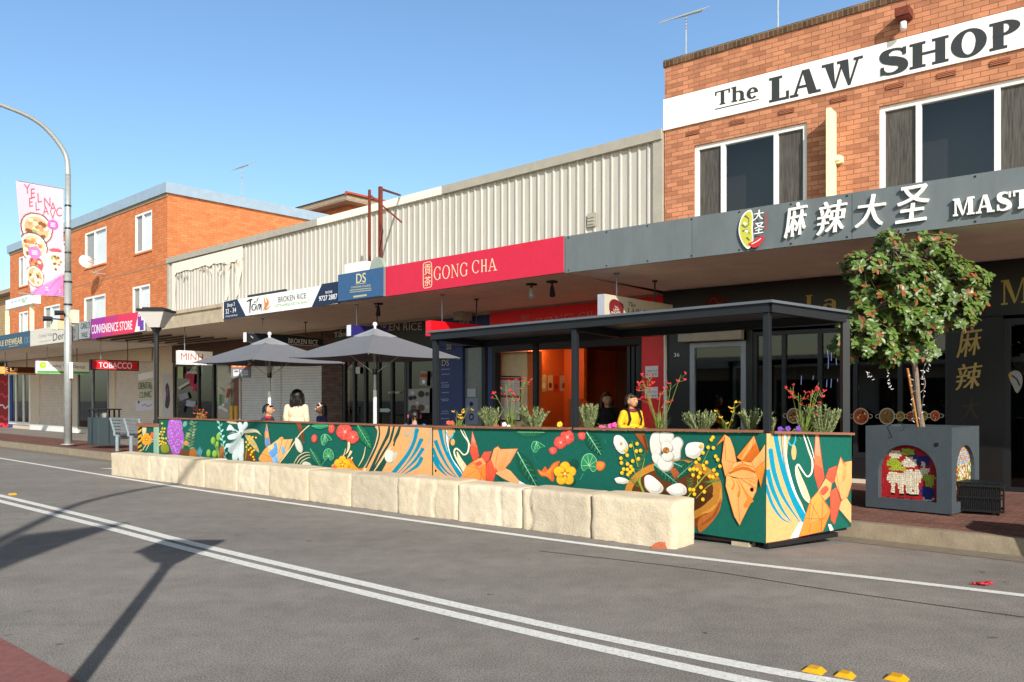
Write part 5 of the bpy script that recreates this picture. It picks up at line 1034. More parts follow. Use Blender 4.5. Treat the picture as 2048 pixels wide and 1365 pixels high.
# lamps of the near footpath, out of the frame at left: their shadows lie on the road
struct((lambda b: (b.box(Q, -60, 60, -18, .95, .0, .15), b)[1])(MB()), 'near_footpath', KERB)
lantern('black lantern street lamp on the near side of the road', (-1.74, 1.9, .15))
banner_pole('galvanised curved street lamp with banner on the near footpath', 'pink banner on the near side street pole', (-2.15, -4.3, .15), Q.w, True, 7.3, 4.3, 1.12)
ov = thing('opposite_shops', 'pale row of shops across the road behind the viewer', 'building', base_of(M, 0, -19))
b = MB(); b.box(M, -45, 32, -26, -19, 0, 3.9); b.build('wall', CAPW, ov); b = MB()
for k in range(15): b.box(M, -44 + k * 5, -41 + k * 5, -19, -18.9, .4, 2.6)
b.build('shop_window', BLACK, ov); b = MB(); b.box(M, -45, 32, -18.99, -17, 3.2, 3.6); b.build('awning', CAPW, ov)

# ------------------------------------------------------------------ sandstone blocks along the lane
def sandm(n, c):
    m = mat(n, c, .9, var=.12, scale=3.1, bump=.42, bscale=38, spec=.15); t = m.node_tree; b_ = t.nodes['Principled BSDF']
    g = t.nodes.new('ShaderNodeNewGeometry'); s = t.nodes.new('ShaderNodeSeparateXYZ'); t.links.new(g.outputs['Position'], s.inputs[0])
    n_ = t.nodes.new('ShaderNodeTexNoise'); n_.inputs['Scale'].default_value = 5; n_.inputs['Detail'].default_value = 8; n_.inputs['Roughness'].default_value = .7; t.links.new(g.outputs['Position'], n_.inputs['Vector'])
    r = t.nodes.new('ShaderNodeMapRange'); r.inputs['From Min'].default_value = .5; r.inputs['From Max'].default_value = .75; r.inputs['To Min'].default_value = 0; r.inputs['To Max'].default_value = .55; t.links.new(n_.outputs[0], r.inputs[0])
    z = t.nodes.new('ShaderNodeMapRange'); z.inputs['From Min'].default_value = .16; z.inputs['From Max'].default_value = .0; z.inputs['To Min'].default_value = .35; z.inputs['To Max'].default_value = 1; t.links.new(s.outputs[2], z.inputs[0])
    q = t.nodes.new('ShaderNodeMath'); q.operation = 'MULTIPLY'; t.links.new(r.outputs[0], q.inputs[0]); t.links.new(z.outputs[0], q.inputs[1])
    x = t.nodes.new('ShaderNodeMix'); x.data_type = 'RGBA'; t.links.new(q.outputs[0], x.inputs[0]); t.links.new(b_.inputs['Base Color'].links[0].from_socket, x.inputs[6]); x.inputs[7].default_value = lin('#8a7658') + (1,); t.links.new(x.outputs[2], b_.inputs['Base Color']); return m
SANDS = [sandm('sandstone', '#d3c3a8'), sandm('pale_sandstone', '#d9cbb2'), sandm('grey_sandstone', '#c6b8a0')]
ks = [224, 300, 358, 410, 475, 540, 618, 702, 796, 915, 1043, 1183, 1354]
cracks = {8: [(.36, .012), (.64, .02)], 9: [(.7, .02)], 10: [(.12, .03)], 4: [(.5, .008)], 1: [(.5, .01)]}
lbs = ['pale sandstone block at the far left end of the row', 'short sandstone block second from the far end', 'narrow sandstone block third from the far end', 'sandstone block fourth from the far end with a gap below', 'smooth sandstone block left of the lamp arm shadow', 'sandstone block sixth from the far end of the row', 'sandstone block below the curled mural lines', 'sandstone block below the yellow pansy in the mural', 'long split sandstone block below the tan mural part', 'rough sandstone block below the blue strokes and paper crane', 'cracked sandstone block below the orange blossoms', 'largest rough sandstone block at the near right end', '']
def block(i, s0, s1, h, t0, t1):
    b = MB(); n = (max(8, int((s1 - s0) / .03)), 11, 11); sd = i * 13.7
    cr = cracks.get(i, [])
    def pos(u, v, w_):
        s, t, z = s0 + u * (s1 - s0), t0 + v * (t1 - t0), w_ * h
        # soften the arrises
        e = .008 if i < 8 else .015
        for _ in (0,):
            ds, dt, dz = min(s - s0, s1 - s), min(t - t0, t1 - t), min(h - z, h)
        k = [max(0, 1 - d / .05) for d in (ds, dt, dz)]; c = sorted(k)[1] * e
        sg = lambda x: -1 if x > .5 else 1
        s += sg(u) * c * k[0]; t += sg(v) * c * k[1]; z -= (c * k[2] if w_ > .5 else 0)
        p = Vector((s * 3 + sd, t * 3, z * 3)); q = p * 3.1
        s += (.008 * mn.noise(p * 1.2 + Vector((7, 0, 0))) + .006 * mn.noise(q)) * (k[0])
        d = .008 * mn.noise(p) + .007 * mn.noise(q) + .004 * mn.noise(q * 2.6)
        t += d * (1 if v < .5 else -1) * min(1, k[1] + .0) - 0
        z += .012 * mn.noise(p + Vector((0, 9, 3))) * k[2] if w_ > .5 else (.012 * abs(mn.noise(p * 2)) if w_ < .02 else 0)
        if v < .5:
            for cu, am in cr:
                x = u + .05 * mn.noise(Vector((sd, z * 4, 0))); dd = abs(x - cu) * (s1 - s0)
                t += am * max(0, 1 - dd / .03) * 1.2
                t += (.012 if x > cu else 0) * k[1]
        return Q.P(s, t, z)
    def face(f, a, c):
        base = len(b.v)
        for x in range(a + 1):
            for y in range(c + 1): b.v.append(pos(*f(x / a, y / c)))
        for x in range(a):
            for y in range(c): q = base + x * (c + 1) + y; b.f.append((q, q + c + 1, q + c + 2, q + 1)); b.m.append(0); b.c.append(None)
    N = n[0]
    face(lambda x, y: (x, 0, y), N, 18); face(lambda x, y: (x, y, 1), N, 10); face(lambda x, y: (1, x, y), 10, 12); face(lambda x, y: (0, 1 - x, y), 10, 12); face(lambda x, y: (1 - x, 1, y), N, 12)
    return tag(b.build('stone_block', SANDS[(0, 1, 0, 0, 1, 0, 0, 2, 0, 1, 2, 0, 0)[i]] if i < 12 else SANDS[0], smooth=True), lbs[i], 'stone block', 'sandstone blocks along the mural barrier')
for i, (a, c) in enumerate(zip(ks, ks[1:])):
    g = .002 if i < 8 else .006
    block(i, Q.s(a, 7.68) + g, Q.s(c, 7.68) - g, (.475 + .006 * (i % 3) + .003 * i), 7.66 + .012 * math.sin(i * 2.1), 8.13)
b = MB(); o = gp(1322, 1097); b.lathe(o, [(.0, 0), (.01, 0)], 4)
lf_ = MB(); fr0 = o + Vector((0, -.03, 0)); ps = [fr0 + Vector((.11 * math.cos(R(a)) , 0.02 * math.sin(R(a)), .07 * math.sin(R(a)))) for a in range(0, 181, 15)]
lf_.face(ps); lf_.face([p + Vector((0, .004, 0)) for p in ps][::-1]); tag(lf_.build('fallen_leaf', mat('brown_leaf', '#9a4a22', .7, var=.3, scale=20)), 'brown fallen leaf leaning on the near sandstone block', 'leaf')

# ------------------------------------------------------------------ mural barriers and pergola
GR = '#175c4f'; TANC = '#e2a56c'; CR = '#eccf9e'; BLU = '#0989a6'; DG = '#1f4a40'; WHT = '#ecebe2'
FLAT.update((TANC, GR))
V1, V2, V3, V4 = (250, 800, 4.551), (560, 800, 4.096), (850, 820, 4.096), (1180, 830, 3.657)
def petals(p, x, y, r, n, col, edge=None, rot=0, asp=.62, cen=None):
    for k in range(n):
        a = R(rot + 360 * k / n); cx, cy = x + r * .55 * math.cos(a), y + r * .55 * math.sin(a)
        if edge: p.ell(cx, cy, r * .56, r * asp * .85, edge, math.degrees(a), 16)
        p.ell(cx, cy, r * .5, r * asp * .75, col, math.degrees(a), 16)
    if cen: p.ell(x, y, r * .3, r * .3, cen)
def pansy(p, x, y, r, c1='#f2b52a', c2='#b0541c'):
    for a, k in ((-90, 1), (-20, .95), (55, .95), (125, .95), (200, 1)):
        cx, cy = x + r * .5 * math.cos(R(a)), y + r * .55 * math.sin(R(a)); p.ell(cx, cy, r * .56 * k, r * .5 * k, '#d98a1e', a); p.ell(cx, cy, r * .5 * k, r * .44 * k, c1, a)
    for a in (-90, -20, 55, 125, 200): p.stroke([(x, y), (x + r * .45 * math.cos(R(a)), y + r * .45 * math.sin(R(a)))], [r * .22, r * .03], c2, 3)
    p.ell(x, y, r * .13, r * .13, '#f6d98a')
def dots(p, pts, r, cols=('#f2c62e', '#e0a51e')):
    for x, y in pts: p.ell(x, y, r * 1.05, r * 1.15, cols[1], n=10); p.ell(x - r * .12, y - r * .12, r * .78, r * .85, cols[0], n=10)
def hibiscus(p, x, y, r):
    petals(p, x, y, r, 5, '#e0564c', '#b93a38', 20, .85)
    for k in range(5):
        a = R(20 + 72 * k); p.stroke([(x + r * .1 * math.cos(a), y + r * .1 * math.sin(a)), (x + r * .8 * math.cos(a + .15), y + r * .8 * math.sin(a + .15))], [r * .07, r * .02], '#f0a08e', 3)
    p.ell(x + r * .1, y, r * .16, r * .2, '#f0b09a')
def lily(p, x, y, r):
    pts = [(x + r * k * math.cos(R(a)), y + r * k * 1.2 * math.sin(R(a))) for a, k in ((100, .35), (60, .8), (20, .95), (-30, .9), (-80, .95), (-130, .9), (170, .85), (130, .8))]
    p.blob(pts, '#8fcf9a'); p.blob([(x + (a - x) * .94, y + (c - y) * .94) for a, c in pts], '#2c8458')
    for a in (20, -20, -60, -100, -140, 170, 60): p.stroke([(x, y + r * .15), (x + r * .8 * math.cos(R(a)), y + r * .95 * math.sin(R(a)))], [r * .05, r * .03], '#a9dca6', 2)
def spoonpetal(p, pts, c='#e4e0d4'):
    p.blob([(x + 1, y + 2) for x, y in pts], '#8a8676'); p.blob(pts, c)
def mural_left(p):
    p.view(*V1)
    p.blob([(380, 500), (430, 470), (560, 455), (650, 500), (670, 560), (390, 560)], '#6a4424'); p.blob([(590, 470), (625, 430), (660, 500), (650, 540), (590, 540)], '#a5652e')
    dots(p, [(338, 215), (342, 262), (362, 262), (330, 292), (356, 292), (318, 312), (342, 318), (312, 350), (336, 348), (352, 352), (376, 352), (318, 378), (340, 380), (312, 410), (330, 402), (352, 388), (372, 396), (384, 420), (350, 412)], 9)
    p.stroke([(345, 240), (340, 330), (352, 440)], 4, '#8fa04a'); p.blob([(330, 420), (390, 410), (400, 470), (340, 480)], '#8a8a2a')
    p.blob([(415, 172), (392, 240), (386, 320), (404, 400), (436, 492), (488, 494), (520, 430), (540, 350), (522, 260), (502, 172)], '#a95fbe')
    for k in range(150):
        v = rnd(); x = 462 + (rnd() - .5) * (100 + 50 * math.sin(v * 3)); y = 180 + v * 300
        if v > .75: x = 462 + (rnd() - .5) * 70
        a = ru(0, 6.3); p.stroke([(x, y), (x + 7 * math.cos(a), y + 7 * math.sin(a)), (x + 12 * math.cos(a + .9), y + 12 * math.sin(a + .9))], 2.6, random.choice(['#d9b0e2', '#c48ad2', '#e8cdec', '#8a46a0']), 2)
    p.ell(550, 222, 20, 30, '#4f8a80', 20); p.ell(550, 222, 16, 25, '#6fa59a', 20)
    p.stroke([(628, 200), (620, 320), (590, 460)], 5, '#6a7a4a')
    for k in range(18):
        y = 205 + k * 14; x = 628 - k * 1.9; sg = 1 if k % 2 else -1; p.leaf((x, y), (x + sg * ru(26, 46), y - ru(5, 24)), 18, random.choice(['#6f8f78', '#86a088', '#5d7d58', '#7d9668']))
    for k in range(8): p.leaf((600 - k * 9, 320 + k * 16), (560 - k * 6, 300 + k * 20), 20, random.choice(['#7a8f58', '#5d7a48', '#94a568']))
    p.blob([(545, 380), (575, 375), (580, 410), (550, 415)], '#c98a4a')
    for a in range(6): p.leaf((690, 520), (650 + a * 12, 420 + abs(a - 3) * 14), 13, '#4f8a98')
    p.stroke([(858, 300), (850, 430), (860, 530)], 7, '#8fb050'); p.stroke([(808, 380), (838, 450), (856, 520)], 5, '#8fb050')
    for x, y, rx, ry in ((856, 338, 21, 40), (808, 372, 23, 38), (766, 486, 21, 38), (822, 492, 26, 36), (845, 405, 16, 30)): p.ell(x, y, rx, ry, '#5d8a34', 5); p.ell(x - 3, y - 3, rx * .75, ry * .8, '#8ab54a', 5)
    p.stroke([(862, 195), (868, 260), (890, 340), (925, 540)], 5, '#7fc4b4')
    for k in range(13):
        y = 205 + k * 26; x = 864 + k * 4.6; sg = 1 if k % 2 else -1; p.leaf((x, y + 12), (x + sg * 24, y - 16), 17, random.choice(['#8fd0c0', '#6fb8a8', '#a5dccc']))
    p.blob([(860, 540), (870, 440), (890, 415), (905, 450), (900, 540)], '#a5683a')
    wp = '#cfdcdc'; sh = '#93a9ad'
    for pts in ([(930, 195), (1010, 200), (1030, 220), (960, 215)],): p.blob(pts, '#c9bf9a')
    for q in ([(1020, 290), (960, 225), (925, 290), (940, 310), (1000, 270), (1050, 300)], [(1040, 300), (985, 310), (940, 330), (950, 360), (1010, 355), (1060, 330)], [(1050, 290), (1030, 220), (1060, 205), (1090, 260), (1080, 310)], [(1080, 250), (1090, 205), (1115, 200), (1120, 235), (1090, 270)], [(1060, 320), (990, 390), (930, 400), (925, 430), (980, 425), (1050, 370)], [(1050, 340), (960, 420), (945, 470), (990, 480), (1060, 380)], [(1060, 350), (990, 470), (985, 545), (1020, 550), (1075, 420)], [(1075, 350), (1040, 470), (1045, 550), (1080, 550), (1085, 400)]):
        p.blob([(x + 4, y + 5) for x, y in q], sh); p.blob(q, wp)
        m = [(q[0][0] * .8 + q[3][0] * .2, q[0][1] * .8 + q[3][1] * .2), (q[3][0] * .8 + q[0][0] * .2, q[3][1] * .8 + q[0][1] * .2)]; p.stroke(m, [5, 2], '#b5c6c8', 2)
    p.ell(1062, 300, 24, 28, '#e6ecec'); p.ell(1062, 306, 14, 15, '#a9bcae')
    p.blob([(1085, 285), (1140, 262), (1210, 272), (1252, 330), (1200, 300), (1100, 310)], '#8a8a72'); p.blob([(1088, 288), (1140, 268), (1205, 276), (1240, 318), (1196, 294), (1100, 302)], '#d0cdb4')
    p.blob([(1095, 320), (1160, 340), (1215, 430), (1222, 480), (1150, 410)], '#b9a872'); p.blob([(1090, 470), (1160, 440), (1200, 540), (1190, 575), (1095, 560)], '#6a4424')
    dots(p, [(1140, 332), (1168, 340), (1198, 345), (1128, 360), (1160, 362), (1110, 385), (1128, 410), (1140, 395), (1112, 430), (1150, 440), (1132, 455), (1164, 470), (1180, 460), (1188, 430), (1150, 500), (1172, 520), (1182, 545), (1160, 480)], 9); p.stroke([(1118, 380), (1112, 460), (1100, 545)], 4, '#a5a838')
    # paper crane in orange and blue
    p.blob([(1225, 548), (1250, 490), (1300, 430), (1360, 440), (1420, 500), (1400, 580), (1300, 575)], '#e09a50')
    p.poly([(1297, 212), (1278, 300), (1280, 400), (1298, 440), (1332, 415), (1312, 290)], '#d98a48'); p.poly([(1294, 240), (1284, 290), (1304, 285)], '#5a9ad0'); p.poly([(1280, 350), (1310, 330), (1328, 410), (1300, 436), (1282, 400)], '#6f8fc0'); p.poly([(1292, 290), (1308, 290), (1314, 330), (1290, 350)], '#e8a868')
    p.poly([(1345, 400), (1430, 338), (1448, 362), (1535, 356), (1490, 470), (1410, 570), (1350, 560)], '#e0b272'); p.poly([(1360, 395), (1385, 390), (1400, 460), (1370, 480)], '#5a9ad8'); p.poly([(1425, 430), (1450, 420), (1470, 480), (1440, 500)], '#7ab0d8'); p.poly([(1300, 430), (1350, 400), (1360, 470), (1320, 500)], '#e8c48a'); p.poly([(1310, 480), (1370, 430), (1400, 480), (1350, 540)], '#5f9fda'); p.poly([(1340, 530), (1400, 500), (1400, 575), (1360, 580)], '#7fb4e0')
    p.poly([(1410, 345), (1440, 335), (1455, 360), (1430, 380)], '#e8a060')
    for q in ([(1300, 430), (1350, 480), (1400, 580)], [(1440, 360), (1410, 480)], [(1490, 358), (1440, 500)], [(1250, 490), (1330, 520)]): p.stroke(q, 3, '#9a5a2a', 1)
    p.poly([(1562, 208), (1606, 208), (1632, 300), (1640, 400), (1630, 402), (1600, 300)], '#8f4a28'); p.poly([(1600, 260), (1624, 270), (1638, 380), (1630, 380)], '#5a3a2a')
    for q in ([(1408, 584), (1480, 490), (1560, 370), (1700, 255)], [(1560, 370), (1610, 300), (1685, 232)]): p.stroke(q, [7, 9, 9], CR)
    p.blob([(1560, 345), (1552, 400), (1575, 460), (1610, 486), (1628, 450), (1610, 385), (1580, 350)], '#a9a494'); p.blob([(1562, 350), (1557, 400), (1578, 455), (1606, 478), (1620, 448), (1602, 388), (1580, 356)], '#d9d4c4')
    for d in (0, 26, 52): p.stroke([(1540 + d, 592 + d * .1), (1580 + d * .8, 520 + d * .7), (1640 + d * .6, 482 + d * .9), (1690 + d * .1, 480 + d * .9)], [4, 7, 6, 3], CR)
    p.blob([(1615, 590), (1640, 562), (1690, 575), (1700, 605), (1620, 605)], '#d2cdbc')
    p.view(*V2)
    p.blob([(260, 215), (310, 200), (420, 205), (395, 225), (330, 240)], '#2f9068'); p.stroke([(270, 218), (400, 212)], 3, '#6fc090', 2)
    for x, y, rx, ry in ((430, 238, 27, 40), (288, 318, 24, 36)): p.ell(x, y, rx, ry, '#b83a38', 8); p.ell(x - 2, y - 3, rx * .85, ry * .86, '#e0564e', 8); p.stroke([(x - 5, y - ry * .6), (x + 4, y + ry * .5)], [6, 2], '#f08a7a', 3)
    q = [(345, 300), (372, 280), (405, 292), (430, 328), (395, 340), (370, 372), (352, 368), (342, 330)]; p.blob(q, '#8fd0a0'); p.blob([(x * .92 + 380 * .08, y * .92 + 325 * .08) for x, y in q], '#1f7a54')
    for k in range(4): p.stroke([(375, 285), (350 + k * 16, 365 - k * 10)], 3, '#8fd0a0', 2)
    lily(p, 402, 455, 50); p.stroke([(400, 470), (352, 530), (345, 560)], 5, '#58a878')
    hibiscus(p, 535, 262, 62); hibiscus(p, 600, 305, 50)
    p.leaf((640, 205), (752, 395), 80, '#256a48', '#6fc494', '#4fa878'); p.leaf((255, 400), (345, 555), 60, '#236248', '#6fc494', '#4fa078')
    for q, w in (([(570, 345), (572, 380), (562, 420), (545, 445)], [16, 20, 14, 4]), ([(592, 418), (580, 445), (560, 475)], [20, 16, 6]), ([(545, 400), (520, 470), (430, 540)], [5, 8, 5]), ([(708, 385), (690, 470), (650, 545)], [4, 8, 4]), ([(600, 470), (585, 500)], [14, 8])): p.stroke(q, w, CR)
    p.poly([(430, 545), (470, 520), (470, 570), (425, 570)], '#e8763a'); p.blob([(560, 480), (600, 500), (640, 560), (690, 560), (670, 620), (580, 620), (560, 560)], '#d97a1e'); p.blob([(585, 520), (620, 540), (660, 580), (600, 600), (580, 570)], '#f0a02a'); pansy(p, 520, 530, 66)
    # tan ground with dark ribbons and blue strokes
    p.blob([(798, 205), (806, 260), (795, 330), (768, 410), (720, 510), (672, 612), (820, 640), (1000, 640), (1240, 650), (1252, 560), (1252, 400), (1252, 205), (1000, 205)], TANC)
    p.stroke([(808, 205), (818, 270), (800, 350), (760, 450), (690, 600)], [8, 12, 10, 12, 14], '#f6e2b8'); p.stroke([(815, 205), (822, 280), (800, 370), (755, 470), (710, 560)], [12, 14, 16, 18, 12], DG)
    p.stroke([(905, 205), (893, 280), (860, 350), (800, 470), (745, 600)], [12, 26, 22, 22, 30], DG); p.stroke([(945, 205), (925, 290), (905, 350), (850, 440), (770, 575)], [14, 20, 16, 18, 10], DG); p.stroke([(995, 205), (975, 270), (948, 330), (938, 380)], [14, 26, 22, 14], DG); p.stroke([(900, 420), (870, 490), (790, 605)], [10, 40, 70], DG); p.stroke([(920, 390), (880, 420), (850, 480), (760, 610)], [6, 10, 8, 8], CR)
    p.ell(908, 465, 44, 56, '#9a9482'); p.ell(906, 462, 40, 52, '#dcd8cc'); p.blob([(932, 450), (965, 430), (962, 470), (930, 505)], '#c4beb0'); p.stroke([(935, 340), (930, 390), (945, 412)], [10, 8, 5], TANC)
    for q, w in (([(1130, 240), (1108, 340), (1060, 440), (985, 540), (925, 612)], [34, 28, 30, 34, 30]), ([(1165, 325), (1120, 420), (1050, 520), (970, 605)], [34, 24, 10, 4]), ([(1182, 395), (1110, 500), (1000, 605)], [30, 22, 5]), ([(1172, 470), (1130, 540), (1030, 607)], [32, 28, 5])): p.stroke(q, w, BLU)
    p.ell(1130, 248, 18, 16, BLU); p.ell(1166, 328, 17, 14, BLU)
    p.stroke([(1036, 215), (1032, 265), (1048, 302), (1070, 270), (1085, 228), (1096, 260), (1085, 330), (1040, 440)], [4, 5, 8, 6, 5, 5, 5, 3], '#45b4c8'); p.stroke([(1242, 225), (1235, 330), (1190, 440)], [6, 6, 3], '#45b4c8')
    for k in range(5): p.stroke([(1160, 232 + k * 11), (1220, 236 + k * 11)], 3, '#d9b88a', 1)
def wave(p, k=1, ox=0):
    """tan ground and blue strokes that mirror the left board"""
    p.blob([(-4, 140), (238, 160), (205, 235), (196, 300), (212, 370), (250, 450), (320, 540), (330, 620), (-4, 640), (-4, 400)], TANC)
    p.stroke([(172, 170), (185, 300), (215, 400), (270, 490), (310, 560)], [16, 20, 22, 32, 36], '#e9f1f0')
    for q, w in (([(125, 170), (152, 290), (200, 400), (265, 500), (315, 570)], [34, 26, 26, 34, 40]), ([(168, 165), (172, 260), (205, 380), (260, 480)], [10, 9, 10, 12]), ([(85, 250), (125, 350), (185, 460), (262, 555)], [34, 26, 16, 5]), ([(62, 315), (110, 420), (180, 510), (258, 556)], [30, 24, 14, 4]), ([(68, 385), (110, 470), (180, 540)], [34, 28, 6])): p.stroke(q, w, BLU)
    p.ell(124, 172, 17, 18, BLU); p.stroke([(168, 165), (185, 210), (208, 232), (228, 215), (236, 172)], [6, 8, 12, 10, 8], '#2fb0cc'); p.ell(228, 265, 18, 28, TANC)
    p.stroke([(292, 160), (318, 210), (358, 270), (352, 345), (318, 368), (285, 335), (255, 318), (240, 345), (258, 400), (318, 510)], [9, 10, 13, 12, 10, 10, 13, 12, 13, 10], '#f6ead0'); p.stroke([(315, 165), (350, 240), (375, 300)], [4, 6, 3], '#f6ead0')
    p.blob([(262, 340), (300, 400), (345, 470), (320, 520), (275, 430)], '#eed2a4'); p.stroke([(285, 400), (320, 500)], [6, 3], '#f8f4ea')
def crane_coral(p):
    O1, O2, O3, EDG = '#e8744a', '#f2a064', '#e0563e', '#b8382c'
    def pg(pts, c, e=EDG):
        p.poly(pts, c); p.stroke(pts + [pts[0]], 3, e, 1)
    pg([(580, 520), (640, 470), (700, 500), (770, 580), (840, 622), (760, 622), (640, 560)], TANC, TANC); p.poly([(575, 530), (590, 528), (700, 622), (660, 622)], DG); p.poly([(775, 582), (845, 622), (765, 622)], '#e6e6ee')
    pg([(388, 172), (380, 260), (371, 350), (398, 420), (444, 382), (428, 300)], O1); p.poly([(388, 180), (382, 262), (418, 268)], '#f09070'); p.poly([(372, 350), (384, 280), (432, 320), (444, 380), (398, 418)], O3)
    pg([(285, 572), (345, 458), (440, 392), (500, 440), (500, 592)], '#ec8636'); pg([(400, 420), (470, 388), (502, 440), (440, 480)], O2); p.blob([(410, 440), (450, 420), (470, 440), (440, 462)], O3)
    pg([(462, 384), (486, 345), (548, 340), (520, 420), (500, 430)], O3)
    pg([(560, 400), (582, 320), (632, 322), (762, 318), (700, 430), (648, 490), (590, 502)], O2); p.poly([(690, 330), (720, 324), (690, 420), (672, 430)], '#f0a070'); p.poly([(600, 440), (690, 340), (640, 480), (594, 498)], '#ee945a')
    pg([(505, 440), (545, 400), (588, 500), (560, 585), (520, 598), (498, 560)], O3); pg([(540, 405), (565, 320), (600, 298), (632, 338), (600, 330), (584, 420), (578, 500)], O2)
    pg([(345, 458), (400, 440), (500, 590), (420, 578), (285, 572)], '#f0944a')
    for q in ([(400, 440), (500, 590)], [(470, 470), (455, 575)], [(345, 460), (430, 480)], [(520, 440), (530, 590)], [(600, 300), (608, 325)], [(290, 570), (420, 500)]): p.stroke(q, 3, '#b9402e', 1)
def mural_right(p):
    p.view(*V3); wave(p)
    p.ell(88, 500, 8, 11, '#3a1f14'); crane_coral(p)
    p.leaf((758, 345), (915, 625), 120, '#17503a', '#8fcfae', '#3d8a64'); p.blob([(740, 175), (1010, 175), (950, 215), (850, 232), (780, 212)], '#1b5a40'); p.stroke([(760, 182), (980, 185)], 4, '#7fc49a', 1)
    for k in range(9): p.stroke([(780 + k * 20, 184), (800 + k * 18, 205 + 12 * math.sin(k * .4))], [4, 2], '#4a9870', 2)
    hibiscus(p, 1165, 225, 55); hibiscus(p, 1110, 268, 48)
    for x, y, r in ((1288, 215, 34), (1050, 336, 31)): p.blob([(x - r, y - r * .6), (x, y - r), (x + r, y - r * .7), (x + r, y + r * .4), (x, y + r), (x - r * .8, y + r * .5)], '#c43e3e'); p.blob([(x - r * .8, y - r * .5), (x, y - r * .85), (x + r * .8, y - r * .6), (x + r * .8, y + r * .3), (x, y + r * .8), (x - r * .6, y + r * .4)], '#e65c54'); p.stroke([(x - 8, y - 14), (x + 4, y + 14)], [8, 2], '#f28a7c', 2)
    q = [(878, 280), (895, 258), (930, 262), (985, 300), (945, 312), (915, 348), (890, 342), (874, 310)]; p.blob(q, '#7ccf98'); p.blob([(x * .92 + 915 * .08, y * .92 + 302 * .08) for x, y in q], '#1d7350')
    for k in range(4): p.stroke([(915, 262), (892 + k * 18, 340 - k * 9)], 3, '#8fd8a4', 2)
    p.stroke([(880, 340), (895, 390), (915, 430)], 2, '#2f8a64')
    lily(p, 1345, 445, 78); p.stroke([(1300, 520), (1272, 575)], 5, '#3f9a68'); p.blob([(1405, 440), (1425, 420), (1470, 430), (1478, 465), (1445, 500), (1412, 490)], '#d9602a'); p.blob([(1412, 442), (1430, 428), (1464, 436), (1468, 460), (1442, 490), (1418, 482)], '#ee8a3c')
    p.ell(1225, 450, 40, 48, '#124a3c'); p.ell(1200, 590, 40, 34, '#124a3c')
    p.blob([(925, 490), (960, 500), (985, 465), (1010, 490), (1050, 440), (1105, 420), (1090, 460), (1055, 510), (1062, 560), (1045, 588), (1000, 550), (950, 540)], '#d9662a'); p.blob([(940, 498), (975, 510), (1010, 500), (1060, 450), (1090, 430), (1060, 480), (1030, 520), (1040, 570), (1000, 540), (955, 528)], '#f08c40')
    for q in ([(1090, 430), (1020, 520)], [(980, 470), (1000, 530)], [(940, 500), (1010, 530), (1048, 580)]): p.stroke(q, [4, 3, 2][:len(q)], '#b84a1e', 3)
    pansy(p, 1150, 525, 92)
    p.leaf((1325, 180), (1445, 368), 110, '#17503a', '#9fd8b4', '#459a70'); p.stroke([(1475, 235), (1480, 275)], 2, '#5aa488', 1)
    p.view(*V4)
    # wooden bowl, magnolia, mimosa
    p.poly([(330, 138), (400, 138), (425, 220), (425, 285), (395, 230)], '#9a4c22'); p.poly([(385, 150), (405, 150), (428, 260), (418, 270)], '#6a3218')
    p.ell(610, 590, 362, 270, '#7a3f1c', -6, 40); p.ell(612, 560, 358, 230, '#b87c30', -5, 40); p.ell(605, 560, 300, 180, '#5a3418', -5, 36); p.blob([(300, 600), (450, 560), (800, 560), (900, 600), (700, 720), (420, 700)], '#4a2c18')
    def rim(): p.stroke([(960, 540), (950, 640), (880, 700), (820, 720)], [14, 26, 22, 10], '#c28a3a')
    rim(); p.blob([(960, 610), (950, 700), (880, 800), (800, 860), (800, 760), (900, 700)], '#a8602a'); p.stroke([(955, 640), (905, 740), (815, 805)], [10, 20, 12], '#8a4a20')
    p.leaf((470, 360), (640, 500), 100, '#164a38', '#7fc0a0', '#3d8466'); p.leaf((610, 350), (770, 420), 90, '#175040', '#7fc0a0', '#3d8466'); p.leaf((640, 460), (770, 340), 70, '#164a38', '#6fb494', '#3d8466'); p.poly([(585, 400), (625, 385), (660, 430), (620, 470)], '#a5552c')
    wm, ws_, wk = '#dedad0', '#b0ac9d', '#969180'
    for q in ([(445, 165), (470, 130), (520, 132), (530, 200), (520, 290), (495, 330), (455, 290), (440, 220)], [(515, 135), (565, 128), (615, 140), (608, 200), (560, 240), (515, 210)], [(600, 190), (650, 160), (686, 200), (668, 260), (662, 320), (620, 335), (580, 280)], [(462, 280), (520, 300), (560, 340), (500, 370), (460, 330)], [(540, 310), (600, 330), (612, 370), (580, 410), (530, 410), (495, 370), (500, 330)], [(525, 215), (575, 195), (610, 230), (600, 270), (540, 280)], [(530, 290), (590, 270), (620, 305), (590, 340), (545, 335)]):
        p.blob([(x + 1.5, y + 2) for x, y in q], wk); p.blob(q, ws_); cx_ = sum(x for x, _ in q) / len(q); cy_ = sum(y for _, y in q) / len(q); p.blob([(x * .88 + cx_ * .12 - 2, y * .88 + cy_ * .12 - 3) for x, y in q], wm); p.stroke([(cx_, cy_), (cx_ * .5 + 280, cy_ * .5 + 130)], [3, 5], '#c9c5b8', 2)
    p.ell(560, 260, 24, 24, '#9a5a2c')
    for k in range(14): a = ru(0, 6.28); p.ell(560 + ru(4, 20) * math.cos(a), 260 + ru(4, 20) * math.sin(a), 4, 4, random.choice(['#c9783c', '#6a3a1c', '#e0a05a']), n=6)
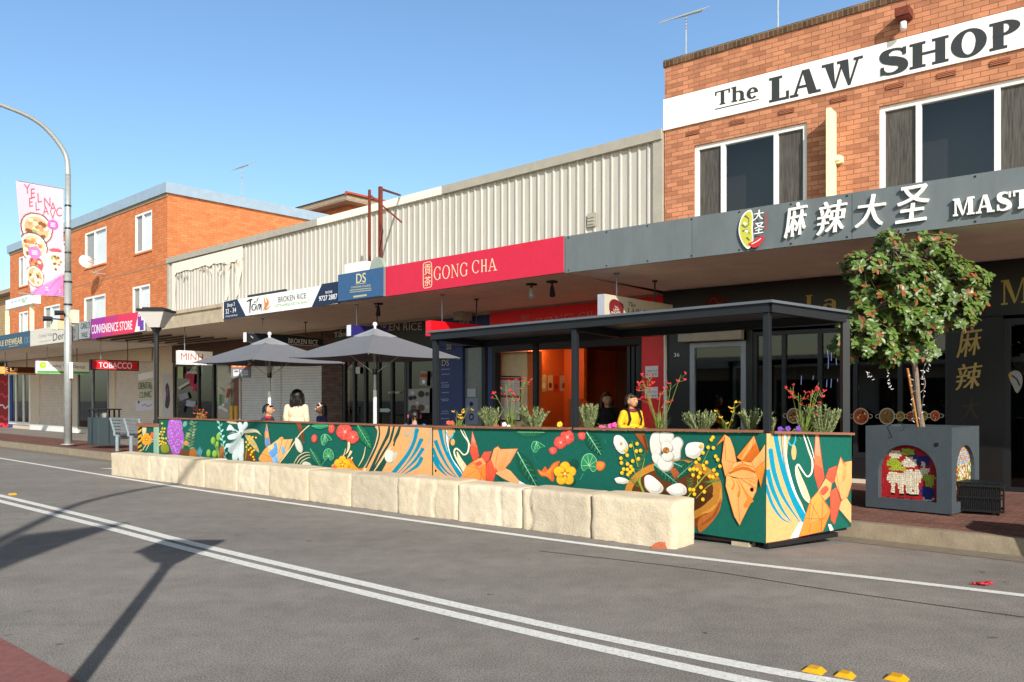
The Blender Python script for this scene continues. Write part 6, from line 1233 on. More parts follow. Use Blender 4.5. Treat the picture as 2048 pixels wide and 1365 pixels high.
    for q in ([(180, 165), (205, 148), (245, 165), (282, 220), (275, 270), (235, 285), (195, 250), (178, 205)], [(183, 470), (215, 456), (260, 464), (288, 485), (250, 502), (205, 498)], [(402, 460), (440, 440), (500, 480), (540, 530), (520, 570), (460, 578), (410, 530)], [(562, 545), (605, 512), (660, 500), (705, 530), (705, 575), (650, 594), (595, 580)], [(700, 250), (725, 208), (790, 200), (836, 215), (820, 280), (770, 320), (712, 300)]):
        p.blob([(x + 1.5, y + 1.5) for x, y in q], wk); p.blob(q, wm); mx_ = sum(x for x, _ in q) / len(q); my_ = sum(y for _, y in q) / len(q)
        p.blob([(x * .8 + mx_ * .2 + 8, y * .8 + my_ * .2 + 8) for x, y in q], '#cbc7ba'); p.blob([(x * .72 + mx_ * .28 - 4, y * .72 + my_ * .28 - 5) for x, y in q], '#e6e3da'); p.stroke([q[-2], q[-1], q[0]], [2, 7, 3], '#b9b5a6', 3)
    p.ell(232, 212, 11, 13, '#d9a23a')
    GRN = '#8fa544'
    for q, w in (([(310, 190), (335, 300), (355, 380)], [3, 6, 7]), ([(405, 320), (375, 440), (370, 500), (400, 575)], [4, 8, 12, 16]), ([(260, 330), (320, 400), (372, 520)], [3, 5, 8]), ([(720, 600), (790, 510), (850, 440), (930, 380)], [8, 9, 7, 3]), ([(790, 520), (800, 420), (870, 260)], [6, 5, 3]), ([(780, 610), (870, 520), (960, 480)], [4, 5, 3])): p.stroke(q, w, GRN)
    for (a, c, n_) in (((400, 270), (350, 430), 12), ((290, 450), (370, 540), 10), ((735, 470), (740, 580), 11), ((850, 500), (960, 480), 9)):
        for k in range(n_):
            t = k / n_; x, y = a[0] + (c[0] - a[0]) * t, a[1] + (c[1] - a[1]) * t
            for sg in (1, -1): p.stroke([(x, y), (x + sg * 26 * (1 - t * .3), y - 12)], [4, 2], random.choice(['#4f7a3a', '#3f6a38', '#6a8f4a']), 1)
    dots(p, [(350, 212), (304, 226), (270, 258), (278, 296), (345, 266), (375, 262), (232, 318), (236, 352), (318, 338), (360, 322), (280, 360), (252, 398), (280, 400), (240, 425), (305, 380), (318, 402), (284, 436), (300, 420), (905, 165), (893, 182), (870, 238), (908, 242), (832, 278), (803, 322), (858, 348), (925, 304), (940, 328), (835, 372), (782, 348), (764, 396), (790, 400), (812, 425), (738, 400), (760, 440), (800, 455), (882, 450), (935, 436), (912, 404), (956, 376), (845, 395), (738, 545), (764, 548), (818, 530), (842, 562), (832, 618), (770, 580), (905, 455), (820, 228)], 13)
    # big orange crane
    OA, OB, OC, ED = '#e88632', '#f3a862', '#cf6822', '#a04a16'
    def pg(pts, c):
        p.poly(pts, c); p.stroke(pts + [pts[0]], 3, ED, 1)
    pg([(925, 230), (990, 142), (1030, 168), (1008, 168), (985, 185)], OA); pg([(990, 142), (1030, 168), (1060, 250), (1078, 340), (1050, 420), (995, 450), (968, 340), (985, 200)], OB); pg([(1078, 310), (1205, 152), (1245, 270), (1190, 345), (1120, 340)], OA); p.poly([(1120, 335), (1215, 200), (1245, 270), (1190, 345)], OC); p.poly([(1180, 195), (1205, 160), (1215, 200), (1130, 320), (1110, 325)], OB)
    pg([(1180, 350), (1250, 270), (1292, 205), (1290, 330), (1200, 410)], OB); pg([(1200, 410), (1290, 330), (1288, 380), (1255, 530), (1235, 460)], OA)
    pg([(1005, 440), (1060, 350), (1120, 338), (1190, 350), (1235, 460), (1120, 470)], OB); p.stroke([(1020, 430), (1120, 390), (1215, 420)], [14, 26, 14], OC); p.stroke([(1035, 400), (1120, 366), (1200, 380)], [8, 12, 8], OA)
    pg([(1003, 438), (1060, 462), (1150, 468), (1235, 458), (1222, 560), (1100, 808), (1060, 740), (998, 520)], OB)
    for q, w in (([(1040, 460), (1060, 500), (1045, 548)], [4, 10, 18]), ([(1070, 465), (1100, 540), (1090, 600)], [4, 12, 24]), ([(1090, 468), (1140, 560), (1190, 640)], [6, 16, 34]), ([(1110, 468), (1190, 520), (1222, 540)], [6, 14, 6]), ([(1150, 470), (1220, 500)], [5, 8]), ([(1180, 600), (1150, 660), (1130, 660)], [30, 40, 12]), ([(1190, 470), (1228, 480)], [4, 6])): p.stroke(q, w, OA)
    for q in ([(1120, 345), (1030, 430)], [(1120, 345), (1215, 425)], [(1120, 345), (1120, 370)], [(1090, 560), (1100, 780)], [(990, 160), (1000, 330), (1060, 350)], [(1205, 170), (1190, 260)]): p.stroke(q, 2.5, '#8a4418', 1)
    p.ell(1190, 546, 14, 16, '#2a0f0a')
def mural_end(p):
    p.view(*V4); O1, O2, O3, EDG = '#e8744a', '#f2a064', '#e0563e', '#b8382c'
    def pg(pts, c, e=EDG):
        p.poly(pts, c); p.stroke(pts + [pts[0]], 3, e, 1)
    p.blob([(1270, 120), (1457, 120), (1448, 210), (1440, 300), (1452, 420), (1490, 540), (1560, 680), (1550, 800), (1500, 960), (1270, 970)], TANC)
    p.stroke([(1425, 130), (1436, 330), (1490, 550), (1565, 730)], [10, 12, 18, 26], '#eef2f0'); p.poly([(1462, 905), (1528, 790), (1566, 780), (1522, 895)], '#efe8dc')
    for q, w in (([(1352, 130), (1384, 300), (1430, 470), (1500, 640), (1575, 775)], [36, 34, 34, 44, 54]), ([(1320, 262), (1346, 420), (1412, 600), (1535, 788)], [36, 34, 24, 6]), ([(1298, 400), (1332, 540), (1402, 690), (1475, 788)], [34, 32, 20, 5]), ([(1284, 510), (1330, 650), (1400, 755), (1462, 788)], [24, 22, 14, 5]), ([(1396, 130), (1410, 300), (1448, 470), (1510, 630)], [9, 9, 10, 8])): p.stroke(q, w, BLU)
    p.ell(1320, 262, 18, 18, BLU); p.stroke([(1440, 130), (1450, 195), (1475, 225), (1498, 195), (1503, 130)], [8, 9, 11, 9, 8], '#2fa6bf'); p.ell(1490, 275, 18, 56, TANC)
    p.blob([(1512, 380), (1545, 450), (1592, 560), (1612, 640), (1560, 590), (1525, 490)], '#e6c79a')
    p.stroke([(1555, 130), (1598, 260), (1625, 340), (1620, 420), (1590, 452), (1555, 412), (1522, 365), (1505, 400), (1518, 480), (1562, 600), (1612, 650)], [9, 11, 13, 12, 10, 10, 13, 12, 12, 11, 8], '#f1e4c8'); p.stroke([(1582, 140), (1622, 250), (1640, 330)], [3, 5, 3], '#f4ecd8')
    pg([(1838, 634), (1872, 604), (1908, 660), (1908, 815), (1815, 690)], TANC, TANC); p.poly([(1800, 690), (1822, 690), (1915, 800), (1915, 830)], DG); p.poly([(1740, 800), (1760, 800), (1790, 860), (1760, 870)], '#e8ddc8')
    pg([(1648, 135), (1640, 300), (1640, 440), (1668, 542), (1712, 462), (1690, 300), (1670, 135)], O1); p.poly([(1649, 140), (1643, 290), (1686, 310), (1668, 140)], '#f09070'); p.poly([(1641, 440), (1648, 360), (1698, 390), (1710, 460), (1668, 538)], O3)
    pg([(1722, 456), (1745, 395), (1805, 372), (1790, 485), (1760, 510)], O3); pg([(1528, 892), (1610, 622), (1668, 556), (1762, 700), (1702, 852)], '#ec8636'); pg([(1665, 558), (1722, 465), (1768, 500), (1755, 592), (1702, 642)], O2); p.blob([(1680, 560), (1720, 520), (1745, 545), (1705, 590)], O3)
    pg([(1788, 482), (1800, 420), (1832, 306), (1868, 372), (1848, 352), (1846, 350), (1920, 335), (1920, 480), (1882, 602), (1838, 622)], O2); p.poly([(1850, 352), (1880, 346), (1868, 470), (1842, 500)], '#ee945a'); pg([(1755, 562), (1800, 530), (1832, 640), (1786, 802), (1760, 770)], O3); pg([(1612, 622), (1668, 560), (1755, 700), (1700, 760), (1600, 800)], '#f0944a'); pg([(1832, 306), (1868, 372), (1848, 350)], O1)
    for q in ([(1668, 560), (1762, 700)], [(1640, 640), (1600, 860)], [(1700, 640), (1690, 850)], [(1800, 420), (1830, 620)], [(1610, 640), (1700, 800)], [(1570, 760), (1720, 760)]): p.stroke(q, 3, '#b9402e', 1)
ZT = lambda s: 1.185 + .0115 * (s + 8.25)
def unit_rail(b, s0, s1, t, z0, z1, w=.1, th=.022): b.beam(Q.P(s0, t, z0 + th / 2), Q.P(s1, t, z1 + th / 2), w, th)
# left barrier
u1 = thing('mural_barrier', 'long green floral mural barrier in front of the umbrellas', 'barrier', tuple(Q.P(-12.3, 8.5, 0)))
def mural_board(name, plane, poly, draw, parent, thick=.05):
    p = Paint(plane, lift=.0)
    pts = [plane.px(*q) for q in poly]; col = lin(GR); f = [plane.w(a, c, 0) for a, c in pts]; k = [plane.w(a, c, -thick) for a, c in pts]
    p.mb.face(f, 0, col); p.mb.face(k[::-1], 0, lin('#2a2a2a'))
    for i in range(len(f)): p.mb.face([f[i], k[i], k[(i + 1) % len(f)], f[(i + 1) % len(f)]], 0, col)
    p.h = .002; p.step = .00004; p.tone = .12; draw(p)
    clip(p.mb, plane, pts); o = p.mb.build(name, MURAL, parent); return o
def clip(mb, plane, pts):
    """cut the painted shapes at the board's edge"""
    cx = sum(a for a, _ in pts) / len(pts); cz = sum(c for _, c in pts) / len(pts); n = len(pts); V, Fc, Mm, Cc = [], [], [], []
    for fi, (f, m, c) in enumerate(zip(mb.f, mb.m, mb.c)):
        vs = [mb.v[i] for i in f]; cols = list(c) if isinstance(c[0], (tuple, list)) else [c] * len(vs)
        if fi >= len(pts) + 2:
            poly = [((v - plane.o).dot(plane.ex), (v - plane.o).dot(plane.ez), v, q) for v, q in zip(vs, cols)]
            for i in range(n):
                (ax, ay), (bx, by) = pts[i], pts[(i + 1) % n]; sg = 1 if (bx - ax) * (cz - ay) - (by - ay) * (cx - ax) > 0 else -1; out = []
                side = lambda p: sg * ((bx - ax) * (p[1] - ay) - (by - ay) * (p[0] - ax))
                for j in range(len(poly)):
                    p, q = poly[j], poly[(j + 1) % len(poly)]; dp, dq = side(p), side(q)
                    if dp >= 0: out.append(p)
                    if dp * dq < 0:
                        t = dp / (dp - dq); out.append((p[0] + (q[0] - p[0]) * t, p[1] + (q[1] - p[1]) * t, p[2].lerp(q[2], t), p[3]))
                poly = out
                if len(poly) < 3: break
            if len(poly) < 3: continue
            vs = [p[2] for p in poly]; cols = [p[3] for p in poly]
        i0 = len(V); V += vs; Fc.append(tuple(range(i0, i0 + len(vs)))); Mm.append(m); Cc.append(cols)
    mb.v, mb.f, mb.m, mb.c = V, Fc, Mm, Cc
QP = fplane(Q, 8.26)
mural_board('mural_panel', QP, [(318, 838), (866, 856), (866, 988), (318, 922)], mural_left, u1)
sa, sb = Q.s(318, 8.26), Q.s(866, 8.26)
b = MB(); unit_rail(b, sa, sb - .01, 8.3, 1.19, 1.187, .14); b.build('top_rail', WOOD, u1)
b = MB(); b.box(Q, sa, sb - .02, 8.32, 8.62, .05, 1.12); b.build('box_frame', STEEL, u1); b = MB(); b.box(Q, sa + .02, sb - .04, 8.35, 8.6, 1.121, 1.14); b.build('soil', SOIL, u1)
b = MB(); unit_rail(b, sa, sb - .01, 8.6, 1.15, 1.15, .1); b.build('back_rail', WOOD, u1)
u0 = thing('mural_end_box', 'low mural box with hazard stripes at the left end of barrier', 'barrier', tuple(Q.P(-16.7, 8.5, 0)))
def mural_small(p):
    p.view(*V1); p.poly([(118, 240), (152, 240), (152, 470), (118, 470)], '#e0a828')
    for k in range(5): p.poly([(118, 262 + k * 46), (152, 240 + k * 46), (152, 262 + k * 46), (118, 285 + k * 46)], '#2a2620')
    p.blob([(160, 250), (195, 248), (190, 300), (165, 330)], '#d9c8a0'); p.stroke([(160, 460), (200, 400), (270, 350)], [5, 7, 4], CR); p.stroke([(190, 462), (225, 400), (262, 372)], [4, 6, 3], CR); pansy(p, 198, 360, 52, '#f0a02a', '#a84a18'); p.ell(250, 322, 18, 28, '#e0603a'); p.leaf((215, 255), (262, 285), 24, '#1d5a40')
Q0 = fplane(Q, 8.42); mural_board('mural_panel', Q0, [(276, 853), (316, 855), (316, 922), (276, 916)], mural_small, u0)
c0, c1 = Q.s(274, 8.42), Q.s(317, 8.42); zt0 = Q.z(295, 854, 8.42)
b = MB(); unit_rail(b, c0, c1, 8.5, zt0, zt0, .22, .07); b.build('top_rail', WOOD, u0); b = MB(); b.box(Q, c0, c1, 8.48, 8.9, .05, zt0 - .02); b.build('box_frame', STEEL, u0)
b = MB(); b.box(Q, Q.s(308, 8.37), Q.s(315, 8.37), 8.36, 8.41, .05, zt0); b.build('post', mat('pale_green_post', '#8fb09c', .6), u0)
# right unit with pergola
u2 = thing('pergola_planter', 'mural planter with dark steel pergola and splayed painted end', 'planter', tuple(Q.P(-5.8, 8.6, 0)))
mural_board('mural_panel', QP, [(866.4, 856.2), (1531.5, 867.5), (1531.5, 1087), (866.4, 988)], mural_right, u2)
Cn = Q.P(*[Q.s(1532.5, 8.26), 8.26], 0); t_ = 9.42; En = Q.P(Q.s(1703.5, t_), t_, 0); ex = (En - Cn).normalized(); EP = Plane(Cn, ex, (ex.y, -ex.x, 0))
mural_board('mural_panel', EP, [(1533, 867.5), (1703.5, 870.5), (1702, 1053.5), (1531.8, 1087.5)], mural_end, u2)
PTS = [Q.s(871, 8.33), Q.s(1150, 8.33), Q.s(1535, 8.34)]
b = MB(); s0_, s1_ = Q.s(868, 8.3), Q.s(1532, 8.3); unit_rail(b, s0_ + .06, Q.s(1140, 8.26), 8.28, ZT(s0_), ZT(Q.s(1140, 8.26)), .13, .025); b.build('top_rail', WOOD, u2)
b = MB(); unit_rail(b, Q.s(1151, 8.26), Q.s(1524, 8.26), 8.28, ZT(Q.s(1151, 8.26)), ZT(-3.35), .13, .025); b.build('top_rail', WOOD, u2)
a_ = Cn + ex * .06; e_ = En - ex * .02; b = MB(); b.beam((a_.x, a_.y, 1.245), (e_.x, e_.y, 1.205), .12, .025); b.build('top_rail', WOOD, u2)
inn = Vector((-ex.y, ex.x, 0)) if Vector((-ex.y, ex.x, 0)).dot(Vector((-Q.r.x, -Q.r.y, 0))) > 0 else Vector((ex.y, -ex.x, 0))
def trough(name, m, z0, z1, ins):
    b = MB(); b.hexa([Q.P(s0_ + .02, 8.315 + ins, z0), Q.P(s1_ - .06, 8.315 + ins, z0), Q.P(s1_ - .3, 8.72 - ins, z0), Q.P(s0_ + .02, 8.72 - ins, z0), Q.P(s0_ + .02, 8.315 + ins, z1[0]), Q.P(s1_ - .06, 8.315 + ins, z1[1]), Q.P(s1_ - .3, 8.72 - ins, z1[1]), Q.P(s0_ + .02, 8.72 - ins, z1[0])])
    c1_ = Cn + ex * .12 + inn * (.055 + ins); c2_ = En - ex * .02 + inn * (.055 + ins); k = .4 - ins * 2
    q = [c1_, c2_, c2_ + inn * k, c1_ + inn * k + ex * .25]; q = [q[0], q[1], q[2], q[3]]
    bb = [Vector((v.x, v.y, z0 + .05)) for v in q] + [Vector((v.x, v.y, z)) for v, z in zip(q, (z1[1] - .004, z1[1] - .04, z1[1] - .04, z1[1] - .004))]; b.hexa(bb); return b.build(name, m, u2)
trough('box_frame', STEEL, .06, (1.13, 1.18), 0); trough('soil', SOIL, 1.0, (1.15, 1.2), .03)
b = MB(); b.box(Q, s0_ + .05, Q.s(1500, 8.3), 8.3, 8.5, .03, .06); b.beam((Cn.x, Cn.y, .05), (En.x - ex.x * .25, En.y - ex.y * .25, .09), .06, .05); b.build('base_rail', BLACK, u2); b = MB(); o = gp(1490, 1093); b.cube((o.x, o.y + .06, .02), .16, .2, .05, .8); b.build('foot_block', CONC, u2)
zr = lambda s: 2.57 + .0117 * (s + 8.25)
for s, t in [(x, 8.335) for x in PTS] + [(Q.s(1072, 9.42), 9.42), (PTS[0], 9.42)]:
    b = MB(); b.box(Q, s - .036, s + .036, t - .036, t + .036, 1.12 if t < 9 else .06, zr(s) - .06); b.build('post', STEEL, u2, bevel=.004)
er = En - ex * .05 + inn * .05; b = MB(); b.tube([(er.x, er.y, .15), (er.x, er.y, 2.5)], .055, 4); b.build('post', STEEL, u2)
b = MB(); sA, sB = PTS[0] - .04, PTS[2] + .04
pA, pB = Q.P(sA, 8.3, zr(sA) - .062), Q.P(sB, 8.3, zr(sB) - .062); pC = Vector((er.x, er.y, 2.51)); pD = Q.P(sA, 9.42, zr(sA) - .115)
for x, y in ((pA, pB), (pB, pC), (pC, pD), (pD, pA), (Q.P(PTS[1], 8.3, zr(PTS[1]) - .09), Q.P(PTS[1], 9.42, zr(PTS[1]) - .12))): b.beam(x, y, .07, .095)
b.build('roof_frame', STEEL, u2)
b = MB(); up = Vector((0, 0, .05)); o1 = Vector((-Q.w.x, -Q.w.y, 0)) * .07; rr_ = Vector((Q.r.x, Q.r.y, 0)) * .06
q = [pA + o1 - rr_, pB + o1 + rr_ * .8, pC + rr_ * 1.3, pD - o1 - rr_]; b.hexa([v + up for v in q] + [v + up + Vector((0, 0, .028)) for v in q]); b.build('roof_sheet', mat('lit_edge_steel', '#5a6068', .4, var=.1), u2)  # lighter grey puts the sunlit roof edge into the colour
# plants of the planter
GRY = mat('grey_green_leaves', '#8f9a6a', .7, var=.35, scale=30); GRE = mat('green_leaves', '#6f8038', .6, var=.35, scale=30); STM = mat('green_stems', '#7a7a3c', .6, var=.3, scale=30)
PRED = mat('red_flowers', '#cc3038', .6, var=.2, scale=40); PYEL = mat('yellow_flowers', '#e8b028', .6, var=.2, scale=40); PPUR = mat('purple_flowers', '#6a2aa8', .6, var=.2); PPNK = mat('pink_flowers', '#e04a9a', .6, var=.2); PWHT = mat('white_flowers', '#ece8e6', .6); PORA = mat('orange_red_flowers', '#d9583a', .6, var=.2)
def blade(b, p, d, l, w, droop=.4, m=0):
    p = Vector(p); pts = []; d = Vector(d).normalized()
    for k in range(5):
        t = k / 4; pts.append(p + d * l * t + Vector((0, 0, -droop * l * t * t)))
    sd = d.cross(Vector((0, 0, 1))); sd = sd.normalized() if sd.length > .05 else Vector((1, 0, 0)); sd = (sd + Vector((ru(-.4, .4), ru(-.4, .4), 0))).normalized()
    for k in range(4):
        w0, w1 = w * (1 - (k / 4) ** 2), w * (1 - ((k + 1) / 4) ** 2); b.face([pts[k] - sd * w0, pts[k] + sd * w0, pts[k + 1] + sd * w1, pts[k + 1] - sd * w1], m)
    return pts[-1]
def plant(label, name, pos, h, spread, kind, fl=None, nf=6, n=26, grp='plants in the pergola planter', fm=None):
    pos = Vector(pos); o = thing(name, label, 'plant', tuple(pos), grp); b = MB(); f = MB(); tips = []
    if kind == 'bush':
        for i in range(n):
            a = ru(0, 6.28); e = ru(.0, 1) ** .6; d = Vector((math.cos(a) * spread * e, math.sin(a) * spread * e * .7, h)).normalized(); l = h * ru(.6, 1.08); p = pos + Vector((math.cos(a), math.sin(a) * .6, 0)) * spread * .25 * rnd(); q = p + d * l
            b.tube([p, (p + q) / 2 + Vector((ru(-.01, .01), ru(-.01, .01), 0)), q], [.003, .0025, .0015], 4); tips.append(q)
            for k in range(int(40 * l / .3)):
                t = ru(.1, 1); c = p.lerp(q, t); a2 = ru(0, 6.28); blade(b, c, d * .9 + Vector((math.cos(a2), math.sin(a2), ru(-.1, .4))) * .8, ru(.03, .06), .006, .15)
    else:
        for i in range(n):
            a = ru(0, 6.28); e = ru(.1, 1); d = Vector((math.cos(a) * spread * e, math.sin(a) * spread * e * .7, h * .55)); blade(b, pos + Vector((ru(-.04, .04), ru(-.03, .03), 0)), d, h * ru(.3, .62), .0085, ru(.1, .5))
        for i in range(nf):
            a = ru(0, 6.28); e = ru(.2, 1) * spread * 1.15; top = pos + Vector((math.cos(a) * e, math.sin(a) * e * .6, h * ru(.55, 1))); mid = pos.lerp(top, .55) + Vector((ru(-.03, .03), 0, 0)); b.tube([pos, mid, top], [.0045, .0035, .0025], 5); 
            for k in range(3):
                t2 = top + Vector((ru(-.09, .09), ru(-.07, .07), ru(-.16, .03))); b.tube([mid.lerp(top, .6 + .12 * k), t2], .0025, 4); tips.append(t2)
    b.build('foliage', GRY if kind == 'bush' else GRE, o)
    if fl:
        if kind == 'paw':
            for t in tips:
                for k in range(3):
                    a = ru(0, 6.28); d = Vector((math.cos(a) * .8, math.sin(a) * .8, ru(.1, 1))).normalized(); f.tube([t, t + d * .016, t + d * .036], [.004, .0075, .005], 5)
        else:
            for k in range(nf):
                c = pos + Vector((ru(-1, 1) * spread, ru(-.5, .5) * spread, h * ru(.3, 1)))
                for j in range(5): a = j * 1.257; f.ball(c + Vector((.018 * math.cos(a), 0, .018 * math.sin(a))), .016, .006, .016, 7, 5)
        f.build('flower', fl, o)
    return o
def pp_(px, t=8.5): s = Q.s(px, t); return Q.P(s, t, ZT(s) - .03)
def hz(px, py, t=8.5): return Q.z(px, py, t) - (ZT(Q.s(px, t)) - .03)
plant('yellow kangaroo paw at the left end of the pergola planter', 'kangaroo_paw', pp_(917), hz(917, 795), .17, 'paw', PYEL, 3, 26)
plant('bushy grey green plant left of the red kangaroo paw', 'lavender_bush', pp_(980), hz(980, 815), .22, 'bush', n=60)
plant('tall red kangaroo paw left of the middle pergola post', 'kangaroo_paw', pp_(1022), hz(1022, 752), .22, 'paw', PRED, 7, 36)
plant('wispy grey green plant right of the red kangaroo paw', 'lavender_bush', pp_(1068), hz(1068, 812), .26, 'bush', n=56)
plant('dense grey green plant just right of the middle post', 'lavender_bush', pp_(1177), hz(1177, 812), .15, 'bush', n=64)
plant('tallest red kangaroo paw in front of the red shop wall', 'kangaroo_paw', pp_(1318), hz(1318, 745), .26, 'paw', PRED, 9, 34)
plant('low spreading grey plant in front of the shop door', 'lavender_bush', pp_(1402), hz(1402, 822), .26, 'bush', n=60)
plant('yellow kangaroo paw leaning in front of the shop door', 'kangaroo_paw', pp_(1452), hz(1452, 800), .14, 'paw', PYEL, 3, 18)
plant('sparse grey green plant left of the corner post', 'lavender_bush', pp_(1500), hz(1500, 818), .2, 'bush', n=36)
ep = lambda u, d=.18, z=1.18: Vector(((Cn + ex * u + inn * d).x, (Cn + ex * u + inn * d).y, z - .03 * u))
plant('red and yellow kangaroo paw on the splayed end of planter', 'kangaroo_paw', ep(.72), .62, .24, 'paw', PRED, 8, 34)
plant('purple pansies low on the splayed end of planter', 'pansy_plant', ep(.42, .1), .13, .12, 'flower', PPUR, 6, 14)
plant('grassy grey plant at the kerb end of the planter', 'lavender_bush', ep(.98, .14), .36, .24, 'bush', n=70)
plant('thin grey plant beside the corner post on the end', 'lavender_bush', ep(.14, .1), .25, .1, 'bush', n=12)
for px, m, lb in ((905, PORA, 'small orange flower by the left pergola post'), (998, PRED, 'single red bloom low beside the red kangaroo paw'), (1017, PWHT, 'small white bloom under the red kangaroo paw'), (1122, PYEL, 'tiny yellow flowers left of the middle post'), (1203, PPNK, 'pink flowers right of the dense grey plant'), (1230, PPNK, 'pink flower left of the person in yellow')):
    plant(lb, 'flowering_plant', pp_(px, 8.42), .1, .06, 'flower', m, 3, 12)
plant('rust red grass plume behind the left mural barrier', 'grass_plume', Q.P(Q.s(402, 8.47), 8.47, 1.14), .24, .07, 'paw', PORA, 7, 10, 'plants in the mural barrier')

# low leaves and runners over the soil
b = MB()
for k in range(3000):
    s = ru(s0_ + .1, s1_ - .35); p = Q.P(s, ru(8.36, 8.68), ZT(s) - .03); a = ru(0, 6.28); blade(b, p, Vector((math.cos(a), math.sin(a), ru(.3, 1.6))), ru(.04, .15) * (1 + .9 * mn.noise(Vector((s * 2.3, 0, 0)))), ru(.003, .008), .4, 0 if rnd() < .6 else 1)
for k in range(800):
    p = ep(ru(.08, 1.15), ru(.08, .4)); a = ru(0, 6.28); blade(b, p, Vector((math.cos(a), math.sin(a), ru(.3, 1.6))), ru(.04, .15), ru(.003, .008), .4, 0 if rnd() < .6 else 1)
tag(b.build('ground_cover', [GRE, GRY], origin=(0, 0, 0)), 'low straggling leaves covering the soil of the pergola planter', 'ground cover', kind='stuff')

# ------------------------------------------------------------------ umbrellas
FAB = mat('grey_umbrella_cloth', '#707278', .85, var=.05, scale=4); 
def umbrella(label, px, tp):
    s = Q.s(px, tp); P0 = Q.P(s, tp, 0); o = local('market_umbrella', label, 'umbrella', 'grey umbrellas on the footpath'); h0, h1, a = 2.32, 2.78, 1.06
    def can(h0, h1, a, hole, sag, n=8):
        b = MB()
        for k in range(4):
            d0 = Matrix.Rotation(k * math.pi / 2, 3, 'Z') @ Vector((-1, -1, 0)); d1 = Matrix.Rotation((k + 1) * math.pi / 2, 3, 'Z') @ Vector((-1, -1, 0))
            for i in range(n):
                for j in range(n):
                    def q(u, v):
                        rr = hole + (1 - hole) * u; e = d0.lerp(d1, v) * a * rr; z = h1 - (h1 - h0) * (rr - hole) / (1 - hole); edge = 4 * v * (1 - v); return Vector((e.x, e.y, z - sag * edge * rr * .5 + .0))
                    b.face([q(i / n, j / n), q((i + 1) / n, j / n), q((i + 1) / n, (j + 1) / n), q(i / n, (j + 1) / n)])
        return b
    c = can(h0, h1, a, .04, .06).build('canopy', FAB, o); sol = c.modifiers.new('s', 'SOLIDIFY'); sol.thickness = .004
    v = can(h1 - .09, h1 + .05, .27, .06, .05, 4); v2 = v.build('vent_cap', mat('umbrella_vent', '#8a8d92', .85), o); v2.modifiers.new('s', 'SOLIDIFY').thickness = .004
    b = MB(); b.tube([(0, 0, h1), (0, 0, h1 + .09)], .02, 8); b.ball((0, 0, h1 + .12), .042, n=12, k=8); b.build('finial', WHITE, o, smooth=True)
    b = MB(); b.tube([(0, 0, .15), (0, 0, 2.75)], .024, 12); b.build('pole', GALV, o); b = MB(); b.tube([(0, 0, .15), (0, 0, 1.75)], .032, 12); b.build('lit_pole_part', WHITE, o)  # white over the lower pole paints in the sunlight it catches
    b = MB(); b.tube([(0, 0, 2.02), (0, 0, 2.12)], .045, 10); b.build('hub', STEEL, o); b = MB(); b.cube((0, 0, .2), .6, .6, .08); b.build('base_plate', STEEL, o)
    for k in range(4):
        d = Matrix.Rotation(k * math.pi / 2, 3, 'Z') @ Vector((-1, -1, 0)); z_ = lambda f: h1 - (h1 - h0) * f - .03
        b = MB(); b.beam((d * .03) + Vector((0, 0, z_(.03))), d * a * .98 + Vector((0, 0, h0 - .012)), .022, .018); r_ = b.build('rib', GALV, o); b = MB(); b.beam(d * .03 + Vector((0, 0, 2.07)), d * a * .45 + Vector((0, 0, z_(.45))), .018, .014); b.build('strut', GALV, r_)
    o.location = P0; o.rotation_euler = (0, 0, math.atan2(Q.r.y, Q.r.x)); return o
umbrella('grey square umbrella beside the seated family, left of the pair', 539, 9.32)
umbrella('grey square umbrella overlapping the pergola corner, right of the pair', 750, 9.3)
# ------------------------------------------------------------------ square planter, tree, crate
PG = mat('grey_painted_concrete', '#40494f', .75, var=.12, scale=7, bump=.2, bscale=60)
fd = Vector((.69, -.724, 0)).normalized(); wd_ = Vector((-fd.y, fd.x, 0)); FR = Vector((5.31, 9.66, 0)); LW = 1.03; zb = .2; zt = 1.25
po = thing('concrete_planter', 'square grey concrete planter with arched mosaic niches holding the tree', 'planter', tuple(FR - fd * .5 + wd_ * .5 + Vector((0, 0, zb))))
b = MB(); O = FR - fd * LW
def arch(w0, w1, h0, h1, n=14):
    r = (w1 - w0) / 2; c = (w0 + w1) / 2; return [(w0, h0), (w1, h0)] + [(c + r * math.cos(math.pi * i / n), h1 - r + r * math.sin(math.pi * i / n)) for i in range(n + 1)]
H = zt - zb; nic = arch(.16, .86, .13, .82)
def nface(org, ex, n_, dep):
    at = lambda a, c, d=0: org + ex * a + Vector((0, 0, zb + c)) - n_ * d
    outer = [(0, 0), (LW, 0), (LW, H), (0, H)]; allp = outer + nic
    for f in geometry.tessellate_polygon([[Vector((a, c, 0)) for a, c in outer], [Vector((a, c, 0)) for a, c in nic]]):
        q = [at(*allp[i]) for i in f]; nn = (q[1] - q[0]).cross(q[2] - q[0]); b.face(q if nn.dot(n_) > 0 else q[::-1])
    for i in range(len(nic)):
        p, q = nic[i], nic[(i + 1) % len(nic)]; b.face([at(*p), at(*p, dep), at(*q, dep), at(*q)])
nface(O, fd, -wd_, .11); nface(FR, wd_, fd, .05)
B1, B2 = FR + wd_ * LW, O + wd_ * LW; v = lambda p, z: Vector((p.x, p.y, z))
b.face([v(B1, zb), v(B2, zb), v(B2, zt), v(B1, zt)]); b.face([v(B2, zb), v(O, zb), v(O, zt), v(B2, zt)])
rim = .09; inn_ = [O + (fd + wd_) * rim, FR + (-fd + wd_) * rim, B1 + (-fd - wd_) * rim, B2 + (fd - wd_) * rim]; out_ = [O, FR, B1, B2]
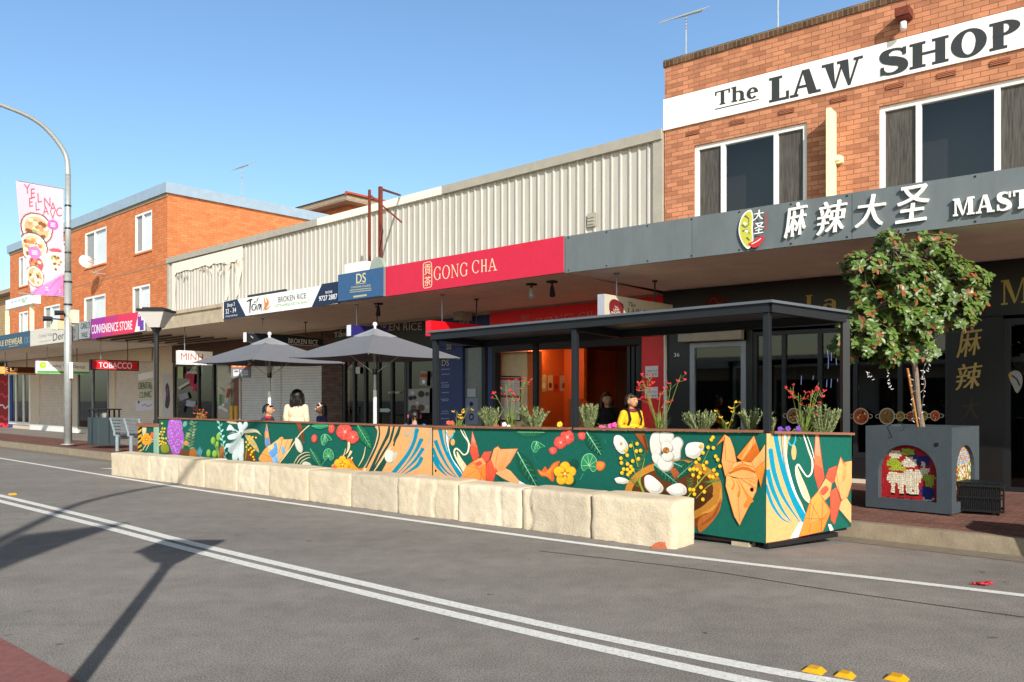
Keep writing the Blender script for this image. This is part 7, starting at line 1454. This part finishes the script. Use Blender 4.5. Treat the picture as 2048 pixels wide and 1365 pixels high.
for i in range(4):
    j = (i + 1) % 4; b.face([v(out_[i], zt), v(out_[j], zt), v(inn_[j], zt), v(inn_[i], zt)]); b.face([v(inn_[i], zt), v(inn_[j], zt), v(inn_[j], zt - .15), v(inn_[i], zt - .15)])
pg_ = b.build('planter_box', PG, po)
b = MB(); b.face([v(p, zt - .1) for p in inn_]); b.build('soil', SOIL, po)
b = MB(); c = FR - fd * .17 + Vector((0, 0, zt - .21)) - wd_ * .003; b.tube([c, c - wd_ * .004], .026, 12); b.build('drain_hole', BLACK, po)
def ine(x, y, cx, cy, rx, ry): return ((x - cx) / rx) ** 2 + ((y - cy) / ry) ** 2 < 1
def picture(x, y):      # zoomed photograph coordinates of the front niche
    W_, Gn, Nv, Rd, Bk = '#e9dcc0', '#a9b83c', '#2c2f7a', '#b3242a', '#171414'
    if ine(x, y, 700, 610, 45, 28) or ine(x, y, 640, 650, 45, 42) or ine(x, y, 540, 695, 125, 62) or ine(x, y, 425, 690, 50, 55) or (575 < x < 605 and 600 < y < 640) or (548 < x < 575 and 600 < y < 640 - (x - 548)): return W_
    for lx in (430, 500, 568, 625):
        if abs(x - lx) < 22 and 730 < y < 838: return Bk if y > 822 else W_
    if ine(x, y, 450, 480, 55, 38) or ine(x, y, 570, 545, 62, 45) or ine(x, y, 690, 560, 20, 35): return W_
    if ine(x, y, 560, 455, 60, 30) or ine(x, y, 440, 560, 62, 40) or ine(x, y, 470, 610, 80, 22) or ine(x, y, 735, 670, 55, 30) or ine(x, y, 740, 715, 42, 38): return Gn
    if ine(x, y, 605, 490, 28, 35) or ine(x, y, 690, 530, 60, 50) or ine(x, y, 720, 800, 60, 55): return Nv
    if ine(x, y, 725, 855, 45, 22): return W_
    return Rd
def picture2(x, y):
    k = (x + y * .7)
    if y < 560: return random.choice(['#e09a4a', '#8fc0d8', '#c9783a', '#7fb0d0'])
    if x < .3: return random.choice(['#a8322c', '#d9b03a', '#7a2420'])
    return random.choice(['#e6dcc8', '#9ab04a', '#c95a2c', '#d9c9b0', '#5a7a3a'])
def mosaic(org, ex, n_, first, dep):
    pl = Plane(org + Vector((0, 0, zb)) - n_ * (dep - .002), ex, n_); p = Paint(pl, lift=.001); p.pab(nic, '#2a2624')
    N = 27; st = .7 / N; J = {}
    for i in range(N + 2):
        for j in range(N + 2): J[i, j] = (.15 + (i + ru(-.32, .32)) * st, .12 + (j + ru(-.32, .32)) * st)
    c, r, top = .51, .35, .82
    h0 = p.h
    for i in range(N + 1):
        for j in range(N + 1):
            q = [J[i, j], J[i + 1, j], J[i + 1, j + 1], J[i, j + 1]]; cx = sum(a for a, _ in q) / 4; cy = sum(a for _, a in q) / 4
            if not (.16 < cx < .86 and cy > .13 and (cy < top - r or (cx - c) ** 2 + (cy - (top - r)) ** 2 < r * r)): continue
            if first: x = 330 + (cx - .16) / .7 * 490; y = 870 - (cy - .13) / .69 * 480; col = picture(x, y)
            else: col = picture2((cx - .16) / .7, 870 - (cy - .13) / .69 * 480)
            k = ru(.82, 1.15); col = tuple(min(1, v_ * k) for v_ in lin(col)); s_ = .9
            tri = [q] if rnd() < .6 else ([[q[0], q[1], q[2]], [q[0], q[2], q[3]]] if rnd() < .5 else [[q[0], q[1], q[3]], [q[1], q[2], q[3]]])
            for t in tri:
                mx, my = sum(a for a, _ in t) / len(t), sum(a for _, a in t) / len(t); p.h = h0 + .001; p.pab([(mx + (a - mx) * s_, my + (y_ - my) * s_) for a, y_ in t], col)
    return p.mb.build('mosaic', SATIN, po)
mosaic(O, fd, -wd_, True, .11); mosaic(FR, wd_, fd, False, .05)
# crate
co = thing('plastic_crate', 'black slotted plastic crate lying beside the grey planter', 'crate', (0, 0, 0)); del co['base']
CP = mat('black_plastic', '#141416', .35, spec=.5)
b = MB(); cw, cd, ch = .56, .38, .34
for z in (.012, ch * .5, ch - .02):
    for q in (((-cw / 2, -cd / 2), (cw / 2, -cd / 2)), ((cw / 2, -cd / 2), (cw / 2, cd / 2)), ((cw / 2, cd / 2), (-cw / 2, cd / 2)), ((-cw / 2, cd / 2), (-cw / 2, -cd / 2))):
        b.beam((*q[0], z), (*q[1], z), .016, .03 if z != ch * .5 else .018)
for k in range(15):
    x = -cw / 2 + cw * k / 14
    for y in (-cd / 2, cd / 2): b.beam((x, y, 0), (x, y, ch), .012, .014)
for k in range(10):
    y = -cd / 2 + cd * k / 9
    for x in (-cw / 2, cw / 2): b.beam((x, y, 0), (x, y, ch), .014, .012)
co['base'] = (0, 0, 0); b.build('side_slats', CP, co)
b = MB()
for k in range(16): x = -cw / 2 + cw * k / 15; b.beam((x, -cd / 2, ch + .004), (x, cd / 2, ch + .004), .014, .012)
for k in range(11): y = -cd / 2 + cd * k / 10; b.beam((-cw / 2, y, ch + .012), (cw / 2, y, ch + .012), .012, .01)
b.build('base_grid', CP, co); b = MB(); b.cube((0, 0, ch * .45), cw - .06, cd - .06, ch * .8); b.build('dark_liner', BLACK, co); cpz = gp(1962, 1024, .22); co.location = (cpz.x + .06, cpz.y + .18, .2 + .02); co.rotation_euler = (0, 0, math.atan2(fd.y, fd.x) + .25)  # black liner added so the crate looks dark and solid inside
# tree
tr = thing('magnolia_tree', 'small glossy leaved magnolia tree growing in the square planter', 'tree', tuple(FR - fd * .5 + wd_ * .5 + Vector((0, 0, zt - .1))))
TB = Vector(tr.location); YT = TB.y - .45
BARK = mat('grey_bark', '#8a7a6c', .9, var=.3, scale=20, bump=.4, bscale=60)
at_ = lambda px, py, dy=0: Vector(((px - CX) / F * (YT + dy), YT + dy, EYE + (HY - py) / F * (YT + dy)))
top = at_(1822, 690); b = MB(); trunk = cat([TB, TB.lerp(top, .35) + Vector((-.015, 0, 0)), TB.lerp(top, .7) + Vector((.01, 0, 0)), top]); b.tube(trunk, [.042 - .014 * i / len(trunk) for i in range(len(trunk))], 10)
lobes = [(1785, 497, 36), (1866, 492, 34), (1728, 535, 40), (1800, 560, 66), (1880, 560, 55), (1932, 558, 42), (1950, 600, 26), (1762, 610, 56), (1850, 628, 56), (1908, 622, 38), (1702, 685, 34), (1752, 678, 44), (1806, 676, 44), (1842, 692, 30), (1730, 632, 36), (1700, 648, 18), (1782, 704, 26)]
tips = []
for px, py, r in lobes:
    for k in range(max(5, int(r * r / 40))):
        while True:
            d = Vector((ru(-1, 1), ru(-1, 1), ru(-1, 1)))
            if .35 < d.length < 1: break
        R_ = r / F * YT; c = at_(px, py, (rnd() - .5) * .5 * (1 if r > 40 else .6)); tips.append((c + Vector((d.x * R_, d.y * R_ * 1.3, d.z * R_)), d))
limbs = []
for px, py, r in lobes:
    e = at_(px, py, ru(-.15, .15)); st0 = trunk[-1 - int(rnd() * 6)]; st0 = Vector(st0); mid = st0.lerp(e, .5) + Vector((ru(-.05, .05), ru(-.05, .05), .04)); limbs.append((st0, mid, e))
    b.tube(cat([st0, mid, e], n=4), [.012, .011, .01, .009, .008, .007, .006, .005, .004][:9], 6)
for p, d in tips:
    best = min((q for l in limbs for q in (l[1], l[2])), key=lambda q: (q - p).length); b.tube([best, best.lerp(p, .5) + Vector((0, 0, .02)), p], [.005, .004, .003], 4)
b.build('trunk', BARK, tr)
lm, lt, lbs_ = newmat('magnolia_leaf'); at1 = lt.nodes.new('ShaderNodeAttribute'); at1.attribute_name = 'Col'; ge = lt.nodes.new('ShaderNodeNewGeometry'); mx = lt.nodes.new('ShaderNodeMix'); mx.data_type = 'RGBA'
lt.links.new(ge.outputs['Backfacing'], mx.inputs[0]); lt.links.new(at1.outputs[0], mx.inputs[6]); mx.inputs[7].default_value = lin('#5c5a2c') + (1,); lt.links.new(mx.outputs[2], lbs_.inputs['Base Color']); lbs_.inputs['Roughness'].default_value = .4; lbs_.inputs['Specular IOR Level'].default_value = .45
b = MB()
SUN = Vector((SDX * .88, SDY * .88, .47))
def leaf(b, p, d, n, L_, w, col):
    n = n.normalized(); d = (d - n * d.dot(n)).normalized(); sd = n.cross(d)
    pts = [(0, 0, 0), (.25, .75, .1), (.55, 1, .12), (.85, .55, .06), (1, 0, -.05)]
    mid = [p + d * L_ * t + n * (-.16 * t * t * L_) for t, _, _ in pts]; a = [m + sd * w * k + n * (c * w * 1.6) for m, (t, k, c) in zip(mid, pts)]; e = [m - sd * w * k + n * (c * w * 1.6) for m, (t, k, c) in zip(mid, pts)]
    for i in range(4):
        for q in (a, e):
            f = [mid[0], mid[1], q[1]] if i == 0 else ([mid[3], mid[4], q[3]] if i == 3 else [mid[i], mid[i + 1], q[i + 1], q[i]])
            nn = (f[1] - f[0]).cross(f[2] - f[0]); b.face(f if nn.dot(n) > 0 else f[::-1], 0, col)
for p, d in tips:
    ax = (d * .6 + Vector((0, -.35, .5)) + Vector((ru(-.4, .4), ru(-.4, .4), ru(-.3, .3)))).normalized(); k = 8 + int(rnd() * 5); x = ax.orthogonal().normalized(); y = ax.cross(x)
    for i in range(k):
        a = i * 2.4 + ru(-.3, .3); ti = i / k; dr = (x * math.cos(a) + y * math.sin(a)) * (1.0 - .6 * ti) + ax * (.1 + .8 * ti); g = rnd()
        n = ax * .9 + SUN * .5 - dr * .15 + Vector((ru(-.45, .45), ru(-.45, .45), ru(-.45, .45)))
        c = lin('#7f4c2a') if rnd() < (.03 if ti < .7 else .22) else tuple(v_ * (.6 + .8 * g) for v_ in lin('#50672a'))
        leaf(b, p - ax * .03 * (1 - ti), dr, n, ru(.08, .13) * (1 - .25 * ti), ru(.023, .031), c)
b.build('crown', lm, tr)
b = MB(); s0_ = TB + Vector((-.08, -.05, -.0)); b.tube([s0_, at_(1815, 738, -.05)], .014, 8); tag(b.build('tree_stake', mat('bamboo_stake', '#c98a4a', .7, var=.2, scale=20)), 'thin orange brown stake standing beside the magnolia trunk', 'stake')
b = MB(); lb_ = MB()
for pts in ([(1846, 740), (1848, 765), (1846, 800), (1840, 838)], [(1868, 690), (1862, 710), (1848, 735), (1844, 760)], [(1735, 755), (1738, 745), (1750, 760)], [(1775, 745), (1780, 765), (1782, 780), (1778, 770)], [(1820, 750), (1826, 780), (1824, 815), (1829, 845)], [(1850, 700), (1858, 726), (1852, 742)]):
    c = cat([tuple(at_(*p, -.12)) for p in pts], n=8); b.tube(c, .0035, 4)
    for q in c[::3]:
        q = Vector(q); dd = Vector((ru(-1, 1), ru(-.5, .2), ru(-.6, .6))).normalized(); lb_.tube([q, q + dd * .03], .0036, 5)
fo = thing('fairy_lights', 'string of small white fairy lights hanging from the magnolia crown', 'fairy lights', tuple(at_(1820, 760, -.12))); b.build('wire', BLACK, fo); lb_.build('bulb', WHITE, fo)
b = MB(); b.tube(cat([tuple(at_(*p, -.1)) for p in [(1843, 742), (1850, 762), (1848, 778), (1834, 790)]]), .006, 5); tag(b.build('bare_twig', BARK), 'thin bare looping twig beside the magnolia trunk', 'twig')

# ------------------------------------------------------------------ footpath furniture at the left
def fp(px, py, dz=KZ): return gp(px, py, dz)
o = fp(184, 893); bi = thing('litter_bin', 'dark green grey cabinet litter bin beside the street pole', 'bin', tuple(o)); BG = mat('bin_green_grey', '#39464a', .6, var=.12, scale=5, stretch=(6, 6, .8))
s_, t_ = Q.inv(o.x, o.y); t_ += .35; z = o.z
b = MB(); b.box(Q, s_ - .36, s_ + .36, t_ - .33, t_ + .33, z + .04, z + .86); b.build('cabinet', BG, bi, bevel=.01)
b = MB(); b.box(Q, s_ - .04, s_ - .015, t_ - .345, t_ - .332, z + .06, z + .84); b.box(Q, s_ + .361, s_ + .366, t_ - .02, t_ + .0, z + .08, z + .82); b.build('door_gap', BLACK, bi)
b = MB(); b.box(Q, s_ - .38, s_ + .38, t_ - .36, t_ + .36, z + 1.08, z + 1.12); b.build('lid', STEEL, bi, bevel=.01); b = MB()
for x in (-.33, 0, .33):
    for y in (-.3, .3): b.box(Q, s_ + x - .02, s_ + x + .02, t_ + y - .02, t_ + y + .02, z + .86, z + 1.08)
b.build('lid_post', STEEL, bi); b = MB()
for k in range(4): b.cube(Q.P(s_ - .22 + k * .15, t_ - .1, z + .93), .1, .08, .14, ru(-1, 1))
b.build('rubbish', mat('rubbish_paper', '#8a8c86', .8, var=.5, scale=14), bi)
o = fp(236, 903); be = thing('street_bench', 'silver slatted street bench with pale blue frame left of barrier', 'bench', tuple(o)); BLF = mat('pale_blue_metal', '#87949a', .5); SL = mat('silver_slats', '#8a8c90', .4, .4)
s_, t_ = Q.inv(o.x, o.y)
b = MB()
for k in range(6): b.box(Q, s_ - .1, s_ + 1.6, t_ + .05 + k * .075, t_ + .1 + k * .075, z + .43, z + .46)
b.build('seat', SL, be); b = MB()
for k in range(5): b.box(Q, s_ - .1, s_ + 1.6, t_ - .06 - k * .028, t_ - .035 - k * .028, z + .52 + k * .085, z + .58 + k * .085)
b.build('backrest', SL, be)
for x in (-.05, .75, 1.55):
    b = MB(); b.tube(cat([Q.P(s_ + x, t_ - .18, z + .9), Q.P(s_ + x, t_ - .08, z + .55), Q.P(s_ + x, t_ - .02, z + .42), Q.P(s_ + x, t_ + .5, z + .42)]), .03, 8); b.tube([Q.P(s_ + x, t_ - .0, z), Q.P(s_ + x, t_ - .0, z + .42)], .045, 8); b.build('bench_frame', BLF, be)
# bus sign, yellow rails
o = Q.P(Q.s(480, 9.5), 9.5, KZ); bs = thing('parking_sign', 'grey and orange car sign on a pole behind the left barrier', 'sign', tuple(o)); b = MB(); b.tube([o, (o.x, o.y, 2.35)], .024, 8); b.build('pole', GALV, bs)
t = 9.46; pp = Paint(fplane(Q, t)); z0_, z1_ = Q.z(482, 756, t), Q.z(482, 721, t); pp.board(Q.s(462, t), Q.s(501, t), z0_, z1_, .012, '#8a8488'); pp.view(300, 480, 3.25)
pp.poly([(528, 785), (650, 785), (650, 812), (528, 812)], '#e9e6e2'); pp.poly([(528, 812), (650, 812), (650, 834), (528, 834)], '#d9703a')
for k in range(3): pp.poly([(536 + k * 36, 819), (562 + k * 36, 819), (562 + k * 36, 827), (536 + k * 36, 827)], '#f0c0a0')
pp.poly([(542, 845), (578, 842), (582, 870), (580, 886), (542, 886)], '#f0efee'); pp.poly([(548, 850), (574, 848), (576, 862), (548, 862)], '#8a8488'); pp.ell(550, 884, 5, 5, '#f0efee'); pp.ell(574, 884, 5, 5, '#f0efee'); pp.blob([(588, 852), (600, 850), (604, 885), (594, 886)], '#f0efee')
for y in (850, 862, 874): pp.poly([(608, y), (640, y - 1), (640, y + 6), (608, y + 7)], '#e0dede')
pp.mb.build('sign_plate', PAINT, bs)
YR = mat('yellow_rail', '#e8a418', .5)
for px, lbl in ((463, 'left yellow rail post behind the mural barrier'), (472, 'right yellow rail post behind the mural barrier')):
    b = MB(); s = Q.s(px, 9.6); b.box(Q, s - .04, s + .04, 9.58, 9.62, KZ, Q.z(px, 812, 9.6)); tag(b.build('rail_post', YR, bevel=.01), lbl, 'post', 'yellow rail posts')

# ------------------------------------------------------------------ people
SKIN = mat('skin', '#c4926e', .6, var=.05, scale=30); HAIR = mat('black_hair', '#16120f', .45, var=.3, scale=40, stretch=(6, 6, .5)); TROU = mat('dark_trousers', '#23242c', .8)
EYEM = mat('eye_dark', '#15100e', .3); LIP = mat('lip', '#8a4a42', .6)
def remesh(o, v, sm=6):
    m = o.modifiers.new('r', 'REMESH'); m.mode = 'VOXEL'; m.voxel_size = v; m.use_smooth_shade = True
    s = o.modifiers.new('s', 'SMOOTH'); s.iterations = sm; s.factor = .5
def limb(b, pts, rs):
    b.tube(cat([tuple(p) for p in pts], n=4), [r for r in [x[0] for x in cat([(r,) for r in rs], n=4)]], 10)
    for p, r in zip(pts, rs): b.ball(p, r, n=10, k=6)
def person(label, pos, face, H, skin, top, hands, head_turn=0, hair='short', top_m=None, collar=None, extras=None, trousers=TROU):
    """figure built facing -y; hands: (left, right) wrist targets in units of height"""
    o = local('person', label, 'person'); h = H; V = lambda x, y, z: Vector((x * h, y * h, z * h))
    b = MB(); c = MB(); tr_ = MB(); hd = MB()
    hw = .105; hc = V(0, -.012, .935); T = Matrix.Rotation(head_turn, 3, 'Z')
    hp = lambda x, y, z: hc + T @ V(x, y, z)
    b.ball(hc, .062 * h, .075 * h, .07 * h, 16, 12, mtx=T); b.ball(hp(0, -.022, -.035), .042 * h, .048 * h, .038 * h, 14, 10, mtx=T)
    b.ball(hp(0, -.078, -.012), .011 * h, .016 * h, .016 * h, 8, 6, mtx=T)
    for sx in (-1, 1): b.ball(hp(sx * .063, .005, -.012), .008 * h, .014 * h, .02 * h, 8, 6, mtx=T)
    limb(b, [V(0, .005, .80), V(0, -.002, .89)], [.036 * h, .033 * h])
    b.ball(V(0, 0, .72), .105 * h, .06 * h, .11 * h, 16, 10); b.ball(V(0, .003, .58), .09 * h, .058 * h, .12 * h, 16, 10); b.ball(V(0, .005, .5), .095 * h, .065 * h, .07 * h, 16, 10)
    c.ball(V(0, .003, .72), .118 * h, .076 * h, .115 * h, 16, 10); c.ball(V(0, .004, .6), .11 * h, .074 * h, .14 * h, 16, 10); c.ball(V(0, .004, .5), .115 * h, .078 * h, .07 * h, 16, 10); c.ball(V(0, .004, .805), .05 * h, .045 * h, .03 * h, 12, 8)
    for sx, (ex_, ey, ez, wx, wy, wz) in zip((-1, 1), hands):
        sh, el, wr = V(sx * .118, .004, .785), V(sx * ex_, ey, ez), V(sx * wx, wy, wz)
        limb(b, [sh, el, wr], [.03 * h, .025 * h, .018 * h]); limb(c, [sh, el, el.lerp(wr, .85)], [.046 * h, .038 * h, .031 * h])
        d = (wr - el).normalized(); up_ = Vector((0, 0, 1)); sd = d.cross(up_); sd = sd.normalized() if sd.length > .1 else Vector((1, 0, 0)); n = sd.cross(d)
        pc = wr + d * .035 * h; b.ball(pc, .022 * h, .03 * h, .013 * h, 10, 6, mtx=d.to_track_quat('Y', 'Z').to_matrix())
        for k, ln in enumerate((.042, .05, .047, .036)):
            r0 = wr + d * .058 * h + sd * (k - 1.5) * .0125 * h; m1 = r0 + d * ln * .5 * h - n * .008 * h; limb(b, [r0, m1, m1 + d * ln * .35 * h - n * .02 * h], [.0068 * h, .006 * h, .005 * h])
        th = wr + d * .02 * h - sd * sx * .018 * h; limb(b, [th, th + d * .02 * h - sd * sx * .018 * h, th + d * .042 * h - sd * sx * .02 * h - n * .008 * h], [.008 * h, .007 * h, .0055 * h])
    for sx in (-1, 1):
        limb(b, [V(sx * .052, .005, .5), V(sx * .056, -.004, .28), V(sx * .056, .012, .05)], [.055 * h, .036 * h, .022 * h]); b.ball(V(sx * .056, -.025, .022), .026 * h, .065 * h, .02 * h, 10, 6)
        limb(tr_, [V(sx * .054, .005, .49), V(sx * .057, -.004, .28), V(sx * .057, .012, .05)], [.068 * h, .05 * h, .042 * h])
    tr_.ball(V(0, .005, .49), .108 * h, .074 * h, .06 * h, 14, 8)
    ob_ = b.build('body', skin, o); remesh(ob_, .006 * H, 4); ob_ = c.build('jacket', top_m or top, o); remesh(ob_, .009, 5); ob_ = tr_.build('trousers', trousers, o); remesh(ob_, .012, 4)
    # hair
    for i in range(13):
        for j in range(13):
            a = (i / 12 - .5) * 2.5 + math.pi / 2; e = j / 12 * 1.45
            q = Vector((math.cos(a) * math.cos(e) * .068, math.sin(a) * math.cos(e) * .08, math.sin(e) * .074))
            hd.ball(hp(q.x, q.y + .004, q.z + .004), .017 * h, n=6, k=4)
    if hair == 'long':
        for k in range(-4, 5):
            x = k * .016; hd.tube([hp(x, .06 - abs(k) * .006, .03), hp(x * 1.15, .07 - abs(k) * .008, -.05), hp(x * 1.2, .055 - abs(k) * .006, -.12), hp(x * 1.0, .045, -.155 + abs(k) * .004)], [.022 * h, .024 * h, .02 * h, .01 * h], 8)
    if hair == 'tied': hd.ball(hp(0, .085, .0), .03 * h, n=10, k=6); hd.tube([hp(0, .09, 0), hp(.0, .105, -.05), hp(.005, .095, -.1)], [.022 * h, .02 * h, .006 * h], 8)
    for k in range(46):
        a = ru(.1, math.pi - .1); e0 = 1.45; x0 = math.cos(a); y0 = math.sin(a); dr = .16 if hair == 'long' else .05
        hd.tube([hp(x0 * .02, y0 * .02, .085), hp(x0 * .058, y0 * .066 + .004, .062), hp(x0 * .075, y0 * .088 + .004, .0), hp(x0 * .08 + ru(-.01, .01), y0 * .088 + ru(-.006, .012), -dr * ru(.6, 1.1))], [.006 * h, .007 * h, .0065 * h, .003 * h], 5)
    for k in range(-3, 4): hd.ball(hp(k * .016, -.052 + abs(k) * .006, .05), .016 * h, n=6, k=4)
    ob_ = hd.build('hair', HAIR, o); remesh(ob_, .0055, 1)
    for sx in (-1, 1):
        e_ = MB(); e_.ball(hp(sx * .025, -.064, .003), .0085 * h, .004 * h, .005 * h, 8, 6, mtx=T); e_.build('eye', EYEM, o); e_ = MB(); e_.tube([hp(sx * .014, -.071, .018), hp(sx * .027, -.068, .022), hp(sx * .038, -.06, .018)], .0025 * h, 5); e_.build('eyebrow', HAIR, o)
    e_ = MB(); e_.tube([hp(-.017, -.066, -.04), hp(0, -.071, -.041), hp(.017, -.066, -.04)], .0042 * h, 6); e_.build('mouth', LIP, o)
    if extras: extras(o, V, hp, h)
    o.location = pos; o.rotation_euler = (0, 0, face); return o
def qpos(px, t): s = Q.s(px, t); p = Q.P(s, t); return Vector((p.x, p.y, fz(p.x, p.y)))
def ht(px, py, t, p): return Q.z(px, py, t) - p.z
REST = ((.15, .02, .62, .15, -.04, .48), (.15, .02, .62, .15, -.04, .48)); FWD = ((.14, .0, .62, .09, -.14, .6), (.14, .0, .62, .09, -.14, .6))
CREAMJ = mat('cream_jumper', '#dccdae', .9, var=.08, scale=30); PURP = mat('dark_purple_top', '#2c2450', .85); REDT = mat('dark_school_top', '#3a2f38', .85); REDC = mat('red_collar', '#c03040', .8); BLUT = mat('bright_blue_top', '#2f8fd0', .7); YEL = mat('yellow_jacket', '#edb81c', .7, var=.08, scale=20); BLKT = mat('black_top', '#1a1718', .9)
p = qpos(593, 9.9); person('adult with long black hair in cream jumper seen from behind', p, math.pi - .15, ht(590, 781, 9.9, p) / 1.01, SKIN, CREAMJ, FWD, .5, 'long')
def boyx(o, V, hp, h):
    b = MB(); b.lathe(V(0, .0, .8), [(.062 * h, 0), (.07 * h, .02 * h), (.05 * h, .045 * h)], 14, sy=.8); b.build('collar', REDC, o); b = MB(); b.lathe(V(0, 0, .832), [(.05 * h, 0), (.05 * h, .012 * h)], 14, sy=.85); b.build('inner_collar', WHITE, o)
p = qpos(536, 9.05); person('child with short black hair and red collar seen from the side', p, .9 + .5, ht(536, 810, 9.05, p) / 1.01, SKIN, REDT, REST, .2, 'short', extras=boyx)
def girlx(o, V, hp, h):
    b = MB(); b.tube([hp(-.07, -.0, .02), hp(-.05, -.02, .068), hp(0, -.025, .085), hp(.05, -.02, .068), hp(.07, 0, .02)], .009 * h, 8); b.build('headband', mat('pink_headband', '#e8d0d0', .6), o)
p = qpos(643, 10.0); person('child in dark purple top with white headband facing left', p, -1.0, ht(643, 808, 10.0, p) / 1.01, SKIN, PURP, FWD, -.2, 'long', extras=girlx)
def phones(o, V, hp, h):
    for sx in (-1, 1): b = MB(); b.tube([hp(sx * .066, .0, -.012), hp(sx * .092, .0, -.012)], [.034 * h, .028 * h], 14); b.build('ear_cup', mat('red_headphones', '#d9586a', .4), o)
    b = MB(); b.tube(cat([hp(-.08, 0, -.01), hp(-.07, .0, .06), hp(0, 0, .092), hp(.07, 0, .06), hp(.08, 0, -.01)]), .008 * h, 8); b.build('headphone_band', BLACK, o)
p = qpos(829, 9.15); person('child wearing red headphones and bright blue top seen from behind', p, math.pi + .1, ht(829, 821, 9.15, p) / 1.01, SKIN, BLUT, FWD, 0, 'short', extras=phones)
def pm(px, t): s = M.s(px, t); q = M.P(s, t); return Vector((q.x, q.y, fz(q.x, q.y)))
def bag(o, V, hp, h):
    b = MB(); b.ball(V(0, .12, .68), .1 * h, .06 * h, .14 * h, 14, 10); b.build('backpack', mat('dark_red_backpack', '#4a2024', .8), o)
    for sx in (-1, 1): b = MB(); b.tube([V(sx * .075, .06, .83), V(sx * .08, -.04, .835), V(sx * .085, -.085, .72), V(sx * .1, -.04, .6), V(sx * .1, .06, .56)], .013 * h, 8); b.build('backpack_strap', BLKT, o)
    b = MB(); b.ball(V(.03, -.2, .6), .035 * h, .02 * h, .025 * h, 12, 8); b.build('held_snack', mat('white_red_packet', '#e0c8c4', .5, var=.4, scale=60), o)
    b = MB(); b.lathe(V(0, 0, .795), [(.065 * h, 0), (.068 * h, .02 * h), (.05 * h, .05 * h)], 14, sy=.8); b.build('collar', mat('maroon_collar', '#7a2428', .8), o)
p = pm(1263, 10.0); person('child in yellow jacket with backpack holding a snack outside red wall', p, .55, (M.Z(M.z(1263, 790, 10.0)) - p.z) / 1.01, SKIN, YEL, ((.16, .01, .64, .05, -.14, .6), (.16, .01, .64, .0, -.15, .6)), .1, 'tied', extras=bag)
p = pm(1214, 12.6); p.z = -.02; person('person in black top standing in the dark shop doorway', p, .1, (M.Z(M.z(1214, 788, 12.6)) + .02) / 1.01, SKIN, BLKT, ((.15, .0, .62, .07, -.13, .6), (.15, .0, .62, .06, -.12, .56)), .1, 'long')
# unseen bin-shaped block added outside the right edge to shade the kerb and footpath
wb_ = local('shadow_caster', 'unseen bin shaped block added to cast the kerb shadow at right', 'bin'); GB = mat('dark_green_plastic', '#23402f', .5)
b = MB(); b.hexa([(0, .06, .12), (2.0, .06, .12), (2.0, .74, .12), (0, .74, .12), (-.05, 0, 1.15), (2.05, 0, 1.15), (2.05, .8, 1.15), (-.05, .8, 1.15)]); b.build('body', GB, wb_, bevel=.03)
b = MB(); b.hexa([(-.08, -.03, 1.16), (2.08, -.03, 1.16), (2.08, .83, 1.16), (-.08, .83, 1.16), (0, .1, 1.3), (2.0, .1, 1.3), (2.0, .7, 1.3), (0, .7, 1.3)]); b.build('lid', GB, wb_, bevel=.03)
for x in (.15, 1.85):
    for y in (.15, .65): b = MB(); b.tube([(x, y - .03, .07), (x, y + .03, .07)], .07, 12); b.build('wheel', BLACK, wb_)
cp = L.r * .12 + L.w * 8.72; wb_.location = (cp.x, cp.y, 0.004); wb_.rotation_euler = (0, 0, math.atan2(L.r.y, L.r.x))
